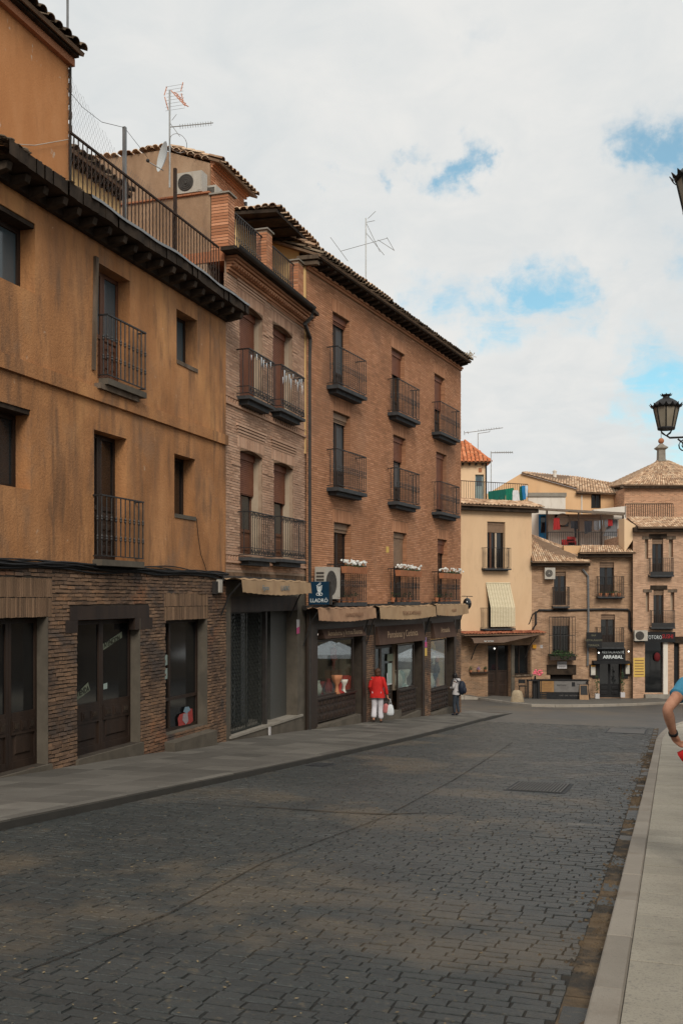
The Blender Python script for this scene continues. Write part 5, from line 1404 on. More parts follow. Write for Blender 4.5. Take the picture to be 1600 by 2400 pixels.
# dark fascia with rounded corner brackets
MB().box(0, xC1 - .02, -.035, .0, sh1[3] + .02, zCs - .02).build('fascia', SHOPWOOD, C)
for a, b in ((0, sh1[0]), (sh1[1], piers[0][0]), (piers[0][1], sh2[0] + .04), (sh2[1], piers[1][0]), (sh3[1], piers[2][0])):
    if b - a > .03: MB().box(a, b, -.03, .02, zCg + .3, sh1[3] + .02).build('shopfront_post', SHOPWOOD, C)
INT = M('shop_interior', [(.14, .11, .08), (.20, .16, .12)], 2, rough=.9); INT_LIT = M('lit_tone_shop_interior', [(.42, .30, .17), (.52, .38, .22)], 2, rough=.9)  # second interior is paler and warmer: lamplight put into its colour
def shopfront(q, board_px, board_y, glass_px, glass_y, name, txt, size, warm=False, shr=.35, door=None):
    x0, x1, z0, z1 = q
    gx0, gx1 = FC.X(glass_px[0]), FC.X(glass_px[1]); cxp = (glass_px[0] + glass_px[1]) / 2
    gz0, gz1 = FC.Z(cxp, glass_y[1], .12), FC.Z(cxp, glass_y[0], .12)
    bp = (board_px[0] + board_px[1]) / 2; bx0, bx1 = FC.X(board_px[0]), FC.X(board_px[1]); bz1, bz0 = FC.Z(bp, board_y[0]), FC.Z(bp, board_y[1])
    bo = MB().hexa([(bx0, -.16, bz0), (bx1, -.16, bz0), (bx1, .06, bz0), (bx0, .06, bz0), (bx0, -.05, bz1), (bx1, -.05, bz1), (bx1, .06, bz1), (bx0, .06, bz1)]).build('name_board', CANVAS_SIGN, C)
    tilt = math.atan2(.11, bz1 - bz0)
    ym = -.112
    text(bo, txt, (bx0 + bx1) / 2, (bz0 + bz1) / 2 , size, ym, GOLD_LET, shear=shr, rot=(math.pi / 2 - tilt, 0, 0), wide=.95, bold=.002)
    MB().box(x0, x1, -.02, .06, bz1, z1 + .03).build('transom', SHOPWOOD, C)
    w = frame_mb(gx0, gx1, gz0, gz1, .10, .05, .05).build(name, SHOPWOOD, C)
    MB().box(gx0 + .05, gx1 - .05, .13, .138, gz0 + .05, gz1 - .05).build('pane', SHOPGLASS, w)
    MB().box(gx0 - .02, gx1 + .02, .0, .12, gz0 - .04, gz0).build('sill', SHOPWOOD, w)
    # panelled stall riser
    g0 = solve_ground(FC, gx0); g1 = solve_ground(FC, gx1)
    zr = max(g0, g1) + .13
    rs = MB().box(gx0 - .03, gx1 + .03, .06, .12, zr, gz0 - .04).build('stall_riser', SHOPWOOD, C)
    nx = max(3, int((gx1 - gx0) / .23)); nz = max(2, int((gz0 - zr) / .17)); pw, ph = (gx1 - gx0) / nx, (gz0 - .06 - zr) / nz
    pm = MB(); e = .03; e2 = .07
    pm.v += [(e, 0, e), (pw - e, 0, e), (pw - e, 0, ph - e), (e, 0, ph - e), (e2, -.035, e2 * .8), (pw - e2, -.035, e2 * .8), (pw - e2, -.035, ph - e2 * .8), (e2, -.035, ph - e2 * .8)]
    pm.f += [(4, 5, 6, 7), (0, 1, 5, 4), (1, 2, 6, 5), (2, 3, 7, 6), (3, 0, 4, 7)]; pm.r += [0] * 5; pme = pm.mesh('panel', WOOD)
    for i in range(nx):
        for j in range(nz): obj('panel', pme, rs, loc=(gx0 + i * pw, .06, zr + .01 + j * ph))
    MB().hexa([(gx0 - .1, -.10, zCg), (gx1 + .06, -.10, zCg), (gx1 + .06, .3, zCg), (gx0 - .1, .3, zCg), (gx0 - .1, -.10, zr - .10), (gx1 + .06, -.10, zr - .02), (gx1 + .06, .3, zr - .0), (gx0 - .1, .3, zr - .002)]).build('stone_step', STONE_JAMB, C)
    # display space behind the glass
    D = 1.3; im = INT_LIT if warm else INT
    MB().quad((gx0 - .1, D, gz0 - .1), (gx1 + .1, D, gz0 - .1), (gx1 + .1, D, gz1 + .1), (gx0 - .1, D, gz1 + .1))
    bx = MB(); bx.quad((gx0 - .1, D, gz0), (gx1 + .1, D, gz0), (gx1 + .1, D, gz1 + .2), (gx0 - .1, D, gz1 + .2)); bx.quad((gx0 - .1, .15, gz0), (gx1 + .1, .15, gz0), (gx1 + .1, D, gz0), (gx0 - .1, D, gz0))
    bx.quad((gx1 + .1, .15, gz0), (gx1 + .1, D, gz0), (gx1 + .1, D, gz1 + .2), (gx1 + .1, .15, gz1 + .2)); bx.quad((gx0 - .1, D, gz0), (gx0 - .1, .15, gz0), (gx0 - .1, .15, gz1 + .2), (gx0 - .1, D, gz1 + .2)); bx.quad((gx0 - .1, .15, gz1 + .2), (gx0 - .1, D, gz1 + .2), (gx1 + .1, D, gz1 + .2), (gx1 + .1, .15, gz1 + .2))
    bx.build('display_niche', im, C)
    return gx0, gx1, gz0, gz1
s1 = shopfront(sh1, (750, 847), (1472, 1493), (743, 836), (1497, 1626), 'display_window', 'Armaduras y Armas Blancas', .21)
s2 = shopfront(sh2, (879, 987), (1465, 1506), (938, 977), (1508, 1611), 'display_window', 'Porcelanas y Cerámica', .30)
s3 = shopfront(sh3, (1010, 1060), (1459, 1494), (1010, 1052), (1497, 1611), 'display_window', 'Artesanía', .26, True)
# the glazed door of the middle shop
dx0, dx1 = FC.X(879), FC.X(934); dz0 = FC.Z(905, 1672); dz1 = s2[3]
dd = panel_door(C, dx0, dx1, dz0, dz1, .22, 2, SHOPWOOD, SHOPGLASS, .30, 'shop_door', (1, 2))
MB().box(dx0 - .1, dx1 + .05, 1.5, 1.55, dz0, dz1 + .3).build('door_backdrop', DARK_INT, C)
paper(dd, FC, ((908, 1555), (918, 1554), (918, 1601), (908, 1602)), .20, NOTICE_PALE); paper(dd, FC, ((907, 1533), (921, 1532), (921, 1549), (907, 1550)), .20, NOTICE)
paper(dd, FC, ((906, 1578), (918, 1577), (918, 1604), (907, 1606)), .201, NWHITE)
MB().box(dx0 - .05, dx1 + .1, -.05, .5, zCg, dz0 - .003).build('threshold', STONE_JAMB, C)
core(C, .05, xC1 - .31, zCg, zCs, 1.6, 9, MORTAR)
# hanging banner on the second pier, tile plaque, corner mirror
PURPLE = M('violet_notice', [(.20, .12, .26), (.27, .18, .33)], 12, rough=.7); YEL = M('yellow_notice', [(.55, .36, .08), (.62, .42, .12)], 12, rough=.7)
bn = paper(C, FC, ((993, 1494), (999, 1493.5), (999, 1518), (993, 1518)), -.028, PURPLE, 'banner'); paper(bn, FC, ((993, 1505), (1000, 1504), (1000, 1516), (993, 1517)), -.029, PINK, 'print'); paper(bn, FC, ((994, 1519), (1000, 1518.5), (1000, 1537), (994, 1537.5)), -.028, YEL, 'print')
paper(C, FC, ((904.5, 1281), (911, 1281), (911, 1295), (904.5, 1295)), -.012, YEL, 'wall_plaque')
mx, mz = FC.P(1094, 1415, -.35); 
Mr = thing('round_lamp', 'round dark glass lamp hanging on an iron bracket at the brick corner', 'lamp', tuple(FC.W(xC1, -.05, mz + .22)), FC.a)
dxm = mx - xC1
lb_ = MB(); lb_.sm = True; lb_.blob((dxm, -.30, -.22), (.20, .16, .22), 14, 8); lb_.build('globe', GLASS_DARK, Mr)
MB().tube([(-.02, 0, .06), (dxm - .1, -.2, .06), (dxm + .28, -.42, .05)], .014, 5).build('bracket', IRON, Mr); MB().tube([(dxm, -.3, 0), (dxm, -.3, .06)], .012, 5).build('hanger', IRON, Mr)

# awnings
awning(FC, 'shop_awning', 'faded brown awning with worn print over the leftmost shop window', ((745, 1430), (880, 1422.5), (880, 1446), (745, 1455)), .45, CANVAS_BROWN, (('DAMASQUINADOS', .58, .15, 0),), BROWN_LET)
awning(FC, 'shop_awning', 'sand coloured awning with faded capitals above the porcelain shop door', ((889, 1424), (1020, 1419.5), (1020, 1443), (889, 1450)), .45, CANVAS, (('TÉCNICAS ARTESANAS', .52, .17, 0),), BROWN_LET)
awning(FC, 'shop_awning', 'sand coloured scalloped awning at the corner of the brick building', ((1021.5, 1419), (1096, 1416), (1095, 1435), (1021.5, 1443)), .45, CANVAS, (('TOLEDO', .5, .14, 0),), BROWN_LET)
# wall-mounted unit beside the first balcony
xac, zac = FC.P(758, 1404, -.36)
ac_unit(FC, 'air_conditioner', 'tall white air conditioner behind the blue sign on the brick front', FC.X(762, -.36), -.36, FC.Z(762, 1404, -.36), .92, .30, FC.Z(762, 1328, -.36) - FC.Z(762, 1404, -.36))

# flower boxes on the first-floor railings
rg = random.Random(77)
for k, lab in (('31', 'terracotta flower boxes of white geraniums on the balcony right of the tall air conditioner'), ('32', 'terracotta flower boxes of white geraniums on the middle first-floor balcony'), ('33', 'terracotta flower boxes of white geraniums on the corner first-floor balcony')):
    q = cw[k]; l, r = {'31': (803, 853), '32': (929, 981), '33': (1031, 1074)}[k]
    x0, x1 = FC.X(l, -.40), FC.X(r, -.40); z = q[2] + .80
    Fb = thing('flower_box', lab, 'flower box', tuple(FC.W(x0, -.42, z)), FC.a, 'balcony flower boxes'); W = x1 - x0
    for i in range(3):
        a, b = W * i / 3 + .01, W * (i + 1) / 3 - .01
        MB().hexa([(a + .02, -.08, 0), (b - .02, -.08, 0), (b - .02, .06, 0), (a + .02, .06, 0), (a, -.11, .18), (b, -.11, .18), (b, .08, .18), (a, .08, .18)]).build('trough', TERRACOTTA, Fb)
    lf = MB(); leaves(lf, (W / 2, -.02, .21), (W / 2, .12, .07), 160, .03, rg); lf.build('foliage', GREEN_LEAF, Fb, kind='stuff')
    pt = MB()
    for i in range(52 if k != '33' else 36): pt.rv = rg.random(); pt.blob((rg.uniform(0, W), -.03 + rg.gauss(0, .07), .24 + rg.uniform(0, .12)), rg.uniform(.022, .045), 5, 3, .25)
    pt.build('blossom', PETAL, Fb, kind='stuff')
    fl_ = thing('potted_plants', {'31': 'small pots with bare and leafy plants on the balcony beside the air conditioner', '32': 'small pots on the floor of the middle first-floor balcony', '33': 'small pots on the floor of the corner first-floor balcony'}[k], 'plants', tuple(FC.W(x0, -.2, q[2])), FC.a, 'pots on first-floor balconies')
    for i in range(4):
        cx = W * (.1 + .25 * i); MB().lathe([(.05, 0), (.075, .13), (.08, .14)], (cx, 0, 0), 8).build('pot', TERRACOTTA, fl_)
        lf = MB(); leaves(lf, (cx, 0, .22), (.09, .08, .1), 26, .03, rg); lf.build('foliage', GREEN_LEAF, fl_, kind='stuff')

# things in the display windows
RED = M('scarlet_cloth', [(.20, .018, .015), (.27, .028, .022)], 8, rough=.8); IVORY = M('ivory_porcelain', [(.45, .42, .36), (.55, .52, .46)], 6, rough=.3)
gx0, gx1, gz0, gz1 = s1
Gd = thing('guardsman_figure', 'red-coated guardsman doll with tall black hat in the left display window', 'figure', tuple(FC.W(gx0 + (gx1 - gx0) * .80, .5, gz0 + .62)), FC.a)
MB().box(-.25, .25, -.15, .15, -.55, .0).build('plinth', WOOD_RED, Gd)
b_ = MB(); b_.sm = True; b_.lathe([(.06, 0), (.07, .25), (.09, .27), (.12, .42), (.13, .55), (.09, .62), (.03, .66)], n=10, sy=.7); b_.tube([(-.13, 0, .55), (-.16, 0, .4), (-.14, -.03, .27)], .032, 6); b_.tube([(.13, 0, .55), (.16, 0, .4), (.14, -.03, .27)], .032, 6); b_.build('coat', RED, Gd)
h_ = MB(); h_.sm = True; h_.blob((0, 0, .71), (.05, .055, .065), 8, 6); h_.build('face', SKIN, Gd); h_ = MB(); h_.sm = True; h_.lathe([(.06, .72), (.085, .78), (.08, .93), (.05, .98), (.01, .99)], n=10); h_.build('hat', BLACK, Gd)
rg = random.Random(19)
shapes = [[(.04, 0), (.07, .05), (.08, .12), (.05, .2), (.03, .24), (.045, .27)], [(.06, 0), (.03, .03), (.025, .12), (.07, .2), (.08, .26)], [(.09, 0), (.09, .02), (.03, .05), (.05, .16), (.02, .2)]]
def goods(s, lst, y=.5):
    gx0, gx1, gz0, gz1 = s
    for (u, dz, sh, sc, mt, nm, lab) in lst:
        o = MB(); o.sm = True; o.lathe([(r * sc, h * sc) for r, h in shapes[sh]], n=10)
        ob = o.build(nm, mt, None, loc=tuple(FC.W(gx0 + (gx1 - gx0) * min(.97, .26 + .72 * u), y - .22 + .2 * rg.random(), gz0 + dz))); tag(ob, lab, 'ornament')
goods(s1, ((.12, 0, 0, 1.5, IVORY, 'vase', 'ivory vase at the left end of the armoury shop window'), (.25, 0, 1, 1.4, RED, 'goblet', 'red goblet left of the guardsman doll'), (.62, 0, 0, 1.7, WOOD_RED, 'vase', 'brown wooden vase right of the guardsman doll'),
           (.74, 0, 2, 1.6, IVORY, 'figurine', 'ivory figurine low in the armoury shop window'), (.88, 0, 1, 1.2, TERRACOTTA, 'goblet', 'terracotta goblet at the right end of the armoury shop window')))
goods(s1, ((.33, 0, 0, 1.6, RED, 'vase', 'tall red vase low between goblet and guardsman doll'), (.55, 0, 2, 1.6, RED, 'figurine', 'red figurine at the foot of the guardsman doll'), (.68, .0, 1, 1.4, IVORY, 'goblet', 'large ivory goblet behind the brown vase'), (.45, 0, 1, 2.0, TERRACOTTA, 'goblet', 'terracotta goblet directly below the guardsman doll')), .3)
goods(s2, ((.2, 0, 0, 2.2, IVORY, 'vase', 'ivory vase in the window right of the porcelain shop door'), (.5, 0, 2, 2.8, NOTICE_PALE, 'figurine', 'pale green figurine in the window right of the porcelain shop door'), (.8, 0, 1, 2.2, IVORY, 'goblet', 'ivory goblet in the window right of the porcelain shop door')))
for i, zz in enumerate((.45, .85, 1.25)):
    MB().box(s3[0] + .02, s3[1] - .02, .5, 1.1, s3[2] + zz - .02, s3[2] + zz).build('shelf', WOOD, C)
goods(s3, ((.2, 0, 0, 2.0, IVORY, 'vase', 'ivory vase on the floor of the corner shop window'), (.55, 0, 1, 1.9, SIGN_BLUE, 'goblet', 'dark blue goblet on the floor of the corner shop window'), (.82, 0, 2, 1.5, TERRACOTTA, 'figurine', 'terracotta figurine on the floor of the corner shop window'),
           (.25, .45, 2, 1.6, YEL, 'figurine', 'yellow figurine on the lowest shelf of the corner shop window'), (.7, .45, 0, 1.6, WOOD, 'vase', 'dark vase on the lowest shelf of the corner shop window'), (.4, .85, 1, 1.1, IVORY, 'goblet', 'ivory goblet on the middle shelf of the corner shop window'),
           (.75, .85, 0, 1.0, TERRACOTTA, 'vase', 'terracotta vase on the middle shelf of the corner shop window'), (.5, 1.25, 0, 1.6, YEL, 'vase', 'yellow vase on the top shelf of the corner shop window')))

STRIP = {k: M('display_light_' + k, c, emit=e) for k, c, e in (('warm', (1, .74, .42), 6.0), ('mid', (1, .82, .6), 2.2), ('fill', (1, .85, .7), .9))}
for s_, k in ((s1, 'fill'), (s2, 'mid'), (s3, 'warm')):
    MB().box(s_[0] + .05, s_[1] - .05, .22, .26, s_[3] + .13, s_[3] + .17).build('display_light', STRIP[k], C)  # unseen strips; the left window's is added only to brighten its goods

# ================================================================== houses across the end of the street
FBRICK = brickmat('weathered_tan_brick', [(.29, .17, .098), (.38, .235, .142), (.45, .29, .185)], (.33, .23, .158), .25, .064, .012, stains=((1.3, (1, 1, .6), .48, .66, (.19, .112, .07), .7), (.5, (1, 1, 1), .5, .66, (.43, .285, .19), .7), (7, (1, 1, 2), .56, .7, (.15, .085, .05), .5)))
FBRICK_PINK = brickmat('pinkish_brick', [(.38, .22, .14), (.46, .28, .185), (.52, .335, .23)], (.42, .30, .21), .25, .064, .012, stains=((1.2, (1, 1, .6), .5, .7, (.27, .155, .095), .6), (7, (1, 1, 2), .58, .72, (.24, .13, .085), .5)))
FBRICK_RED = brickmat('warm_red_brick', [(.42, .21, .12), (.50, .27, .165)], (.46, .32, .215), .26, .085, .015, stains=((.8, (1, 1, 1), .55, .7, (.42, .26, .16), .5),))
FBRICK_LOW = brickmat('rough_low_brick', [(.20, .115, .065), (.27, .16, .092), (.33, .205, .125)], (.24, .165, .11), .26, .075, .016, stains=((1.1, (1, 1, 1), .5, .66, (.11, .075, .05), .7),))
def house(fr, name, label): return fr.root(name, label, 'house')
def iron_balcony(parent, fr, l, r, yt, yb, dep=.4, n=11, mat=None, solid=.0, und=.06):
    x0, x1 = fr.X(l, -dep), fr.X(r, -dep); zb = fr.Z((l + r) / 2, yb, -dep); zt = fr.Z((l + r) / 2, yt, -dep)
    b = balcony(parent, x0, x1, zb, dep, zt - zb, n, 2, .09, IRON_SLAB, mat or IRON, .012, (), under=und)
    if solid: MB().box(x0, x1, -dep - .02, -dep + .02, zb, zb + solid).build('apron', IRON, b)
    return b
def op(fr, l, r, t, b): c = (l + r) / 2; return (fr.X(l), fr.X(r), fr.Z(c, b), fr.Z(c, t))
GZ = -6.2
# ------------------------------------------------------------------ cream house on the corner
_d = Vector((*[c * 58.6 for c in (_ray(1245, 1402)[0], _ray(1245, 1402)[1])], 0)); FD = Frame(_d.x, _d.y, 0, R(24))
D = house(FD, 'cream_corner_house', 'cream plastered house with a hanging straw blind, facing down the street')
xl, xr = FD.X(1030), 0.0
zEd = FD.Z(1160, 1199); zTr = FD.Z(1160, 1478)
dw1, dw2 = op(FD, 1141, 1183, 1223, 1332), op(FD, 1143, 1195, 1366, 1472)
dd0, dwn = op(FD, 1143, 1197, 1512, 1634), op(FD, 1201, 1246 - 3, 1512, 1581)
wall(MB(), xl, xr, zTr, zEd, [dw1, dw2], 0, .3).build('plaster_wall', CREAM, D)
wall(MB(), xl, xr, GZ, zTr, [dd0, dwn], .02, .4).build('brick_wall', FBRICK_LOW, D)
window(D, dw1[0], dw1[1], dw1[2], dw1[3], .22, WOOD, GLASS_DARK, name='balcony_window'); roller(D, dw1[0], dw1[1], dw1[3] - .62, dw1[3], .12, SHUTTER_TAN)
for a in (.32, .62): MB().box(dw1[0] + (dw1[1] - dw1[0]) * (a - .10), dw1[0] + (dw1[1] - dw1[0]) * a, .19, .2, dw1[2], dw1[3] - .6).build('curtain', CREAM_DUSTY if a > .4 else WOOD_RED, D)
window(D, dw2[0], dw2[1], dw2[2], dw2[3], .22, WOOD, GLASS_DARK, name='balcony_window')
iron_balcony(D, FD, 1137, 1196, 1284, 1332, .4, 12); iron_balcony(D, FD, 1135, 1206, 1425, 1473, .45, 12)
panel_door(D, dd0[0], dd0[1], dd0[2], dd0[3], .3, 2, WOOD, GLASS_DARK, .5, 'entrance_door', (1, 2)); window(D, dwn[0], dwn[1], dwn[2], dwn[3], .3, WOOD, GLASS_DARK, name='low_window')
MB().box(dd0[1], dd0[1] + .22, -.03, .02, GZ, dd0[3]).build('door_post', STONE_JAMB, D)
MB().box(dwn[0] - .1, dwn[1] + .1, -.06, .3, dwn[2] - .1, dwn[2]).build('sill', WOOD_GREY, D)
MB().box(dd0[0] - .1, dd0[1] + .1, -.3, .3, GZ, dd0[2] - .004).build('threshold', STONE, D)
zl_, xl_ = FD.Z(1120, 1573), FD.X(1098); MB().box(FD.X(1099), FD.X(1142), -.22, .02, zl_ - .12, zl_ - .04).build('wall_shelf', WOOD, D)
core(D, xl, xr - .02, GZ, zEd - .02, .45, 7, CREAM)
# main eave and terrace
e_ = MB().box(xl, xr + .25, -.35, .02, zEd, zEd + .28).build('eave', EAVE_WOOD, D)
u = Vector((0, 1, .30)).normalized()
tiles(D, (xl, -.5, zEd + .28), (1, 0, 0), u, xr - xl + .55, 1.5, TILE, edge_solo=0, seed=51, w=.24)
MB().box(xl, xr, .95, 7, zEd - .2, zEd + .78).build('terrace_base', STUCCO, D)
# straw blind, hung from the lintel over the lower balcony rail
Bl = thing('straw_blind', 'pale straw roller blind draped over the lower balcony of the cream house', 'blind', tuple(FD.W(FD.X(1137), 0, dw2[3])), FD.a)
x0b, x1b = 0, FD.X(1193) - FD.X(1137); zd = dw2[3]
STRAW = M('woven_straw', [(.58, .50, .34), (.68, .60, .43)], 6, (1, 1, 4), .95); STRAWD = M('straw_cord', (.36, .29, .18), rough=.95)
za, zb_, zc_ = FD.Z(1165, 1367, -.05) - zd, FD.Z(1178, 1424, -.55) - zd, FD.Z(1178, 1469, -.55) - zd
bm_ = MB(); nsl = 34; sx0, sx1 = FD.X(1149, -.55) - FD.X(1137), FD.X(1206, -.55) - FD.X(1137)
def blind_pt(q, e):
    if q < .56: k = q / .56; return (0 + sx0 * k if e == 0 else x1b + (sx1 - x1b) * k, -.05 - .52 * k, za + (zb_ - za) * k)
    k = (q - .56) / .44; return (sx0 if e == 0 else sx1, -.57, zb_ + (zc_ - zb_) * k)
for i in range(nsl):
    q0, q1 = i / nsl, (i + .88) / nsl; bm_.rv = random.random()
    a, b, c, d = blind_pt(q0, 0), blind_pt(q0, 1), blind_pt(q1, 1), blind_pt(q1, 0); o_ = Vector((0, .012, 0))
    bm_.hexa([d, c, tuple(Vector(c) + o_), tuple(Vector(d) + o_), a, b, tuple(Vector(b) + o_), tuple(Vector(a) + o_)])
bm_.build('slats', STRAW, Bl, kind='stuff')
for i in range(9):
    f = (i + .5) / 9; pts = []
    for q in (0, .28, .56, .78, 1): a, b = Vector(blind_pt(q, 0)), Vector(blind_pt(q, 1)); p = a.lerp(b, f); p.y -= .012; pts.append(tuple(p))
    MB().tube(pts, .008, 4).build('cord', STRAWD, Bl)
MB().tube([(0, -.05, za + .02), (x1b, -.05, za + .02)], .035, 6).build('roll', STRAW, Bl)
# tiled pent roof over the bar, with a half-open awning
zc1 = FD.Z(1180, 1484, -.7); xc0, xc1_ = FD.X(1086, -.8), FD.X(1275, -.8)
Pr = MB().box(xc0, xc1_, -.8, .0, zc1 - .16, zc1 - .06).build('pent_roof', EAVE_WOOD, D)
tiles(Pr, (xc0, -.95, zc1 - .05), (1, 0, 0), (0, 1, .10), xc1_ - xc0, 1.0, TILE_PENT, edge_solo=0, seed=52, w=.2, bed=True)
aw_ = thing('bar_awning', 'dull brown half-rolled awning under the tiled pent roof of the cream house', 'awning', tuple(FD.W(FD.X(1110, -1.0), -1.0, FD.Z(1190, 1500, -1.0))), FD.a)
Wa = FD.X(1262, -1.0) - FD.X(1110, -1.0)
m = MB(); m.hexa([(0, -.02, -.14), (Wa * .45, -.02, -.14), (Wa * .45, .02, -.12), (0, .02, -.12), (-.1, -.02, .1), (Wa, -.02, .26), (Wa, .02, .26), (-.1, .02, .1)]); m.build('valance', CANVAS_DARK, aw_)
m = MB(); m.quad((-.1, .02, .1), (Wa, .02, .26), (Wa, .98, .4), (-.1, .98, .4)); m.build('cloth', CANVAS_DARK, aw_); text(aw_, 'bar terraza', Wa * .22, -.03, .14, -.03, SIGN_WHITE)
for x in (.4, Wa - .3): MB().tube([(x, .95, -1.1), (x, .5, -.4), (x + .1, .0, .1)], .03, 5).build('support_arm', IRON, aw_)
LAMPW = M('lit_bulb', (1.0, .95, .85), emit=1.6); LAMPY = M('amber_lamp', (.55, .26, .02), rough=.5)
def bulb(fr, px, py, y, name, label, r=.06, mat=None, base=True):
    x, z = fr.P(px, py, y); w = fr.W(x, y, z); Tn = thing(name, label, 'lamp', tuple(w), fr.a)
    b = MB(); b.sm = True; b.blob((0, 0, 0), r, 10, 6); b.build('bulb', mat or LAMPW, Tn)
    MB().tube([(0, 0, r * .8), (0, 0, r * 2), (0, -y, r * 2.2)], .015, 5).build('bracket', IRON, Tn)
bulb(FD, 1158, 1520, -.25, 'door_lamp', 'small glowing lamp above the bar entrance of the cream house', .05)
x, z = FD.P(1251, 1515, -.1); am = MB().box(-.11, .11, -.08, .08, -.11, .11).build('sign_box', LAMPY, None, loc=tuple(FD.W(x, -.1, z))); tag(am, 'small amber plastic box sign under the pent roof edge', 'sign')
rgx = random.Random(61)
for px, lab in ((1103, 'small green pot plant on the left of the wall shelf'), (1121, 'low purple flowers in the middle of the wall shelf'), (1137, 'small green pot plant on the right of the wall shelf')):
    x = FD.X(px, -.1); Tn = thing('potted_plant', lab, 'plant', tuple(FD.W(x, -.1, zl_ - .04)), FD.a, 'plants on the wall shelf')
    MB().lathe([(.05, 0), (.08, .12)], n=8).build('pot', TERRACOTTA, Tn); lf = MB(); leaves(lf, (0, 0, .2), (.12, .1, .12), 40, .04, rgx); lf.build('foliage', GREEN_LEAF if px != 1121 else PURPLE, Tn, kind='stuff')

# ------------------------------------------------------------------ little tower with the red roof, behind the terrace
FT = Frame(0, 62.5, 0, 0)
Tw = FT.root('red_roofed_tower', 'small cream roof tower with bright terracotta tiles behind the terrace railing', 'house')
x0, x1 = FT.X(1040), FT.X(1137); z1 = FT.Z(1100, 1085); z0 = FT.Z(1100, 1190)
td = (FT.X(1113), FT.X(1133), FT.Z(1120, 1172), FT.Z(1120, 1112))
wall(MB(), x0, x1, z0, z1, [td], 0, .25).build('wall', PALECREAM, Tw); MB().box(x0, x1 - .01, .26, 4, z0, z1 - .01).build('inner_wall', PALECREAM, Tw)
TEAL = M('grey_teal_paint', [(.16, .22, .22), (.22, .28, .28)], 4, rough=.6); BLUEDOOR = M('bright_blue_paint', [(.01, .14, .33), (.015, .19, .42)], 4, rough=.5)
dr = MB().box(td[0], td[1], .15, .2, td[2], td[3]).build('door', TEAL, Tw); MB().box(td[0] + .08, td[1] - .12, .13, .149, (td[2] + td[3]) / 2 + .1, td[3] - .1).build('pane', GLASS_BLUE, dr)
vx, vz = FT.P(1124.5, 1102); v_ = MB().box(vx - .1, vx + .1, -.03, .0, vz - .13, vz + .13).build('vent_block', TERRACOTTA, Tw)
MB().box(x0, x1 + .25, -.3, .0, z1 - .02, z1 + .08).build('eave', WOOD_GREY, Tw)
for i in range(6): MB().box(x1 - .25 - i * .42, x1 - .13 - i * .42, -.28, .0, z1 - .16, z1 - .021).build('beam', EAVE_WOOD, Tw)
MB().tube([(x1 + .03, -.05, z1), (x1 + .03, -.05, z0)], .05, 6).build('downpipe', PIPE, Tw)
xe = FT.X(1151, -.4); xt = FT.X(1088, 1.6); zt_ = FT.Z(1088, 1034, 1.6); ze = FT.Z(1100, 1083, -.4); Wt, Lt = xe - (x0 - .3), math.hypot(2.0, zt_ - ze)
u = Vector((0, 2.0, zt_ - ze)).normalized()
lim = lambda a, b: a < Wt - (xe - xt) * b / Lt
tiles(Tw, (x0 - .3, -.4, ze), (1, 0, 0), u, Wt, Lt, TILE_RED, inside=lim, seed=53, w=.23, bedpoly=[(0, 0), (Wt, 0), (Wt - (xe - xt), Lt), (0, Lt)])
m = MB(); m.poly([(xe, -.4, ze), (xe, 3.6, ze), (xt, 1.6, zt_)]); m.build('hip_slope', TILE_RED, Tw)
MB().tube([(xe, -.4, ze + .05), (xt, 1.6, zt_ + .05)], .08, 6).build('hip_ridge', TILE_RED, Tw)
def mast(fr, px, y0, y1, y, name, label, parts):
    x, zb = fr.P(px, y0, y); zt = fr.Z(px, y1, y); w = fr.W(x, y, zb); Tn = thing(name, label, 'aerial', tuple(w), fr.a); s = w.y / FPX
    MB().tube([(0, 0, 0), (0, 0, zt - zb)], .028, 5).build('mast', ALU, Tn)
    for (a, b, c, d, r) in parts: MB().tube([((a - px) * s, 0, (y1 - b) * s + zt - zb), ((c - px) * s, 0, (y1 - d) * s + zt - zb)], r, 4).build('rod', ALU, Tn)
mast(FT, 1119.5, 1062, 1015, 1.0, 'television_aerial', 'thin horizontal comb aerial standing on the red tiled tower roof', [(1088, 1014.5, 1178, 1002.5, .022), (1119, 1016, 1147, 1012, .018), (1147, 1012, 1147, 1007, .015), (1087, 1010, 1088, 1020, .02), (1095, 1011, 1097, 1017, .02)] + [(1120 + 6 * i, 1006.5 - .8 * i, 1121 + 6 * i, 1011.5 - .8 * i, .012) for i in range(9)])
mast(FT, 1150, 1150, 1058, -2.5, 'television_aerial', 'thin mast with short comb aerial right of the red roofed tower', [(1150, 1061, 1201, 1060, .028)] + [(1160 + 5 * i, 1057.5, 1160.5 + 5 * i, 1063, .015) for i in range(9)])
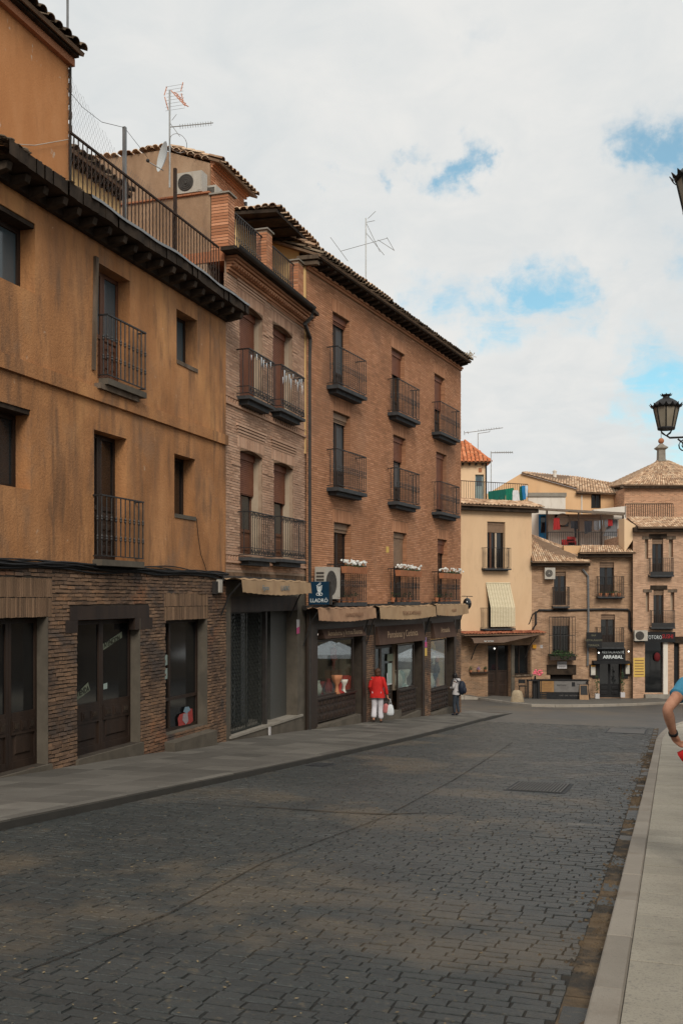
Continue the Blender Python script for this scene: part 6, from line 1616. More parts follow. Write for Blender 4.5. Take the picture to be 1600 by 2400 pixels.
# railing round that terrace, with the washing on it
yR = .9; zr0 = zEd + .80
Rl = thing('terrace_railing', 'thin iron railing round the roof terrace of the cream house', 'railing', tuple(FD.W(FD.X(1070, yR), yR, zr0)), FD.a)
Lr = FD.X(1236, yR) - FD.X(1070, yR); hr = FD.Z(1150, 1130, yR) - zr0
MB().box(0, Lr, -.02, .02, hr - .03, hr + .01).build('handrail', IRON_RUST, Rl)
bm_ = bar_mesh(hr, .014, IRON_RUST); n = 32
for i in range(n + 1): obj('bar', bm_, Rl, loc=(Lr * i / n, 0, 0))
def cloth(fr, pts, y, mat, name, label, group='washing on the roof terrace', fold=.04, nf=7):
    """hanging fabric: px outline tl,tr,br,bl -> rippled sheet with thickness"""
    q = [Vector(fr.P(px, py, y)) for px, py in pts]; w0 = fr.W(q[3].x, y, q[3].y); n, k = 18, 6; m = MB(); m.sm = True
    for j in range(k + 1):
        for i in range(n + 1):
            a = q[0].lerp(q[1], i / n); b = q[3].lerp(q[2], i / n); p = a.lerp(b, j / k)
            m.v.append((p.x - q[3].x, fold * math.sin(i / n * math.pi * nf + .6 * math.sin(j)) * (.4 + .6 * j / k), p.y - q[3].y))
    for j in range(k):
        for i in range(n): a = j * (n + 1) + i; m.f.append((a, a + 1, a + n + 2, a + n + 1)); m.r.append(0)
    o = m.build(name, mat, None, loc=tuple(w0)); o.rotation_euler = (0, 0, fr.a); tag(o, label, 'laundry', group); return o
def fabric(n, c): return M(n, [tuple(v * .8 for v in c), c], 5, rough=.9)
FG = fabric('green_fabric', (.01, .16, .10)); FG2 = fabric('deep_green_fabric', (.008, .10, .075)); FWH = fabric('white_fabric', (.62, .64, .66)); FBL = fabric('blue_fabric', (.02, .17, .38)); FPB = fabric('pale_blue_fabric', (.50, .60, .70)); FRD = fabric('red_fabric', (.36, .03, .03)); FDK = fabric('charcoal_fabric', (.035, .035, .042)); FGY = fabric('grey_fabric', (.17, .17, .18))
cloth(FD, ((1143, 1152), (1184, 1146), (1184, 1171), (1143, 1172)), .86, FG2, 'netting', 'dark green netting tied to the left of the terrace railing')
cloth(FD, ((1184, 1146), (1203, 1143), (1203, 1172), (1184, 1172)), .85, FG, 'towel', 'bright green towel left of the white shirt')
cloth(FD, ((1217, 1140), (1224, 1139), (1226, 1173), (1217, 1173)), .85, FG2, 'towel', 'deep green towel right of the white shirt')
cloth(FD, ((1201, 1149), (1214, 1149), (1218, 1174), (1199, 1174)), .82, FWH, 'shirt', 'white shirt hanging on the terrace railing between green towels', nf=3)
cloth(FD, ((1222, 1138), (1231, 1138), (1231, 1171), (1223, 1171)), .80, FBL, 'towel', 'blue towel at the end of the terrace railing', nf=2)
cloth(FD, ((1230, 1138), (1236, 1138), (1236, 1158), (1231, 1170)), .76, FPB, 'sheet', 'pale blue sheet at the corner of the terrace railing', nf=3)

# ------------------------------------------------------------------ peach house with the long tiled roof, behind
FG_ = Frame(0, 72, 0, 0)
G = FG_.root('peach_house', 'peach coloured house with a long tiled roof and white flue behind the washing terrace', 'house')
zb = FG_.Z(1300, 1300)
gx0, gpk, gx1, gx2 = FG_.X(1120), FG_.X(1220), FG_.X(1350), FG_.X(1492)
zpk = FG_.Z(1220, 1110); zL = FG_.Z(1120, 1170); zR = FG_.Z(1350, 1146); zEv = FG_.Z(1420, 1154)
m = MB(); m.prism([(gx0, zb), (gx1, zb), (gx1, zR), (gpk, zpk), (gx0, zL)], 0, 6); m.build('gable_wall', PEACH, G)
w1, w2 = (FG_.X(1384.5), FG_.X(1407), FG_.Z(1395, 1191), FG_.Z(1395, 1157)), (FG_.X(1438), FG_.X(1457), FG_.Z(1447, 1187), FG_.Z(1447, 1162))
wall(MB(), gx1, gx2, zb, zEv, [w1, w2], .03, .25).build('front_wall', PEACH, G); MB().box(gx1, gx2, .5, 6, zb, zEv).build('inner_wall', PEACH, G)
window(G, *w1, .2, WOOD, GLASS_DARK, name='window'); window(G, *w2, .2, WOOD, GLASS_BLUE, name='window'); roller(G, w2[0], w2[1], w2[3] - .5, w2[3], .12, SHUTTER_TAN)
for i in range(7): MB().tube([(w1[0] + (w1[1] - w1[0]) * (i + .5) / 7, -.02, w1[2]), (w1[0] + (w1[1] - w1[0]) * (i + .5) / 7, -.02, w1[3])], .015, 4).build('window_bar', IRON, G)
# roof: a verge strip over the gable and the long front slope
e1 = Vector((gx1 - gpk, 0, zR - zpk)); Lg = e1.length
zrg = FG_.Z(1350, 1119, 4)
m = MB(); top = [(gpk, -.2, zpk + .03), (gx1, -.2, zR + .05), (gx1, 4, zrg), (gpk + .2, 4, FG_.Z(1232, 1107, 4))]
def sloped(parent, p00, p10, p11, p01, mat, nc, nr, seed=1):
    """tiles between four corners: bottom-left, bottom-right, top-right, top-left"""
    p00, p10, p11, p01 = map(Vector, (p00, p10, p11, p01)); rg_ = random.Random(seed); b = MB(); b.sm = True
    nrm = (p10 - p00).cross(p01 - p00).normalized()
    if nrm.z < 0: nrm = -nrm
    for c in range(nc):
        for r in range(nr):
            def at(u, v): return p00.lerp(p10, u).lerp(p01.lerp(p11, u), v)
            b.rv = rg_.random(); n = 4; base = len(b.v)
            for v, lift, sc in ((r / nr - .12 / nr, .03, .46), ((r + 1.05) / nr, .0, .38)):
                o = at((c + .5) / nc, v); e = (at((c + 1) / nc, v) - at(c / nc, v)); wd_ = e.length; e = e.normalized()
                for i in range(n + 1):
                    g = math.pi * i / n; b.v.append(tuple(o + e * (-math.cos(g) * sc * wd_) + nrm * (math.sin(g) * sc * .75 * wd_ + lift + rg_.uniform(-.008, .008))))
            for i in range(n): b.f.append((base + i, base + i + 1, base + n + 2 + i, base + n + 1 + i)); b.r.append(b.rv)
            b.f.append(tuple(base + i for i in range(n + 1))[::-1]); b.r.append(b.rv)
    b.build('roof_tiles', mat, parent, kind='stuff')
    d = MB(); d.quad(tuple(p00), tuple(p10), tuple(p11), tuple(p01)); k = Vector((0, 0, -.08)); d.quad(tuple(p01 + k), tuple(p11 + k), tuple(p10 + k), tuple(p00 + k)); d.quad(tuple(p00 + k), tuple(p10 + k), tuple(p10), tuple(p00)); d.build('roof_deck', TILE_BED, parent)
sloped(G, (gpk, -.2, zpk + .05), (gx1, -.2, zR + .06), (FG_.X(1350, 5), 5, FG_.Z(1350, 1117, 5)), (FG_.X(1232, 5), 5, FG_.Z(1232, 1107, 5)), TILE, 20, 12, 3)
sloped(G, (gx1 - .1, -.4, zEv + .02), (gx2 + .1, -.4, FG_.Z(1492, 1160, -.4)), (FG_.X(1480, 5), 5, FG_.Z(1480, 1140, 5)), (FG_.X(1350, 5), 5, FG_.Z(1350, 1117, 5)), TILE, 22, 12, 4)
MB().box(gx1 - .05, gx2, -.3, .03, zEv - .15, zEv).build('eave', WOOD_GREY, G)
xf, zf_ = FG_.P(1299, 1127, 2); f_ = MB().lathe([(.13, 0), (.13, .75), (.17, .76), (.17, .82), (.10, .83), (.10, .9)], (xf, 2, zf_ - .1), 10); f_.build('flue', WHITEWALL, G)
MB().tube([(FG_.X(1362), -.02, zEv - .2), (FG_.X(1362), -.02, zb + 2)], .05, 6).build('downpipe', WHITEWALL, G)
# white parapet and the washing terrace
FW = Frame(0, 66, 0, 0)
Wt_ = FW.root('washing_terrace', 'white roof terrace with blue door, iron posts and lines of washing', 'terrace')
zt0 = FW.Z(1350, 1282)
MB().box(FW.X(1252), FW.X(1352), 3.5, 4.0, zt0, FW.Z(1300, 1164, 3.5)).build('parapet', WHITEWALL, Wt_); MB().box(FW.X(1238), FW.X(1352) + .05, 3.4, 4.1, FW.Z(1300, 1164, 3.5), FW.Z(1300, 1155, 3.5)).build('parapet_coping', STONE, Wt_)
MB().box(FW.X(1236), FW.X(1255), 2.9, 3.4, zt0 - 1.5, FW.Z(1245, 1166, 3.0)).build('side_wall', PEACH, Wt_)
MB().box(FW.X(1250), FW.X(1462), 2.6, 2.8, zt0, FW.Z(1350, 1205, 2.6)).build('back_wall', WHITEWALL, Wt_)
MB().box(FW.X(1240), FW.X(1462), -.1, 2.8, zt0 - .6, zt0 - .02).build('terrace_floor', TERRACOTTA, Wt_)
ZR = FW.Z(1350, 1201)
m = MB(); m.hexa([(FW.X(1262), 0, FW.Z(1262, 1196)), (FW.X(1460), 0, FW.Z(1460, 1209)), (FW.X(1465, 2.9), 2.9, FW.Z(1460, 1203, 2.9)), (FW.X(1262, 2.9), 2.9, FW.Z(1262, 1192, 2.9)), (FW.X(1262), 0, FW.Z(1262, 1193)), (FW.X(1460), 0, FW.Z(1460, 1206)), (FW.X(1465, 2.9), 2.9, FW.Z(1460, 1201, 2.9)), (FW.X(1262, 2.9), 2.9, FW.Z(1262, 1190, 2.9))]); m.build('canopy', WOOD_GREY, Wt_)
dxx = (FW.X(1262, 2.5), FW.X(1281, 2.5), zt0, FW.Z(1270, 1205, 2.5)); dr = MB().box(dxx[0], dxx[1], 2.52, 2.58, dxx[2], dxx[3]).build('door', BLUEDOOR, Wt_); MB().box(dxx[0] + .12, dxx[1] - .12, 2.5, 2.519, dxx[2] + 1.1, dxx[3] - .15).build('pane', GLASS, dr)
for px in (1281, 1355, 1408, 1459): MB().box(FW.X(px) - .05, FW.X(px) + .05, -.02, .08, zt0, FW.Z(px, 1196 + (px - 1262) * .064)).build('post', IRON_RUST, Wt_)
MB().box(FW.X(1300, 2.4), FW.X(1331, 2.4), 2.4, 2.6, FW.Z(1315, 1234, 2.4), FW.Z(1315, 1207, 2.4)).build('window', GLASS_DARK, Wt_)
x, z = FW.P(1318, 1217, 2.2); lg = MB(); lg.lathe([(.42, 0), (.42, .05), (.3, .09)], n=16); o = lg.build('wall_lamp', WHITEWALL, Wt_, loc=(x, 2.3, z), ); o.rotation_euler = (math.pi / 2, 0, 0)
MB().tube([(FW.X(1290, .4), .4, FW.Z(1290, 1212, .4)), (FW.X(1456, .4), .4, FW.Z(1456, 1218, .4))], .012, 4).build('washing_line', WIRE, Wt_)
Rr = thing('terrace_railing', 'dark iron railing in front of the washing terrace', 'railing', tuple(FW.W(FW.X(1275, -.05), -.05, zt0)), 0)
Lr = FW.X(1460, -.05) - FW.X(1275, -.05); hr = FW.Z(1370, 1247, -.05) - zt0; MB().box(0, Lr, -.02, .02, hr - .03, hr + .02).build('handrail', IRON, Rr)
bm_ = bar_mesh(hr, .015, IRON)
for i in range(43): obj('bar', bm_, Rr, loc=(Lr * i / 42, 0, 0))
for (pts, mt, nm, lab) in ((((1297, 1214), (1310, 1213), (1312, 1241), (1295, 1242)), FRD, 'shirt', 'red shirt hanging nearest the blue door'), (((1336, 1221), (1353, 1221), (1353, 1240), (1337, 1238)), FDK, 'trousers', 'short black trousers left of the middle post'),
        (((1344, 1236), (1350, 1236), (1349, 1260), (1346, 1260)), FDK, 'trousers', 'black leggings hanging low behind the railing'), (((1368, 1221), (1386, 1221), (1385, 1246), (1369, 1252)), FDK, 'jacket', 'charcoal jacket right of the middle post'),
        (((1390, 1220), (1402, 1220), (1402, 1244), (1391, 1242)), FGY, 'jeans', 'grey jeans on the washing line right of the charcoal jacket'), (((1403, 1220), (1411, 1219), (1410, 1238), (1404, 1240)), FPB, 'shirt', 'pale blue shirt beside the third post'),
        (((1415, 1219), (1424, 1219), (1423, 1235), (1416, 1236)), FGY, 'shirt', 'grey shirt left of the small red top'), (((1423, 1217), (1434, 1217), (1435, 1232), (1424, 1233)), FRD, 'top', 'small red top hanging on the right of the line'), (((1428, 1219), (1446, 1217), (1445, 1258), (1412, 1256)), FGY, 'sheet', 'large grey sheet behind the red top')):
    cloth(FW, pts, .45 if nm != 'sheet' else .7, mt, nm, lab, 'washing on the white terrace', .03, 5)
for (px0, px1, yy, lab) in ((1318, 1346, 1270, 'long red crate on the floor of the washing terrace'), (1330, 1350, 1263, 'red folding chair behind the terrace railing')):
    a, z = FW.P(px0, 1277, .6); b = FW.X(px1, .6); h = FW.Z(px0, yy - 6, .6) - z; m = MB(); m.box(0, b - a, 0, .35, 0, h * .45); m.box(0, b - a, .30, .35, h * .45, h); o = m.build('garden_seat', FRD, None, loc=tuple(FW.W(a, .6, z))); tag(o, lab, 'furniture')

# ------------------------------------------------------------------ brick house with the sloping roof (left of the restaurant)
_d = Vector((*[c * 58.6 for c in (_ray(1245, 1402)[0], _ray(1245, 1402)[1])], 0)); FE = Frame(_d.x, _d.y, 0, R(-2))
E1 = house(FE, 'low_brick_house', 'tan brick house with steep patched tile roof between cream house and restaurant')
x0, x1 = .0, FE.X(1377); zE = FE.Z(1310, 1327)
ew1, ew2, ew3 = op(FE, 1297, 1325, 1340, 1418), op(FE, 1294, 1333, 1445, 1532), op(FE, 1288, 1341, 1578, 1600)
wall(MB(), x0, x1, GZ, zE, [ew1, ew2, ew3], 0, .35).build('brick_wall', FBRICK, E1); core(E1, x0 + .01, x1 - .01, GZ, zE - .01, .5, 7, FBRICK)
panel_door(E1, *ew1, .2, 2, WOOD, GLASS_DARK, .4, 'balcony_door', (1, 1)); roller(E1, ew1[0], ew1[1], ew1[3] - .25, ew1[3], .1, SHUTTER_TAN)
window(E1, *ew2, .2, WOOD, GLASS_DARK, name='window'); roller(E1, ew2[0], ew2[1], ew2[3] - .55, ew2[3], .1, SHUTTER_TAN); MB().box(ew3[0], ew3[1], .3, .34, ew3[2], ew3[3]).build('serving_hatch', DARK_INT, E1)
iron_balcony(E1, FE, 1296, 1333, 1376, 1421, .4, 9)
m = MB(); m.box(FE.X(1280), FE.X(1349), -.04, .1, FE.Z(1315, 1581), FE.Z(1315, 1558)); m.build('lintel', EAVE_WOOD, E1)
cg = MB(); cx0, cx1 = FE.X(1286, -.35), FE.X(1347, -.35); cz0, cz1 = FE.Z(1315, 1533, -.35), FE.Z(1315, 1445, -.35)
cage = MB().box(cx0, cx1, -.37, -.33, cz1 - .04, cz1).box(cx0, cx1, -.37, -.33, (cz0 + cz1) / 2 - .02, (cz0 + cz1) / 2 + .02).box(cx0, cx1, -.37, .0, cz0 - .08, cz0).build('window_cage', IRON, E1)
bm_ = bar_mesh(cz1 - cz0, .014, IRON)
for i in range(10): obj('bar', bm_, cage, loc=(cx0 + (cx1 - cx0) * i / 9, -.35, cz0))
ib_ = thing('window_planter', 'dense dark foliage in a planter hanging below the caged window', 'planter', tuple(FE.W(cx0, -.45, cz0 - .35)), FE.a); MB().box(0, cx1 - cx0, -.12, .12, 0, .25).build('trough', WOOD, ib_)
lf = MB(); leaves(lf, ((cx1 - cx0) / 2, -.02, .28), ((cx1 - cx0) / 2 + .1, .22, .32), 420, .06, rgx); lf.build('foliage', GREEN_LEAF, ib_, kind='stuff')
x, z = FE.P(1316, 1559, -.08); sg = thing('hatch_sign', 'small white sign with a row of cones hanging in front of the timber lintel', 'sign', tuple(FE.W(x, -.08, z)), FE.a); MB().box(-.28, .28, -.02, .02, -.20, .22).build('panel', NWHITE, sg); text(sg, 'HELADOS', 0, .08, .12, -.024, BLACK); text(sg, 'VVVVV', 0, -.1, .13, -.024, BLACK)
ac_unit(FE, 'air_conditioner', 'white air conditioner with round fan under the patched tile roof', FE.X(1276, -.4), -.4, FE.Z(1276, 1357, -.4), .60, .3, .66, grille_l=False)
ev_ = MB().box(x0 - .05, x1 + .05, -.4, .02, zE, zE + .26).build('eave', EAVE_WOOD, E1)
sloped(E1, (x0 - .05, -.55, zE + .26), (x1 + .1, -.55, zE + .24), (FE.X(1330, 2.6), 2.6, FE.Z(1330, 1284, 2.6)), (x0 - .05, 2.6, FE.Z(1245, 1246, 2.6)), TILE, 26, 12, 6)
# cable run and downpipe
def run(fr, parent, pts, y, r, mat, name='cable'): MB().tube([(fr.X(px, y), y, fr.Z(px, py, y)) for px, py in pts], r, 5).build(name, mat, parent)
run(FE, E1, ((1248, 1474), (1255, 1462), (1255, 1436), (1262, 1430), (1310, 1431), (1370, 1429)), -.06, .07, IRON); run(FE, E1, ((1228, 1474), (1240, 1460), (1247, 1440), (1256, 1433)), -.08, .03, IRON)
run(FE, E1, ((1364, 1334), (1377, 1350), (1378, 1440), (1376, 1560)), -.1, .06, ZINC, 'downpipe')
nm = paper(E1, FE, ((1265, 1512), (1271, 1512), (1271, 1519), (1265, 1519)), -.02, NWHITE, 'house_number'); x, z = FE.P(1268, 1515.5); text(nm, '17', x, z, .14, -.025, BLACK)

# ------------------------------------------------------------------ restaurant house
R2 = house(FE, 'restaurant_house', 'narrow tan brick house with black restaurant front and two planted balconies')
x0, x1 = FE.X(1377.5), FE.X(1481); zE = FE.Z(1420, 1306)
rw1, rw2, rd = op(FE, 1404, 1438, 1318, 1400), op(FE, 1407, 1440, 1440, 1516), op(FE, 1404, 1455, 1548, 1636)
wall(MB(), x0, x1, GZ, zE, [rw1, rw2, rd], .01, .4).build('brick_wall', FBRICK, R2); core(R2, x0 + .01, x1 - .01, GZ, zE - .01, .6, 7, FBRICK)
for q in (rw1, rw2): panel_door(R2, *q, .25, 2, WOOD, GLASS_DARK, .35, 'balcony_door', (1, 1)); roller(R2, q[0], q[1], q[3] - .3, q[3], .12, SHUTTER_TAN)
iron_balcony(R2, FE, 1401, 1461, 1351, 1398, .45, 11); iron_balcony(R2, FE, 1399, 1461, 1471, 1517, .45, 11, solid=.3)
panel_door(R2, *rd, .3, 2, BLACK, GLASS_DARK, .35, 'restaurant_door', (1, 2))
ev_ = MB().box(FE.X(1353), x1 + .03, -.4, .02, zE, zE + .26).build('eave', EAVE_WOOD, R2)
sloped(R2, (FE.X(1353), -.55, zE + .26), (x1 + .05, -.55, zE + .27), (FE.X(1476, 1.0), 1.0, FE.Z(1470, 1279, 1.0)), (FE.X(1362, 1.0), 1.0, FE.Z(1365, 1278, 1.0)), TILE, 24, 5, 8)
MB().box(FE.X(1320, 1), FE.X(1368, 1), .95, 1.5, zE, FE.Z(1345, 1279, 1)).build('terrace_edge', PEACH, R2)
run(FE, R2, ((1370, 1429), (1420, 1428), (1470, 1429), (1474, 1434), (1474, 1470), (1480, 1481)), -.07, .07, IRON)
# black front: sign board, canopy, side panel
bx0, bx1 = FE.X(1398), FE.X(1463); bz0, bz1 = FE.Z(1430, 1548), FE.Z(1430, 1520)
sb = MB().box(bx0, bx1, -.16, .0, bz0, bz1).build('sign_board', BLACK, R2)
text(sb, 'RESTAURANTE', (bx0 + bx1) / 2 + .08, bz0 + (bz1 - bz0) * .70, .19, -.165, SIGN_WHITE); text(sb, 'ARRABAL', (bx0 + bx1) / 2 + .08, bz0 + (bz1 - bz0) * .30, .27, -.165, SIGN_WHITE, bold=.006)
MB().hexa([(FE.X(1386), -.5, bz0 - .17), (FE.X(1470), -.5, bz0 - .17), (FE.X(1470), 0, bz0 - .05), (FE.X(1386), 0, bz0 - .05), (FE.X(1386), -.5, bz0 - .02), (FE.X(1470), -.5, bz0 - .02), (FE.X(1470), 0, bz0 + .0), (FE.X(1386), 0, bz0 + .0)]).build('canopy', BLACK, R2)
for a, b in ((1387, 1404), (1455, 1470)): MB().box(FE.X(a), FE.X(b), -.06, .0, FE.Z(1430, 1590), bz0 - .1).build('front_panel', BLACK, R2)
CHALK = M('faded_gold_chalk', (.16, .15, .10), rough=.8)
pz0, pz1 = FE.Z(1390, 1518, -.5), FE.Z(1390, 1482, -.5); pb = MB().box(FE.X(1373, -.5), FE.X(1409, -.5), -.52, -.46, pz0, pz1).build('hanging_board', BLACK, R2)
for i, s_ in enumerate(('BAR', 'RESTAURANTE', 'TERRAZA')): text(pb, s_, FE.X(1390, -.5), pz1 - .18 - .29 * i, .15, -.525, CHALK)
for (l, r, t, b) in ((1380, 1396, 1557, 1585), (1461, 1476, 1553, 1582)):
    a, c, z0_, z1_ = FE.X(l), FE.X(r), FE.Z((l + r) / 2, b), FE.Z((l + r) / 2, t); mb_ = MB().box(a, c, -.12, -.02, z0_, z1_).build('menu_case', WOOD, R2)
    MB().box(a + .07, c - .07, -.126, -.121, z0_ + .08, z1_ - .14).build('menu', IVORY, mb_); MB().box(a + .07, c - .07, -.126, -.121, z1_ - .135, z1_ - .06).build('menu_header', LAMPY, mb_)
bulb(FE, 1402, 1530, -.35, 'door_lamp', 'glowing white lantern left of the restaurant sign', .05); bulb(FE, 1472, 1527, -.3, 'door_lamp', 'glowing white lantern right of the restaurant sign', .05)
for px, lab in ((1398, 'slender green plant in a white pot left of the restaurant door'), (1457.5, 'slender green plant in a white pot right of the restaurant door')):
    p = ground(px, 1637 if px < 1420 else 1634, .1); p.y = 57.6; p.z = FE.Z(px, 1637 if px < 1420 else 1634, -.8)
    x_, z_ = FE.P(px, 1637 if px < 1420 else 1634, -.8); Tn = thing('potted_plant', lab, 'plant', tuple(FE.W(x_, -.8, z_)), FE.a, 'plants flanking the restaurant door')
    MB().box(-.12, .12, -.12, .12, 0, .28).build('pot', NWHITE, Tn); MB().tube([(0, 0, .28), (.02, 0, .8), (-.02, 0, 1.6)], .012, 4).build('stem', GREEN_LEAF, Tn)
    lf = MB(); leaves(lf, (0, 0, .85), (.13, .12, .6), 70, .055, rgx); lf.build('foliage', GREEN_LEAF, Tn, kind='stuff')
x_, z_ = FE.P(1430, 1398, -.3); pp_ = thing('balcony_plants', 'row of red pots on the upper restaurant balcony', 'plants', tuple(FE.W(x_, -.3, z_)), FE.a)
for i in range(4): MB().lathe([(.09, 0), (.12, .2)], (-.6 + .36 * i, 0, 0), 8).build('pot', TERRACOTTA, pp_)
lf = MB(); leaves(lf, (0, 0, .25), (.75, .12, .1), 90, .05, rgx); lf.build('foliage', GREEN_LEAF, pp_, kind='stuff')

# ------------------------------------------------------------------ pink brick house with the noodle shop
_d = Vector((*[c * 57.9 for c in (_ray(1482, 1402)[0], _ray(1482, 1402)[1])], 0)); FF = Frame(_d.x, _d.y, 0, R(-3))
F = house(FF, 'pink_brick_house', 'pinkish brick house with side niches beside its balcony doors, at the right end')
x0, x1 = 0, FF.X(1680); zE = FF.Z(1540, 1247)
fw1, fw2, fd, fd2 = op(FF, 1527, 1553, 1262, 1346), op(FF, 1530, 1554, 1382, 1467), op(FF, 1510, 1553, 1504, 1624), op(FF, 1578, 1591, 1506, 1622)
nich = [op(FF, 1510, 1518, 1264, 1310), op(FF, 1566, 1576, 1264, 1306), op(FF, 1512, 1520, 1388, 1434), op(FF, 1570, 1579, 1388, 1431)]
wall(MB(), x0, x1, GZ, zE, [fw1, fw2, fd, fd2] + nich, 0, .3).build('brick_wall', FBRICK_PINK, F); core(F, x0 + .01, x1, GZ, zE - .01, .6, 8, FBRICK_PINK)
for q in nich:
    MB().box(q[0], q[1], .28, .32, q[2], q[3]).build('niche_back', CREAM_DUSTY, F); MB().box(q[0] - .16, q[1] + .16, -.03, .2, q[3], q[3] + .18).build('lintel', WOOD_GREY, F)
for q in (fw1, fw2):
    panel_door(F, *q, .22, 2, WOOD, GLASS_DARK, .3, 'balcony_door', (1, 1)); MB().box(q[0] - .18, q[1] + .2, -.04, .2, q[3], q[3] + .25).build('lintel', EAVE_WOOD, F); roller(F, q[0], q[1], q[3] - .32, q[3] - .01, .1, SHUTTER_TAN)
iron_balcony(F, FF, 1523, 1577, 1308, 1348, .4, 12, solid=.2); iron_balcony(F, FF, 1526, 1580, 1431, 1470, .4, 12, solid=.25)
MB().box(fd[0], fd[1], .28, .3, fd[2], fd[3]).build('shop_door', GLASS_DARK, F); MB().box(fd[1], fd[1] + .26, -.02, .32, GZ, fd[3]).build('door_post', WHITEWALL, F); MB().box(fd2[0], fd2[1], .2, .25, fd2[2], fd2[3]).build('side_door', BLACK, F)
MB().box(FF.X(1508), FF.X(1566), -.35, .3, GZ, FF.Z(1535, 1627)).build('threshold', STONE, F)
sx0, sx1, sz0, sz1 = FF.X(1484), FF.X(1579), FF.Z(1530, 1505), FF.Z(1530, 1481)
sb = MB().box(sx0, sx1, -.2, .0, sz0, sz1).build('sign_board', BLACK, F); RED_LET = M('red_lettering', (.38, .02, .025), rough=.6); LANT_RED = M('deep_red_paper', (.10, .008, .010), rough=.8)
x_, z_ = FF.P(1531.5, 1494, -.21); text(sb, 'TOTORO', x_, z_, .32, -.21, SIGN_WHITE, wide=.66, bold=-.003); x_, z_ = FF.P(1563.5, 1492, -.21); text(sb, 'SUSHI', x_, z_, .34, -.21, RED_LET, wide=.72)
MB().box(FF.X(1576), x1, -.12, .0, FF.Z(1590, 1507), FF.Z(1590, 1492)).build('fascia', EAVE_WOOD, F)
ac_unit(FF, 'air_conditioner', 'white air conditioner mounted left of the black shop sign', FF.X(1486, -.55), -.55, FF.Z(1486, 1502, -.55), .74, .35, .60)
po = paper(F, FF, ((1483, 1542), (1509, 1541), (1510, 1586), (1484, 1587)), -.02, YEL, 'menu_poster')
for i in range(6): MB().box(FF.X(1486), FF.X(1507), -.026, -.021, FF.Z(1495, 1549 + i * 6.5), FF.Z(1495, 1547 + i * 6.5)).build('print', BROWN_LET, po)
x_, z_ = FF.P(1539, 1540, .1); ln = MB(); ln.sm = True; ln.blob((0, 0, 0), (.19, .1, .27), 12, 8); o = ln.build('paper_lantern', LANT_RED, None, loc=tuple(FF.W(x_, .12, z_))); tag(o, 'round dark red lantern hanging in the doorway of the sushi shop', 'lantern')
MB().box(x0 - .02, x1, -.4, .02, zE, zE + .26).build('eave', EAVE_WOOD, F)
sloped(F, (FF.X(1494, -.5), -.55, zE + .26), (x1, -.55, zE + .26), (FF.X(1680, 2.2), 2.2, FF.Z(1600, 1213, 2.2)), (FF.X(1466, 2.2), 2.2, FF.Z(1480, 1212, 2.2)), TILE, 34, 9, 9)
m = MB(); m.hexa([(FF.X(1462), .02, zE - 1.2), (FF.X(1494), .02, zE), (FF.X(1494), 1.5, zE), (FF.X(1462), 1.5, zE - 1.2), (FF.X(1462), .02, FF.Z(1466, 1215)), (FF.X(1490), .02, FF.Z(1490, 1232)), (FF.X(1490), 1.5, FF.Z(1490, 1230)), (FF.X(1462), 1.5, FF.Z(1466, 1213))]); m.build('side_coping', PALECREAM, F)
MB().box(FF.X(1464, .9), FF.X(1484, .9), .9, 3, FF.Z(1470, 1300, .9), FF.Z(1470, 1234, .9)).build('side_wall', FBRICK_RED, F)
Rr = thing('terrace_railing', 'rusty iron railing above the tiles of the pink brick house', 'railing', tuple(FF.W(FF.X(1464, 2.4), 2.4, FF.Z(1464, 1213, 2.4))), FF.a)
Lr = FF.X(1576, 2.4) - FF.X(1464, 2.4); hr = FF.Z(1500, 1182, 2.4) - FF.Z(1500, 1214, 2.4); MB().box(0, Lr, -.02, .02, hr - .03, hr + .02).build('handrail', IRON_RUST, Rr)
bm_ = bar_mesh(hr, .022, IRON_RUST)
for i in range(27): obj('bar', bm_, Rr, loc=(Lr * i / 26, 0, 0))
m = MB(); m.prism([(FW.X(1390, 3.3), zt0), (FW.X(1466, 3.3), zt0), (FW.X(1466, 3.3), FW.Z(1466, 1186, 3.3)), (FW.X(1390, 3.3), FW.Z(1390, 1194, 3.3))], 3.3, 3.8); m.build('side_parapet', WHITEWALL, Wt_)


# --- far pavement in front of these houses
def far_pavement():
    def fr_(px): return FD if px < 1245 else FE if px < 1481 else FF
    back, kerb = [], []
    for px, yb_, yk in ((1040, 1621, 1624), (1087, 1627, 1630), (1120, 1630, 1635.5), (1160, 1632, 1641), (1200, 1634, 1647), (1244, 1636, 1651.5), (1300, 1637.5, 1653), (1380, 1638, 1652.5), (1480, 1638, 1650), (1560, 1636, 1646), (1640, 1634, 1640)):
        f_ = fr_(px); x, z = f_.P(px, yb_); w = f_.W(x, 0, z); back.append(w); k = ground(px, yk, .1)
        if k.y > w.y - .4: x, z = f_.P(px, yk, -.45); k = f_.W(x, -.45, z)
        kerb.append(k)
    fm = MB()
    for i in range(len(back) - 1):
        a, b, B, A_ = kerb[i], kerb[i + 1], back[i + 1] + Vector((0, .7, 0)), back[i] + Vector((0, .7, 0)); fm.quad(tuple(a), tuple(b), tuple(B), tuple(A_))
    pv = fm.build('pavement_far', PAVE, None, kind='structure')
    for a, b in zip(kerb[:-1], kerb[1:]):
        n = max(1, int((b - a).length / 1.1))
        for i in range(n):
            p, q = a.lerp(b, i / n), a.lerp(b, (i + 1) / n); e = (q - p).normalized() * .008; p, q = p + e, q - e; y = Vector((0, .25, 0)); up = Vector((0, 0, .012)); dn = Vector((0, 0, -.3))
            m = MB(); m.hexa([p + dn, q + dn, q + dn + y, p + dn + y, p + up, q + up, q + up + y, p + up + y]); m.build('kerbstone', KERB, pv)
far_pavement()
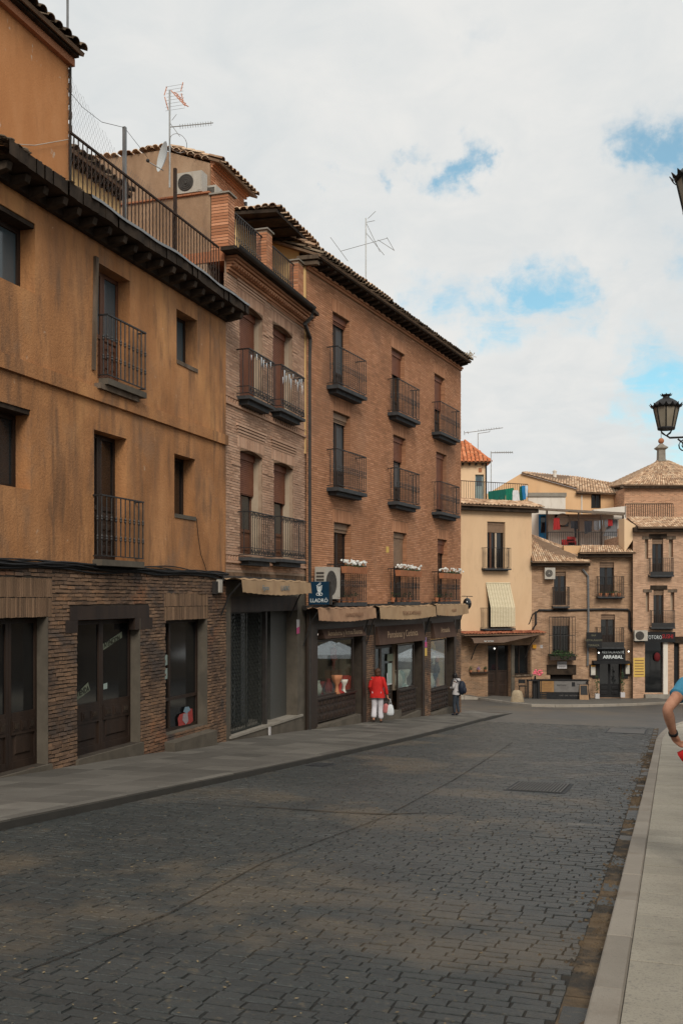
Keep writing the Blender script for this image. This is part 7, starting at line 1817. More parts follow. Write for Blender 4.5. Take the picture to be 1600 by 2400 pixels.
# ------------------------------------------------------------------ brick tower with the hipped roof and stone finial
FH = Frame(0, 69, 0, R(2))
Hh = FH.root('hip_roofed_tower', 'red brick tower with broad hipped tile roof and stone ball finial', 'tower')
x0, x1 = FH.X(1462), FH.X(1700); zE = FH.Z(1530, 1145)
MB().box(x0, x1, 0, 9, FH.Z(1530, 1300), zE).build('brick_wall', FBRICK_RED, Hh); MB().box(x0 - .3, x1, -.35, .0, zE, zE + .18).build('eave', WOOD_GREY, Hh)
xa, za = FH.X(1548, 4.5), FH.Z(1548, 1079, 4.5); xe0, xe1 = FH.X(1418, -.5), FH.X(1700, -.5); zl0 = zE + .2
zlf = FH.Z(1418, 1134, 4.5)
sloped(Hh, (FH.X(1462, -.5), -.5, zE + .2), (xe1, -.5, FH.Z(1690, 1135, -.5) if False else zE + .2), (xa + .6, 4.5, za), (xa - .3, 4.5, za), TILE, 40, 16, 12)
sloped(Hh, (FH.X(1410, 8), 8, zE + .9), (FH.X(1462, -.5), -.5, zE + .2), (xa - .1, 4.4, za - .02), (xa - .15, 4.6, za - .02), TILE, 26, 16, 13)
fn = MB(); fn.lathe([(.42, 0), (.42, .12), (.36, .16), (.34, .85), (.40, .9), (.55, .98), (.56, 1.05), (.30, 1.2), (.16, 1.32), (.10, 1.36)], (xa, 4.5, za - .1), 4, ph=.5); fs = fn.build('finial_base', STONE, Hh)
fb = MB(); fb.sm = True; fb.blob((xa, 4.5, za + 1.45), .22, 12, 8); fb.build('finial_ball', TERRACOTTA, fs); MB().tube([(xa, 4.5, za + 1.6), (xa, 4.5, za + 2.1)], .02, 4).build('spike', IRON, fs)
# aerial on the roof of the large brick building
xq, zq = FC.P(857, 650, 1.2); wq = FC.W(xq, 1.2, zq); Aq = thing('television_aerial', 'bare crossed-rod aerial on a thin mast above the large brick building', 'aerial', tuple(wq), 0); s = wq.y / FPX
MB().tube([(0, 0, -.6), (0, 0, (650 - 511) * s)], .02, 5).build('mast', ALU, Aq)
for a, b, c, d in ((797, 589, 908, 558), (774, 556, 815, 612), (862, 512, 880, 495), (858, 521, 878, 517), (858, 523, 890, 590), (885, 562, 922, 586), (857, 545, 900, 598), (906, 556, 924, 588)):
    MB().tube([((a - 857) * s, 0, (650 - b) * s), ((c - 857) * s, 0, (650 - d) * s)], .009, 4).build('rod', ALU, Aq)

# ================================================================== street furniture
def lantern(name, label, px, ptop, pbot, d, arm=1.15):
    r = _ray(px, (ptop + pbot) / 2); k = d / r[1]; c = Vector((r[0] * k, d, CAM_H + r[2] * k)); H = (pbot - ptop) / FPX * d
    t_, s_ = to_ts(c); zg = road_z(t_) + KH
    pole = Vector(ts(t_, s_ + arm, zg)); ang = -TH
    Tn = thing(name, label, 'street lamp', tuple(pole), ang, 'street lanterns along the right pavement')
    h = c.z - zg                                              # lantern centre above the pavement
    zb = h - H / 2; w = H * .30                                # local x is across the street (to the right)
    def L(x, y, z): return (x - arm, y, z)
    g = MB(); g.lathe([(w * .58, zb + H * .16), (w * .62, zb + H * .2), (w * .98, zb + H * .66), (w * .9, zb + H * .67)], L(0, 0, 0), 8); g.build('glass', LANTERN_GLASS, Tn)
    f = MB()
    for i in range(8):
        a = 2 * math.pi * i / 8; f.tube([L(w * .63 * math.cos(a), w * .63 * math.sin(a), zb + H * .17), L(w * 1.0 * math.cos(a), w * 1.0 * math.sin(a), zb + H * .68)], .011, 4)
    f.lathe([(w * .66, zb + H * .13), (w * .70, zb + H * .17), (w * .66, zb + H * .19)], L(0, 0, 0), 16); f.build('frame', IRON, Tn)
    c_ = MB(); c_.sm = True; c_.lathe([(w * 1.05, zb + H * .66), (w * 1.12, zb + H * .70), (w * 1.0, zb + H * .745), (w * .85, zb + H * .80), (w * .5, zb + H * .87), (w * .28, zb + H * .90), (w * .25, zb + H * .94), (w * .36, zb + H * .965), (w * .36, zb + H * .98)], L(0, 0, 0), 20); c_.build('cap', IRON, Tn)
    for (n, rr, z0_, hh) in ((16, w * 1.12, .68, .075), (8, w * .36, .955, .045)):
        cr = MB()
        for i in range(n):
            a = 2 * math.pi * i / n; u = Vector((math.cos(a), math.sin(a), 0)); v = Vector((-math.sin(a), math.cos(a), 0)) * (rr * 2.4 / n); b = Vector(L(0, 0, zb + H * z0_))
            p = b + u * rr; q = b + u * rr * 1.16 + Vector((0, 0, H * hh)); o = u * .012
            cr.v += [tuple(p - v), tuple(p + v), tuple(q), tuple(p - v + o), tuple(p + v + o), tuple(q + o)]; n0 = len(cr.v) - 6
            for fc in ((0, 1, 2), (5, 4, 3), (0, 2, 5, 3), (1, 4, 5, 2)): cr.f.append(tuple(n0 + j for j in fc)); cr.r.append(0)
        cr.build('crown', IRON, Tn)
    b_ = MB()
    for i in range(4):
        a = math.pi / 4 + math.pi / 2 * i; b_.tube([L(w * .62 * math.cos(a), w * .62 * math.sin(a), zb + H * .15), L(w * .45 * math.cos(a), w * .45 * math.sin(a), zb + H * .06), L(0, 0, zb - .01)], .012, 4)
    b_.build('cradle', IRON, Tn)
    MB().tube([L(0, 0, zb), L(.06, 0, zb - .05), L(arm, 0, zb - .06)], .02, 6).build('arm', IRON, Tn)
    sc = MB()
    for cx, r_ in ((.32, .12), (.62, .16)):
        pts = [(cx - arm + r_ * (1 - .7 * i / 16) * math.cos(4.6 * i / 16 * 2 + 1.2), 0, zb - .09 - r_ + r_ * (1 - .7 * i / 16) * math.sin(4.6 * i / 16 * 2 + 1.2)) for i in range(17)]; sc.tube(pts, .012, 4)
    sc.tube([L(.2, 0, zb - .08), L(.6, 0, zb - .42), L(arm, 0, zb - .75)], .016, 5); sc.build('scroll', IRON, Tn)
    col = MB(); col.lathe([(.22, 0), (.22, .25), (.16, .32), (.15, .9), (.11, 1.0), (.075, 1.1), (.055, zb), (.04, zb + .1), (.01, zb + .2)], n=12); col.build('post', IRON, Tn)
LANTERN_GLASS = M('frosted_lantern_glass', [(.20, .17, .125), (.30, .26, .20)], 4, (1, 1, .5), .35, spec=.5)
lantern('street_lantern', 'black iron street lantern with a spiked crown, whole against the sky', 1560, 923, 1020, 18.2)
lantern('street_lantern', 'black iron street lantern cut off by the right edge high in the sky', 1632, 368, 522, 11.2)

# stone bollard at the pavement corner
p = ground(1211, 1650, .0); S = p.y / FPX
bo = MB(); bo.sm = True
prof = [(.36, 0), (.36, .1), (.32, .35), (.27, .55), (.22, .66), (.12, .71)]
bo.lathe(prof, n=14, sx=1.0, sy=.9)
bo.v = [(v[0] + random.uniform(-.015, .015), v[1] + random.uniform(-.015, .015), v[2] + random.uniform(-.012, .012)) for v in bo.v]
o = bo.build('stone_bollard', STONE_SAND, None, loc=tuple(p)); tag(o, 'stubby rough sandstone bollard at the corner of the far pavement', 'bollard')
# drain covers and the cross joint in the road
def cover(label, pts, slats, mat, name='drain_cover'):
    q = [to_ts(ground(px, py, .03)) for px, py in pts]; t0, t1 = min(a[0] for a in q), max(a[0] for a in q); s0, s1 = min(a[1] for a in q), max(a[1] for a in q)
    tc = (t0 + t1) / 2; sl = math.atan((road_z(tc + .5) - road_z(tc - .5)))
    Tn = thing(name, label, 'drain cover', ts(tc, (s0 + s1) / 2, road_z(tc) + .030), -TH); Tn.rotation_euler = (sl, 0, -TH)
    W, D = (s1 - s0) / 2, (t1 - t0) / 2
    MB().box(-W - .05, W + .05, -D - .05, D + .05, -.02, .0).build('frame', IRON_SLAB, Tn)
    MB().box(-W, W, -D, D, .001, .004).build('pit', BLACK, Tn) if slats else MB().box(-W, W, -D, D, .003, .009).build('plate', ASPHALT, Tn)
    for i in range(slats):
        x = -W + 2 * W * (i + .5) / slats; MB().box(x - W / slats * .55, x + W / slats * .55, -D, D, .005, .014).build('slat', mat, Tn)
cover('long slatted drain grate in the middle of the road', ((1195, 1852), (1322, 1852), (1326, 1838), (1210, 1838)), 16, ASPHALT)
cover('flat rectangular cover far down the road', ((1420, 1717), (1505, 1720), (1512, 1710), (1428, 1710)), 0, ZINC)
cover('small square drain in the gutter by the left kerb', ((725, 1795), (765, 1795), (770, 1790), (735, 1790)), 5, IRON_SLAB)
jm = MB(); jp = [(420, 1882), (600, 1891), (780, 1903), (900, 1909), (1000, 1906)]
for a, b in zip(jp[:-1], jp[1:]):
    A_, B_ = to_ts(ground(*a, .03)), to_ts(ground(*b, .03)); w_ = .006 if a[0] < 600 else .02
    jm.quad(ts(A_[0] - w_, A_[1], road_z(A_[0]) + .031), ts(B_[0] - w_, B_[1], road_z(B_[0]) + .034), ts(B_[0] + w_, B_[1], road_z(B_[0]) + .034), ts(A_[0] + w_, A_[1], road_z(A_[0]) + .031))
jm.build('cross_joint', JOINT, road)
pm = [(1310, 1929), (1450, 1937)]
A_, B_ = to_ts(ground(*pm[0], .03)), to_ts(ground(*pm[1], .03)); n = 7
for i in range(n):
    a, b = [(A_[0] + (B_[0] - A_[0]) * (k / n), A_[1] + (B_[1] - A_[1]) * (k / n)) for k in (i, i + .94)]
    m = MB(); z0_, z1_ = road_z(a[0]) + .02, road_z(b[0]) + .02; h = .008
    m.hexa([ts(a[0] - .05, a[1], z0_), ts(b[0] - .05, b[1], z1_), ts(b[0] + .05, b[1], z1_), ts(a[0] + .05, a[1], z0_), ts(a[0] - .045, a[1], z0_ + h), ts(b[0] - .045, b[1], z1_ + h), ts(b[0] + .045, b[1], z1_ + h), ts(a[0] + .045, a[1], z0_ + h)]); m.build('pale_sett', SETT_PALE, road)
# long seam running down the middle of the road
sm_ = MB(); sp = [(30, 2290), (400, 2140), (620, 2020), (900, 1915), (1060, 1830), (1200, 1740)]
for a, b in zip(sp[:-1], sp[1:]):
    A_, B_ = ground(*a, .03), ground(*b, .03); A_, B_ = to_ts(A_), to_ts(B_); w_ = .006
    n = 10
    for i in range(n):
        p0 = (A_[0] + (B_[0] - A_[0]) * i / n, A_[1] + (B_[1] - A_[1]) * i / n); p1 = (A_[0] + (B_[0] - A_[0]) * (i + 1) / n, A_[1] + (B_[1] - A_[1]) * (i + 1) / n)
        sm_.quad(ts(p0[0], p0[1] - w_, road_z(p0[0]) + .0335), ts(p0[0], p0[1] + w_, road_z(p0[0]) + .0335), ts(p1[0], p1[1] + w_, road_z(p1[0]) + .0335), ts(p1[0], p1[1] - w_, road_z(p1[0]) + .0335))
sm_.build('road_seam', JOINT, road)

# ------------------------------------------------------------------ bar terrace furniture in front of the brick house
yS = -2.2
def fz(px, py): return FE.P(px, py, yS)
x0, z0 = fz(1248, 1641); x1, _ = fz(1378, 1641); zt = FE.Z(1310, 1593, yS)
St = thing('terrace_screen', 'long black planter screen with faded printed panels on the far pavement', 'screen', tuple(FE.W(x0, yS, z0)), FE.a); W, H = x1 - x0, zt - z0
MB().box(0, W, .0, .35, 0, H - .05).build('body', BLACK, St); MB().box(-.05, W + .05, -.05, .4, H - .05, H).build('top_board', BLACK, St)
OLDP = M('faded_orange_panel', [(.22, .12, .045), (.30, .17, .07)], 4, rough=.8); GREYP = M('faded_grey_panel', [(.12, .11, .105), (.17, .16, .15)], 3, rough=.8)
xa, xb, xc = FE.X(1265, yS) - x0, FE.X(1297, yS) - x0, W - .1; zp = FE.Z(1310, 1622, yS) - z0
MB().box(xa, xb, -.02, -.002, zp, H - .08).build('printed_panel', OLDP, St); MB().box(xb + .01, xc, -.018, -.002, zp, H - .08).build('printed_panel', GREYP, St)
for i in range(4): text(St, ('CERVEZAS', 'TAPAS', 'RACIONES', 'VINOS')[i], (xa + xb) / 2, H - .22 - .15 * i, .11, -.024, BROWN_LET)
text(St, 'terraza', (xb + xc) / 2 - .5, H - .3, .18, -.024, BLACK, shear=.2); text(St, 'menú del día', (xb + xc) / 2 + .7, H - .25, .13, -.024, BLACK, shear=.2)
MB().box((xb + xc) / 2 + .08, (xb + xc) / 2 + .26, -.026, -.019, H - .38, H - .14).build('emblem', BLACK, St)
for i in range(5): MB().box(.05 + i * .1, .09 + i * .1, -.03, 0, 0.02, H - .08).build('slat', IRON, St)
for r_ in range(3):
    for k in range(5): MB().box(xa + .02 + k * .07, xa + .045 + k * .07, -.006, -.001, zp - .1 - r_ * .13, zp - .07 - r_ * .13).build('stud', OLDP, St)
text(St, 'CAFÉ · BAR · RESTAURANTE', (xb + xc) / 2, zp - .2, .10, -.006, GREYP)
# A-board leaning beside it
xk, zk = FE.P(1357, 1640, yS - .35); Ab = thing('menu_board', 'wooden pavement menu board with black slate at the right end of the screen', 'menu board', tuple(FE.W(xk, yS - .35, zk)), FE.a)
WOOD_TAN = M('plain_tan_wood', [(.24, .14, .075), (.32, .20, .11)], 5, (1, 1, .2), .7)
MB().hexa([(0, 0, 0), (.52, 0, 0), (.52, .04, 0), (0, .04, 0), (.06, .22, .82), (.5, .22, .82), (.5, .26, .82), (.06, .26, .82)]).build('board', WOOD_TAN, Ab)
MB().hexa([(.07, .055, .27), (.47, .055, .27), (.47, .075, .27), (.07, .075, .27), (.09, .19, .78), (.46, .19, .78), (.46, .21, .78), (.09, .21, .78)]).build('slate', BLACK, Ab)
MB().hexa([(.62, .3, 0), (.68, .3, 0), (.68, .36, 0), (.62, .36, 0), (.42, .24, 1.0), (.48, .24, 1.0), (.48, .30, 1.0), (.42, .30, 1.0)]).build('prop', WOOD, Ab)
def stool(px, lab, s=1.0):
    x, z = FE.P(px, 1640, yS + .1); Tn = thing('bar_stool', lab, 'stool', tuple(FE.W(x, yS + .1, z)), FE.a, 'bar stools on the far pavement')
    for a, b in ((-.2, -.18), (.2, -.18), (-.2, .18), (.2, .18)): MB().tube([(a, b, 0), (a * .8, b * .8, .76)], .018, 5).build('leg', IRON, Tn)
    MB().box(-.2, .2, -.2, .2, .76, .80).build('seat', BLACK, Tn); MB().box(-.2, .2, .17, .2, .92, 1.14).build('backrest', BLACK, Tn)
    for a in (-.18, .18): MB().tube([(a, .185, .80), (a, .185, .95)], .014, 4).build('upright', IRON, Tn)
    MB().box(-.18, .18, -.19, -.17, .28, .30).build('footrest', IRON, Tn)
stool(1223, 'black bar stool with low back, nearest the sandstone bollard')
x, z = FE.P(1243, 1640, yS + .1); Tb = thing('high_table', 'narrow black high table at the left end of the terrace screen', 'table', tuple(FE.W(x, yS + .1, z)), FE.a)
MB().box(-.22, .4, -.3, .3, 1.08, 1.13).build('tabletop', BLACK, Tb)
for a in (-.18, .36):
    for b in (-.25, .25): MB().box(a - .025, a + .025, b - .025, b + .025, 0, 1.08).build('leg', BLACK, Tb)
x, z = FE.P(1253, 1592, yS + .1); Fl = thing('flower_vase', 'black vase of bright pink flowers standing on the high table', 'flowers', tuple(FE.W(x, yS + .1, z)), FE.a)
MB().lathe([(.05, -.02), (.06, .1), (.04, .2)], n=8).build('vase', BLACK, Fl); PINKF = M('hot_pink_petal', [(.70, .10, .16), (.80, .22, .26)], 10, rough=.7)
pm_ = MB(); rgx = random.Random(5)
for i in range(26): pm_.blob((rgx.uniform(-.08, .42), rgx.uniform(-.1, .1), .3 + rgx.uniform(-.04, .22)), rgx.uniform(.04, .07), 6, 4, .2)
pm_.build('blossom', PINKF, Fl, kind='stuff')

# ================================================================== people
def skin_mesh(name, J, E, mat, sub=2, root=None):
    keys = list(J); idx = {k: i for i, k in enumerate(keys)}
    me = bpy.data.meshes.new(name); me.from_pydata([J[k][0] for k in keys], [(idx[a], idx[b]) for a, b in E], [])
    o = bpy.data.objects.new(name, me); COL.objects.link(o)
    md = o.modifiers.new('skin', 'SKIN'); md.use_smooth_shade = True
    if not me.skin_vertices: bpy.context.view_layer.objects.active = o
    sv = me.skin_vertices[0].data if me.skin_vertices else None
    for k in keys:
        r = J[k][1]; sv[idx[k]].radius = r if isinstance(r, tuple) else (r, r); sv[idx[k]].use_root = (k == (root or keys[0]))
    s_ = o.modifiers.new('sub', 'SUBSURF'); s_.levels = sub; s_.render_levels = sub
    bpy.context.view_layer.update(); dg = bpy.context.evaluated_depsgraph_get()
    m2 = bpy.data.meshes.new_from_object(o.evaluated_get(dg)); bpy.data.objects.remove(o); m2.name = name
    m2.materials.clear(); m2.materials.append(mat); m2.polygons.foreach_set('use_smooth', [True] * len(m2.polygons)); return m2
def V(*a): return Vector(a)
def add_hand(J, E, key, wrist, d, side, curl=.5, s=1.0):
    """palm, four bent fingers and a thumb from the side of the palm; d: pointing direction, side: towards the thumb"""
    d = d.normalized(); side = (side - d * side.dot(d)).normalized(); nrm = d.cross(side)
    J[key + 'pa'] = (tuple(wrist + d * .045 * s), (.036 * s, .019 * s)); J[key + 'pb'] = (tuple(wrist + d * .085 * s), (.038 * s, .017 * s)); E += [(key, key + 'pa'), (key + 'pa', key + 'pb')]
    for i, (o, l) in enumerate(((.03, .072), (.01, .08), (-.011, .075), (-.031, .058))):
        b = wrist + d * .092 * s + side * o * s; k = key + 'f%d' % i; J[k + 'a'] = (tuple(b), .0105 * s); E.append((key + 'pb', k + 'a')); p = b; dd = d
        for j in range(3):
            ang = curl * (.5 + .35 * j); dd = (dd * math.cos(ang) + nrm * math.sin(ang)).normalized(); p = p + dd * l * s * (.45, .32, .23)[j]
            J[k + 'bcd'[j]] = (tuple(p), (.0098, .009, .0075)[j] * s); E.append((k + ('a', 'b', 'c')[j], k + 'bcd'[j]))
    t0 = wrist + d * .03 * s + side * .03 * s; t1 = t0 + (d * .6 + side * .8).normalized() * .035 * s; t2 = t1 + (d * .85 + side * .3 + nrm * curl * .5).normalized() * .032 * s
    J[key + 't0'] = (tuple(t0), .015 * s); J[key + 't1'] = (tuple(t1), .0115 * s); J[key + 't2'] = (tuple(t2), .0095 * s); E += [(key + 'pa', key + 't0'), (key + 't0', key + 't1'), (key + 't1', key + 't2')]
def person(label, loc, rz, h, P, clothes, hair, hairmat, skinmat=None, hands=(.5, .5), extra=None, turn=V(0, 1, 0), seg=None):
    """P: joint positions (local, facing +y, metres for a 1.7 m figure); clothes: list of (name, material, joints {key: radius}, edges)"""
    T_ = thing('person', label, 'person', tuple(loc), rz); k = h / 1.70
    q = {a: V(*b) * k for a, b in P.items()}; f = turn.normalized(); hd = q['head']
    J = {'pelvis': (tuple(q['pelvis']), (.13 * k, .10 * k)), 'waist': (tuple(q['waist']), (.12 * k, .085 * k)), 'chest': (tuple(q['chest']), (.15 * k, .10 * k)), 'neck0': (tuple(q['neck']), .052 * k), 'neck1': (tuple((q['neck'] + hd) / 2), .048 * k),
         'jaw': (tuple(hd + f * .015 * k - V(0, 0, .055) * k), (.055 * k, .062 * k)), 'head': (tuple(hd + V(0, 0, .01) * k), (.072 * k, .086 * k)), 'crown': (tuple(hd + V(0, 0, .075) * k - f * .01 * k), (.062 * k, .075 * k))}
    E = [('pelvis', 'waist'), ('waist', 'chest'), ('chest', 'neck0'), ('neck0', 'neck1'), ('neck1', 'jaw'), ('jaw', 'head'), ('head', 'crown')]
    for s in 'lr':
        J['sh' + s] = (tuple(q['sh' + s]), .058 * k); J['el' + s] = (tuple(q['el' + s]), .041 * k); J['ua' + s] = (tuple((q['sh' + s] + q['el' + s]) / 2), .048 * k); J['fa' + s] = (tuple(q['el' + s].lerp(q['wr' + s], .35)), .042 * k); J['wr' + s] = (tuple(q['wr' + s]), (.029 * k, .022 * k))
        E += [('chest', 'sh' + s), ('sh' + s, 'ua' + s), ('ua' + s, 'el' + s), ('el' + s, 'fa' + s), ('fa' + s, 'wr' + s)]
        add_hand(J, E, 'wr' + s, q['wr' + s], q.get('hd' + s, q['wr' + s] * 2 - q['el' + s]) - q['wr' + s], V(1 if s == 'l' else -1, .6, 0) if 'th' + s not in q else q['th' + s], hands[0 if s == 'l' else 1], k)
        J['hip' + s] = (tuple(q['hip' + s]), .088 * k); J['th_' + s] = (tuple(q['hip' + s].lerp(q['kn' + s], .5)), .075 * k); J['kn' + s] = (tuple(q['kn' + s]), .056 * k); J['cf' + s] = (tuple(q['kn' + s].lerp(q['an' + s], .3)), .054 * k); J['an' + s] = (tuple(q['an' + s]), .036 * k)
        toe = q['an' + s] + (q.get('ft' + s, V(0, .16, -.06) * k)); J['toe' + s] = (tuple(toe), (.04 * k, .025 * k))
        E += [('pelvis', 'hip' + s), ('hip' + s, 'th_' + s), ('th_' + s, 'kn' + s), ('kn' + s, 'cf' + s), ('cf' + s, 'an' + s), ('an' + s, 'toe' + s)]
    body = obj('body', skin_mesh('body', J, E, skinmat or SKIN, 2, 'pelvis'), T_)
    # face: nose, ears, eyes, mouth
    r_ = f.cross(V(0, 0, 1)).normalized(); fc = MB(); fc.sm = True
    n0 = hd + f * .088 * k; fc.lathe([(.002, .012 * k), (.013 * k, -.022 * k), (.006 * k, -.03 * k)], tuple(n0), 6)
    for s in (-1, 1): fc.blob(tuple(hd + r_ * s * .078 * k - V(0, 0, .005) * k), (.012 * k, .02 * k, .03 * k), 6, 4)
    fc.build('nose_and_ears', skinmat or SKIN, body)
    for s in (-1, 1): MB().blob(tuple(hd + f * .078 * k + r_ * s * .031 * k + V(0, 0, .012) * k), .011 * k, 6, 4).build('eye', BLACK, body)
    MB().blob(tuple(hd + f * .078 * k - V(0, 0, .05) * k), (.022 * k, .012 * k, .006 * k), 6, 4).build('mouth', TERRACOTTA, body)
    hm = MB(); hm.sm = True
    for (dx, dy, dz, rx, ry, rz_) in hair: hm.blob(tuple(hd + r_ * dx * k + f * dy * k + V(0, 0, dz) * k), (rx * k, ry * k, rz_ * k), 14, 9, .04)
    if hm.f: hm.build('hair', hairmat, body)
    for (nm, mt, js, es, sub) in clothes:
        jj = {}
        for key, r in js.items():
            base = key.split('#')[0]
            if '~' in base: a, b, w_ = base.split('~'); pos = (Vector(J[a][0]).lerp(Vector(J[b][0]), float(w_)))
            else: pos = Vector(J[base][0])
            jj[key] = (tuple(pos), tuple(v * k for v in r) if isinstance(r, tuple) else r * k)
        obj(nm, skin_mesh(nm, jj, es, mt, sub), T_)
    return T_, J, k
def chain(*a): return list(zip(a[:-1], a[1:]))
def top_garment(T_, J, k, mat, name, rings, sleeve=1.0, rs=(.078, .066, .058, .046), seed=1):
    """A jacket or shirt: elliptical rings up the trunk and two sleeves, creased a little. rings: (height, half width, half depth, forward)"""
    rg_ = random.Random(seed); m = MB(); m.sm = True; n = 22; pel, nk = Vector(J['pelvis'][0]), Vector(J['neck0'][0])
    for r_, (z, rx, ry, fw) in enumerate(rings):
        for i in range(n):
            a = 2 * math.pi * i / n; cr = 1 + .022 * math.sin(5 * a + r_ * 1.7) + rg_.uniform(-.015, .015)
            m.v.append((pel.x + rx * k * math.cos(a) * cr, (pel.y + fw * k) + ry * k * math.sin(a) * cr, z * k + .006 * math.sin(3 * a + r_)))
    for r_ in range(len(rings) - 1):
        for i in range(n): j = (i + 1) % n; m.f.append((r_ * n + i, r_ * n + j, (r_ + 1) * n + j, (r_ + 1) * n + i)); m.r.append(0)
    for s in 'lr':
        ch = Vector(J['chest'][0]); S0, U0, E0, F0, W0 = (Vector(J[x + s][0]) for x in ('sh', 'ua', 'el', 'fa', 'wr')); inn = S0.lerp(Vector((ch.x, ch.y, S0.z)), .35)
        pts = [inn, S0, U0, E0, E0.lerp(W0, .4), E0.lerp(W0, .88)]; rr = [rs[0] * .8, rs[0], rs[1], rs[2], (rs[2] + rs[3]) / 2, rs[3]]
        if sleeve < 1: pts = [inn, S0, S0.lerp(U0, .6), S0.lerp(E0, sleeve)]; rr = [rs[0] * .8, rs[0], rs[1] * 1.03, rs[1] * 1.06]
        q, qr = [], []
        for i in range(len(pts) - 1):
            for w_ in (0, .33, .66): q.append(pts[i].lerp(pts[i + 1], w_)); qr.append((rr[i] + (rr[i + 1] - rr[i]) * w_) * k * (1 + rg_.uniform(-.03, .03)))
        q.append(pts[-1]); qr.append(rr[-1] * k); m.tube(q, qr, 12, True)
    return m.build(name, mat, T_)
JACKET = ((.80, .245, .195, 0), (.86, .24, .19, 0), (.95, .222, .172, 0), (1.08, .188, .14, .0), (1.20, .196, .143, .005), (1.31, .203, .138, .01), (1.38, .19, .12, .012), (1.43, .135, .095, .012), (1.465, .075, .07, .015), (1.50, .062, .062, .02))
JKT = {'pelvis': (.175, .135), 'waist': (.165, .12), 'chest': (.185, .13), 'neck0': .075, 'shl': .078, 'ual': .066, 'ell': .058, 'fal': .054, 'fal~wrl~.85': .046, 'shr': .078, 'uar': .066, 'elr': .058, 'far': .054, 'far~wrr~.85': .046}
JKE = chain('pelvis', 'waist', 'chest', 'neck0') + chain('chest', 'shl', 'ual', 'ell', 'fal', 'fal~wrl~.85') + chain('chest', 'shr', 'uar', 'elr', 'far', 'far~wrr~.85')
def TRO(th, kn, an): return {'pelvis': (.14, .11), 'hipl': .10, 'th_l': th, 'knl': kn, 'cfl': (kn + an) / 2, 'cfl~anl~.92': an, 'hipr': .10, 'th_r': th, 'knr': kn, 'cfr': (kn + an) / 2, 'cfr~anr~.92': an}
TRE = chain('pelvis', 'hipl', 'th_l', 'knl', 'cfl', 'cfl~anl~.92') + chain('pelvis', 'hipr', 'th_r', 'knr', 'cfr', 'cfr~anr~.92')
def SHO(s, r=.05): return {'an' + s: .048, 'toe' + s: (.05, .036)}
REDW = M('red_wool', [(.40, .014, .012), (.50, .022, .018)], 8, rough=.85, bump=.2); WHITEC = M('white_cotton', [(.50, .48, .52), (.60, .58, .61)], 6, rough=.85, bump=.15); HAIRB = M('chestnut_hair', [(.045, .018, .010), (.09, .038, .02)], 20, (1, 1, .3), .6); HAIRK = M('black_hair', [(.006, .005, .005), (.014, .012, .012)], 20, rough=.5)
GREYH = M('pale_grey_hoodie', [(.36, .34, .34), (.46, .44, .44)], 6, rough=.9); DENIM = M('dark_denim', [(.022, .03, .042), (.045, .055, .07)], 10, rough=.9); NAVY = M('navy_nylon', [(.010, .014, .026), (.018, .022, .036)], 6, rough=.6); SHOE = M('shoe_leather', [(.05, .04, .035), (.10, .08, .07)], 8, rough=.6); TEE = M('sky_blue_jersey', [(.045, .19, .30), (.065, .25, .37)], 8, rough=.85, bump=.15); REDS = M('bright_red_shorts', [(.48, .012, .012), (.58, .025, .022)], 8, rough=.8, bump=.1); SKIN_DARK = M('dark_skin', (.10, .055, .035), rough=.5)
# woman in red walking away with shopping bags
w = pave_hit(884, 1694)
hW = 126 / FPX * w.y
PW = dict(pelvis=(0, 0, .93), waist=(0, 0, 1.08), chest=(0, .01, 1.29), neck=(0, .01, 1.44), head=(.005, .03, 1.585), shl=(-.17, 0, 1.39), shr=(.17, 0, 1.39), ell=(-.235, -.03, 1.13), elr=(.27, -.02, 1.12), wrl=(-.21, .10, .92), wrr=(.31, .03, .87),
          hipl=(-.09, 0, .90), hipr=(.09, 0, .90), knl=(-.10, .02, .49), knr=(.09, .08, .50), anl=(-.10, -.12, .13), anr=(.10, .06, .075), ftl=(0, .13, -.09), thr=(-.4, 1, 0), thl=(.4, 1, 0))
Wm, Jw, kw = person('woman seen from behind in a red jacket and white trousers carrying two bags', tuple(w), -TH + .12, hW, PW,
    [('trousers', WHITEC, TRO(.105, .09, .098), TRE, 2), ('shoe', SHOE, SHO('l'), [('anl', 'toel')], 2), ('shoe', SHOE, SHO('r'), [('anr', 'toer')], 2)],
    [(0, -.02, .03, .098, .108, .115), (.0, -.045, -.045, .088, .075, .09), (.03, -.06, .05, .06, .06, .06)], HAIRB, hands=(.5, 1.1))
top_garment(Wm, Jw, kw, REDW, 'jacket', JACKET, seed=3)
wr = Wm.matrix_basis @ Vector(Jw['wrrpb'][0])
def bag(label, dx, col, sc, rz):
    T_ = thing('carrier_bag', label, 'bag', tuple(wr + Vector((dx, -.02, -.03))), rz); m = MB(); m.sm = True; rgb = random.Random(int(dx * 100) + 9)
    rows = [(.03, -.17), (.085, -.21), (.11, -.3), (.125, -.42), (.12, -.50), (.07, -.525)]
    m.lathe([(r * sc * rgb.uniform(.93, 1.07), z * sc) for r, z in rows], n=12, sy=.55); m.v = [(v[0] * rgb.uniform(.95, 1.05), v[1] * rgb.uniform(.9, 1.1), v[2]) for v in m.v]; m.build('sack', col, T_)
    for s in (-1, 1): MB().tube([(s * .045 * sc, 0, -.20 * sc), (s * .02, 0, -.08), (0, 0, .01)], .006, 4).build('handle', col if dx > 0 else BLACK, T_)
bag('white carrier bag in the right hand of the woman in red', .075, FWH, .92, .3); bag('pinkish carrier bag beside the white one held by the woman in red', -.055, M('pink_plastic', [(.35, .10, .10), (.45, .17, .16)], 6, rough=.6), .78, -.2)
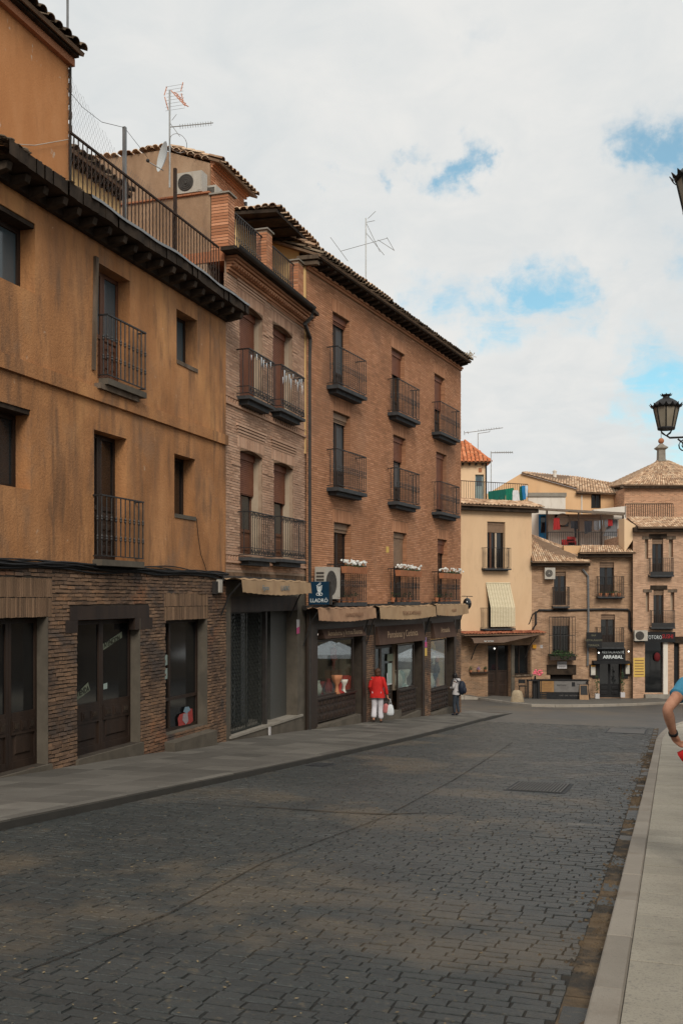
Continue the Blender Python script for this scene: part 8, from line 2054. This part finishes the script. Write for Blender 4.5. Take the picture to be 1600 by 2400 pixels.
# person with a backpack at the corner, looking into the shop window
x_ = FC.X(1069, -.55); w = FC.W(x_, -.55, 0); tw_, sw_ = to_ts(w); w.z = lp(tw_, min(1, (sw_ - S_KL) / (front_line(tw_)[0] - S_KL)))[2]
hB = 97 / FPX * w.y
PB = dict(pelvis=(0, 0, .95), waist=(0, .0, 1.09), chest=(0, .02, 1.31), neck=(0, .05, 1.46), head=(0, .09, 1.60), shl=(-.18, 0, 1.41), shr=(.18, 0, 1.41), ell=(-.25, .04, 1.16), elr=(.25, .02, 1.15), wrl=(-.12, .24, 1.12), wrr=(.13, .24, 1.10),
          hipl=(-.09, 0, .92), hipr=(.09, 0, .92), knl=(-.09, .06, .50), knr=(.10, .0, .50), anl=(-.09, .03, .08), anr=(.11, -.06, .08), thl=(.3, 0, 1), thr=(-.3, 0, 1))
Bp, Jb, kb = person('person in pale grey hoodie and dark jeans with a backpack at the brick corner', tuple(w), R(62), hB, PB,
    [('trousers', DENIM, TRO(.09, .068, .062), TRE, 2), ('shoe', NAVY, SHO('l'), [('anl', 'toel')], 2), ('shoe', NAVY, SHO('r'), [('anr', 'toer')], 2)],
    [(0, -.015, .035, .10, .11, .115), (0, -.03, -.03, .095, .09, .10)], HAIRK, hands=(.7, .7), skinmat=SKIN_DARK)
top_garment(Bp, Jb, kb, GREYH, 'hoodie', [(z + .06, rx * .86, ry * .88, fw + (.04 * (z - .8))) for z, rx, ry, fw in JACKET[:-1]], seed=4)
hd_ = MB(); hd_.sm = True; hd_.blob(tuple(V(0, -.09, 1.45) * kb), (.11 * kb, .09 * kb, .075 * kb), 12, 7); hd_.build('hood', GREYH, Bp)
bk = thing('backpack', 'dark navy backpack on the back of the person at the corner', 'backpack', tuple(Bp.matrix_basis @ (V(0, -.22, 1.0) * kb)), R(62))
m = MB(); m.sm = True; m.blob((0, -.02, .12), (.17, .13, .25), 12, 8); m.build('sack', NAVY, bk); m = MB(); m.sm = True; m.blob((0, -.12, .04), (.12, .06, .13), 10, 6); m.build('pocket', NAVY, bk)
for s in (-1, 1): MB().tube([(s * .1, .06, .32), (s * .13, .16, .44), (s * .14, .30, .38), (s * .15, .33, .22), (s * .15, .22, .05)], .016, 5).build('strap', NAVY, bk)
# man in a blue T-shirt, standing at the right edge with his hand on his hip
dM = 8.0
def at_d(px, py, d=dM): r = _ray(px, py); k_ = d / r[1]; return Vector((r[0] * k_, d, CAM_H + r[2] * k_))
cM = at_d(1668, 1700, dM); tM, sM = to_ts(cM); zM = road_z(tM) + KH; base = Vector((cM.x, cM.y, zM))
hM = 1.80; rzM = 0.0
def loc_(px, py, dd): p_ = at_d(px, py, dM + dd) - base; return tuple(p_ * (1.70 / hM))
PM = dict(pelvis=(0, 0, .95), waist=(0, 0, 1.10), chest=(0, .01, 1.31), neck=(0, .02, 1.46), head=(0, .04, 1.60), shl=loc_(1606, 1607, .02), shr=(.19, 0, 1.41), ell=loc_(1562, 1662, -.16), elr=(.27, -.03, 1.13), wrl=loc_(1577, 1721, -.02), wrr=(.27, .12, .92),
          hipl=(-.095, 0, .92), hipr=(.095, 0, .92), knl=(-.11, .02, .50), knr=(.11, .0, .50), anl=(-.12, -.02, .08), anr=(.12, -.02, .08), thl=(-.1, .9, .5), hdl=loc_(1592, 1753, .06))
tee = {'pelvis#0': (.165, .125), 'waist': (.162, .12), 'chest': (.185, .125), 'neck0': .068, 'shl': .076, 'shl~ual~.75': .068, 'shr': .076, 'shr~uar~.9': .068}
shorts = {'pelvis': (.13, .105), 'hipl': .10, 'th_l': .105, 'th_l~knl~.7': .112, 'hipr': .10, 'th_r': .108, 'th_r~knr~.7': .112}
Mn, Jm, km_ = person('man in a blue T-shirt and red shorts at the right edge, hand on hip', tuple(base), rzM, hM, PM,
    [('shorts', REDS, shorts, chain('pelvis', 'hipl', 'th_l', 'th_l~knl~.7') + chain('pelvis', 'hipr', 'th_r', 'th_r~knr~.7'), 2),
     ('shoe', SHOE, SHO('l'), [('anl', 'toel')], 2), ('shoe', SHOE, SHO('r'), [('anr', 'toer')], 2)], [(0, -.01, .045, .085, .098, .09)], HAIRB, hands=(.8, .5))
top_garment(Mn, Jm, km_, TEE, 't_shirt', [(z + .03, rx * .88, ry * .86, fw) for z, rx, ry, fw in JACKET[:-1]], sleeve=.45, rs=(.074, .062, .058, .046), seed=6)
a, b = Vector(Jm['fal'][0]), Vector(Jm['wrl'][0]); ax = (b - a).normalized(); u = ax.orthogonal().normalized(); v_ = ax.cross(u); c = a.lerp(b, .93); wt = MB(); n = 18; wt.sm = True
for i in range(n):
    g = 2 * math.pi * i / n; d_ = u * math.cos(g) + v_ * math.sin(g)
    for (o_, rr) in ((-.012, .031), (-.012, .037), (.012, .037), (.012, .031)): wt.v.append(tuple(c + ax * o_ + d_ * rr))
for i in range(n):
    j = (i + 1) % n
    for k_ in range(4): wt.f.append((i * 4 + k_, j * 4 + k_, j * 4 + (k_ + 1) % 4, i * 4 + (k_ + 1) % 4)); wt.r.append(0)
wto = thing('wrist_watch', 'black watch on the wrist of the man in the blue T-shirt', 'watch', tuple(base), rzM); wt.build('strap', BLACK, wto)
fc_ = at_d(1606, 1768, dM - .03) - base; fm_ = MB(); fm_.sm = True; fm_.hexa([tuple(fc_ + Vector(q)) for q in ((-.02, -.03, -.06), (.05, -.03, -.09), (.05, .03, -.09), (-.02, .03, -.06), (-.075, -.03, -.0), (.03, -.035, .055), (.03, .03, .055), (-.06, .03, .012))])
fm_.build('pocket_flap', REDS, Mn)

# ================================================================== the square to the right, seen only in the shop glass
for i, (x_, y_, lab) in enumerate(((21, 45, 'white cafe parasol nearest the street on the square'), (24.5, 48.5, 'white cafe parasol in the middle of the square'), (19.5, 50.5, 'white cafe parasol farthest back on the square'))):
    t_, s_ = to_ts((x_, y_)); Tn = thing('parasol', lab, 'parasol', (x_, y_, road_z(t_)), .3 * i, 'cafe parasols on the square')
    MB().tube([(0, 0, 0), (0, 0, 2.9)], .03, 6).build('pole', IRON, Tn); MB().lathe([(.35, 0), (.35, .1), (.05, .14)], n=12).build('base', STONE, Tn)
    c_ = MB(); n = 8
    for k in range(n):
        a, b = 2 * math.pi * k / n, 2 * math.pi * (k + 1) / n
        A_, B_ = (1.7 * math.cos(a), 1.7 * math.sin(a), 2.25), (1.7 * math.cos(b), 1.7 * math.sin(b), 2.25)
        c_.poly([(0, 0, 2.95), A_, B_]); c_.quad(A_, (A_[0], A_[1], 2.05), (B_[0], B_[1], 2.05), B_)
    c_.build('canopy', FWH, Tn)

# ------------------------------------------------------------------ houses opposite, outside the frame: they shade the street and show in the glass
OPP = M('opposite_stone', [(.22, .165, .11), (.30, .225, .15)], 1.2, rough=.95, bump=.3, stains=((1.2, (1, 1, .5), .5, .7, (.16, .115, .08), .6),))
def opposite(name, label, t0, t1, s, h, zlow):
    o_ = Vector(ts(t1, s)); f_ = Frame(o_.x, o_.y, 0, math.atan2(-CT, -ST)); T_ = f_.root(name, label, 'house'); Ln_ = t1 - t0; ops_ = []
    n = int(Ln_ / 3.2)
    for i in range(n):
        for fl in range(int(h / 3.1)): ops_.append((1.0 + i * 3.2, 2.0 + i * 3.2, zlow + 1.0 + 3.0 * fl, zlow + 2.9 + 3.0 * fl))
    wall(MB(), 0, Ln_, zlow - 2, zlow + h, ops_, 0, .25).build('wall', OPP, T_); MB().box(0, Ln_, .4, 7, zlow - 2, zlow + h - .02).build('inner_wall', OPP, T_)
    for q in ops_: window(T_, *q, .18, WOOD, GLASS_DARK)
    MB().box(-.3, Ln_ + .3, -.5, .0, zlow + h, zlow + h + .15).build('eave', EAVE_WOOD, T_)
    tiles(T_, (-.3, -.55, zlow + h + .15), (1, 0, 0), (0, 1, .4), Ln_ + .6, 4, TILE, seed=71, w=.4, ln=.8, lap=.7)
opposite('opposite_house', 'stone house on the right side of the street, beyond the pavement', -12, 23.5, 3.8, 6.6, -1.6)
opposite('square_house', 'long stone house across the square on the right', 42, 86, 24, 10, -5.5)

# dry petals and grit scattered over the setts
lt = MB(); rgl = random.Random(91); LITTER = M('dry_petal_litter', [(.16, .12, .07), (.28, .22, .13)], 30, rough=.95, rnd=.5)
for i in range(900):
    t_ = 3.6 + 20 * rgl.random() ** 2.2; s_ = S_KL + .1 + (S_KR - S_KL - .1) * rgl.random(); c_ = Vector(ts(t_, s_, road_z(t_) + .030)); a = rgl.random() * 6.3; L_ = rgl.uniform(.004, .011) * (1 + t_ / 14)
    d1 = Vector((math.cos(a), math.sin(a), rgl.uniform(-.1, .2))) * L_; d2 = Vector((-math.sin(a), math.cos(a), 0)) * L_ * rgl.uniform(.3, .8); lt.rv = rgl.random()
    lt.quad(tuple(c_ - d1), tuple(c_ + d2), tuple(c_ + d1), tuple(c_ - d2))
lt.build('petal_litter', LITTER, road, kind='stuff')
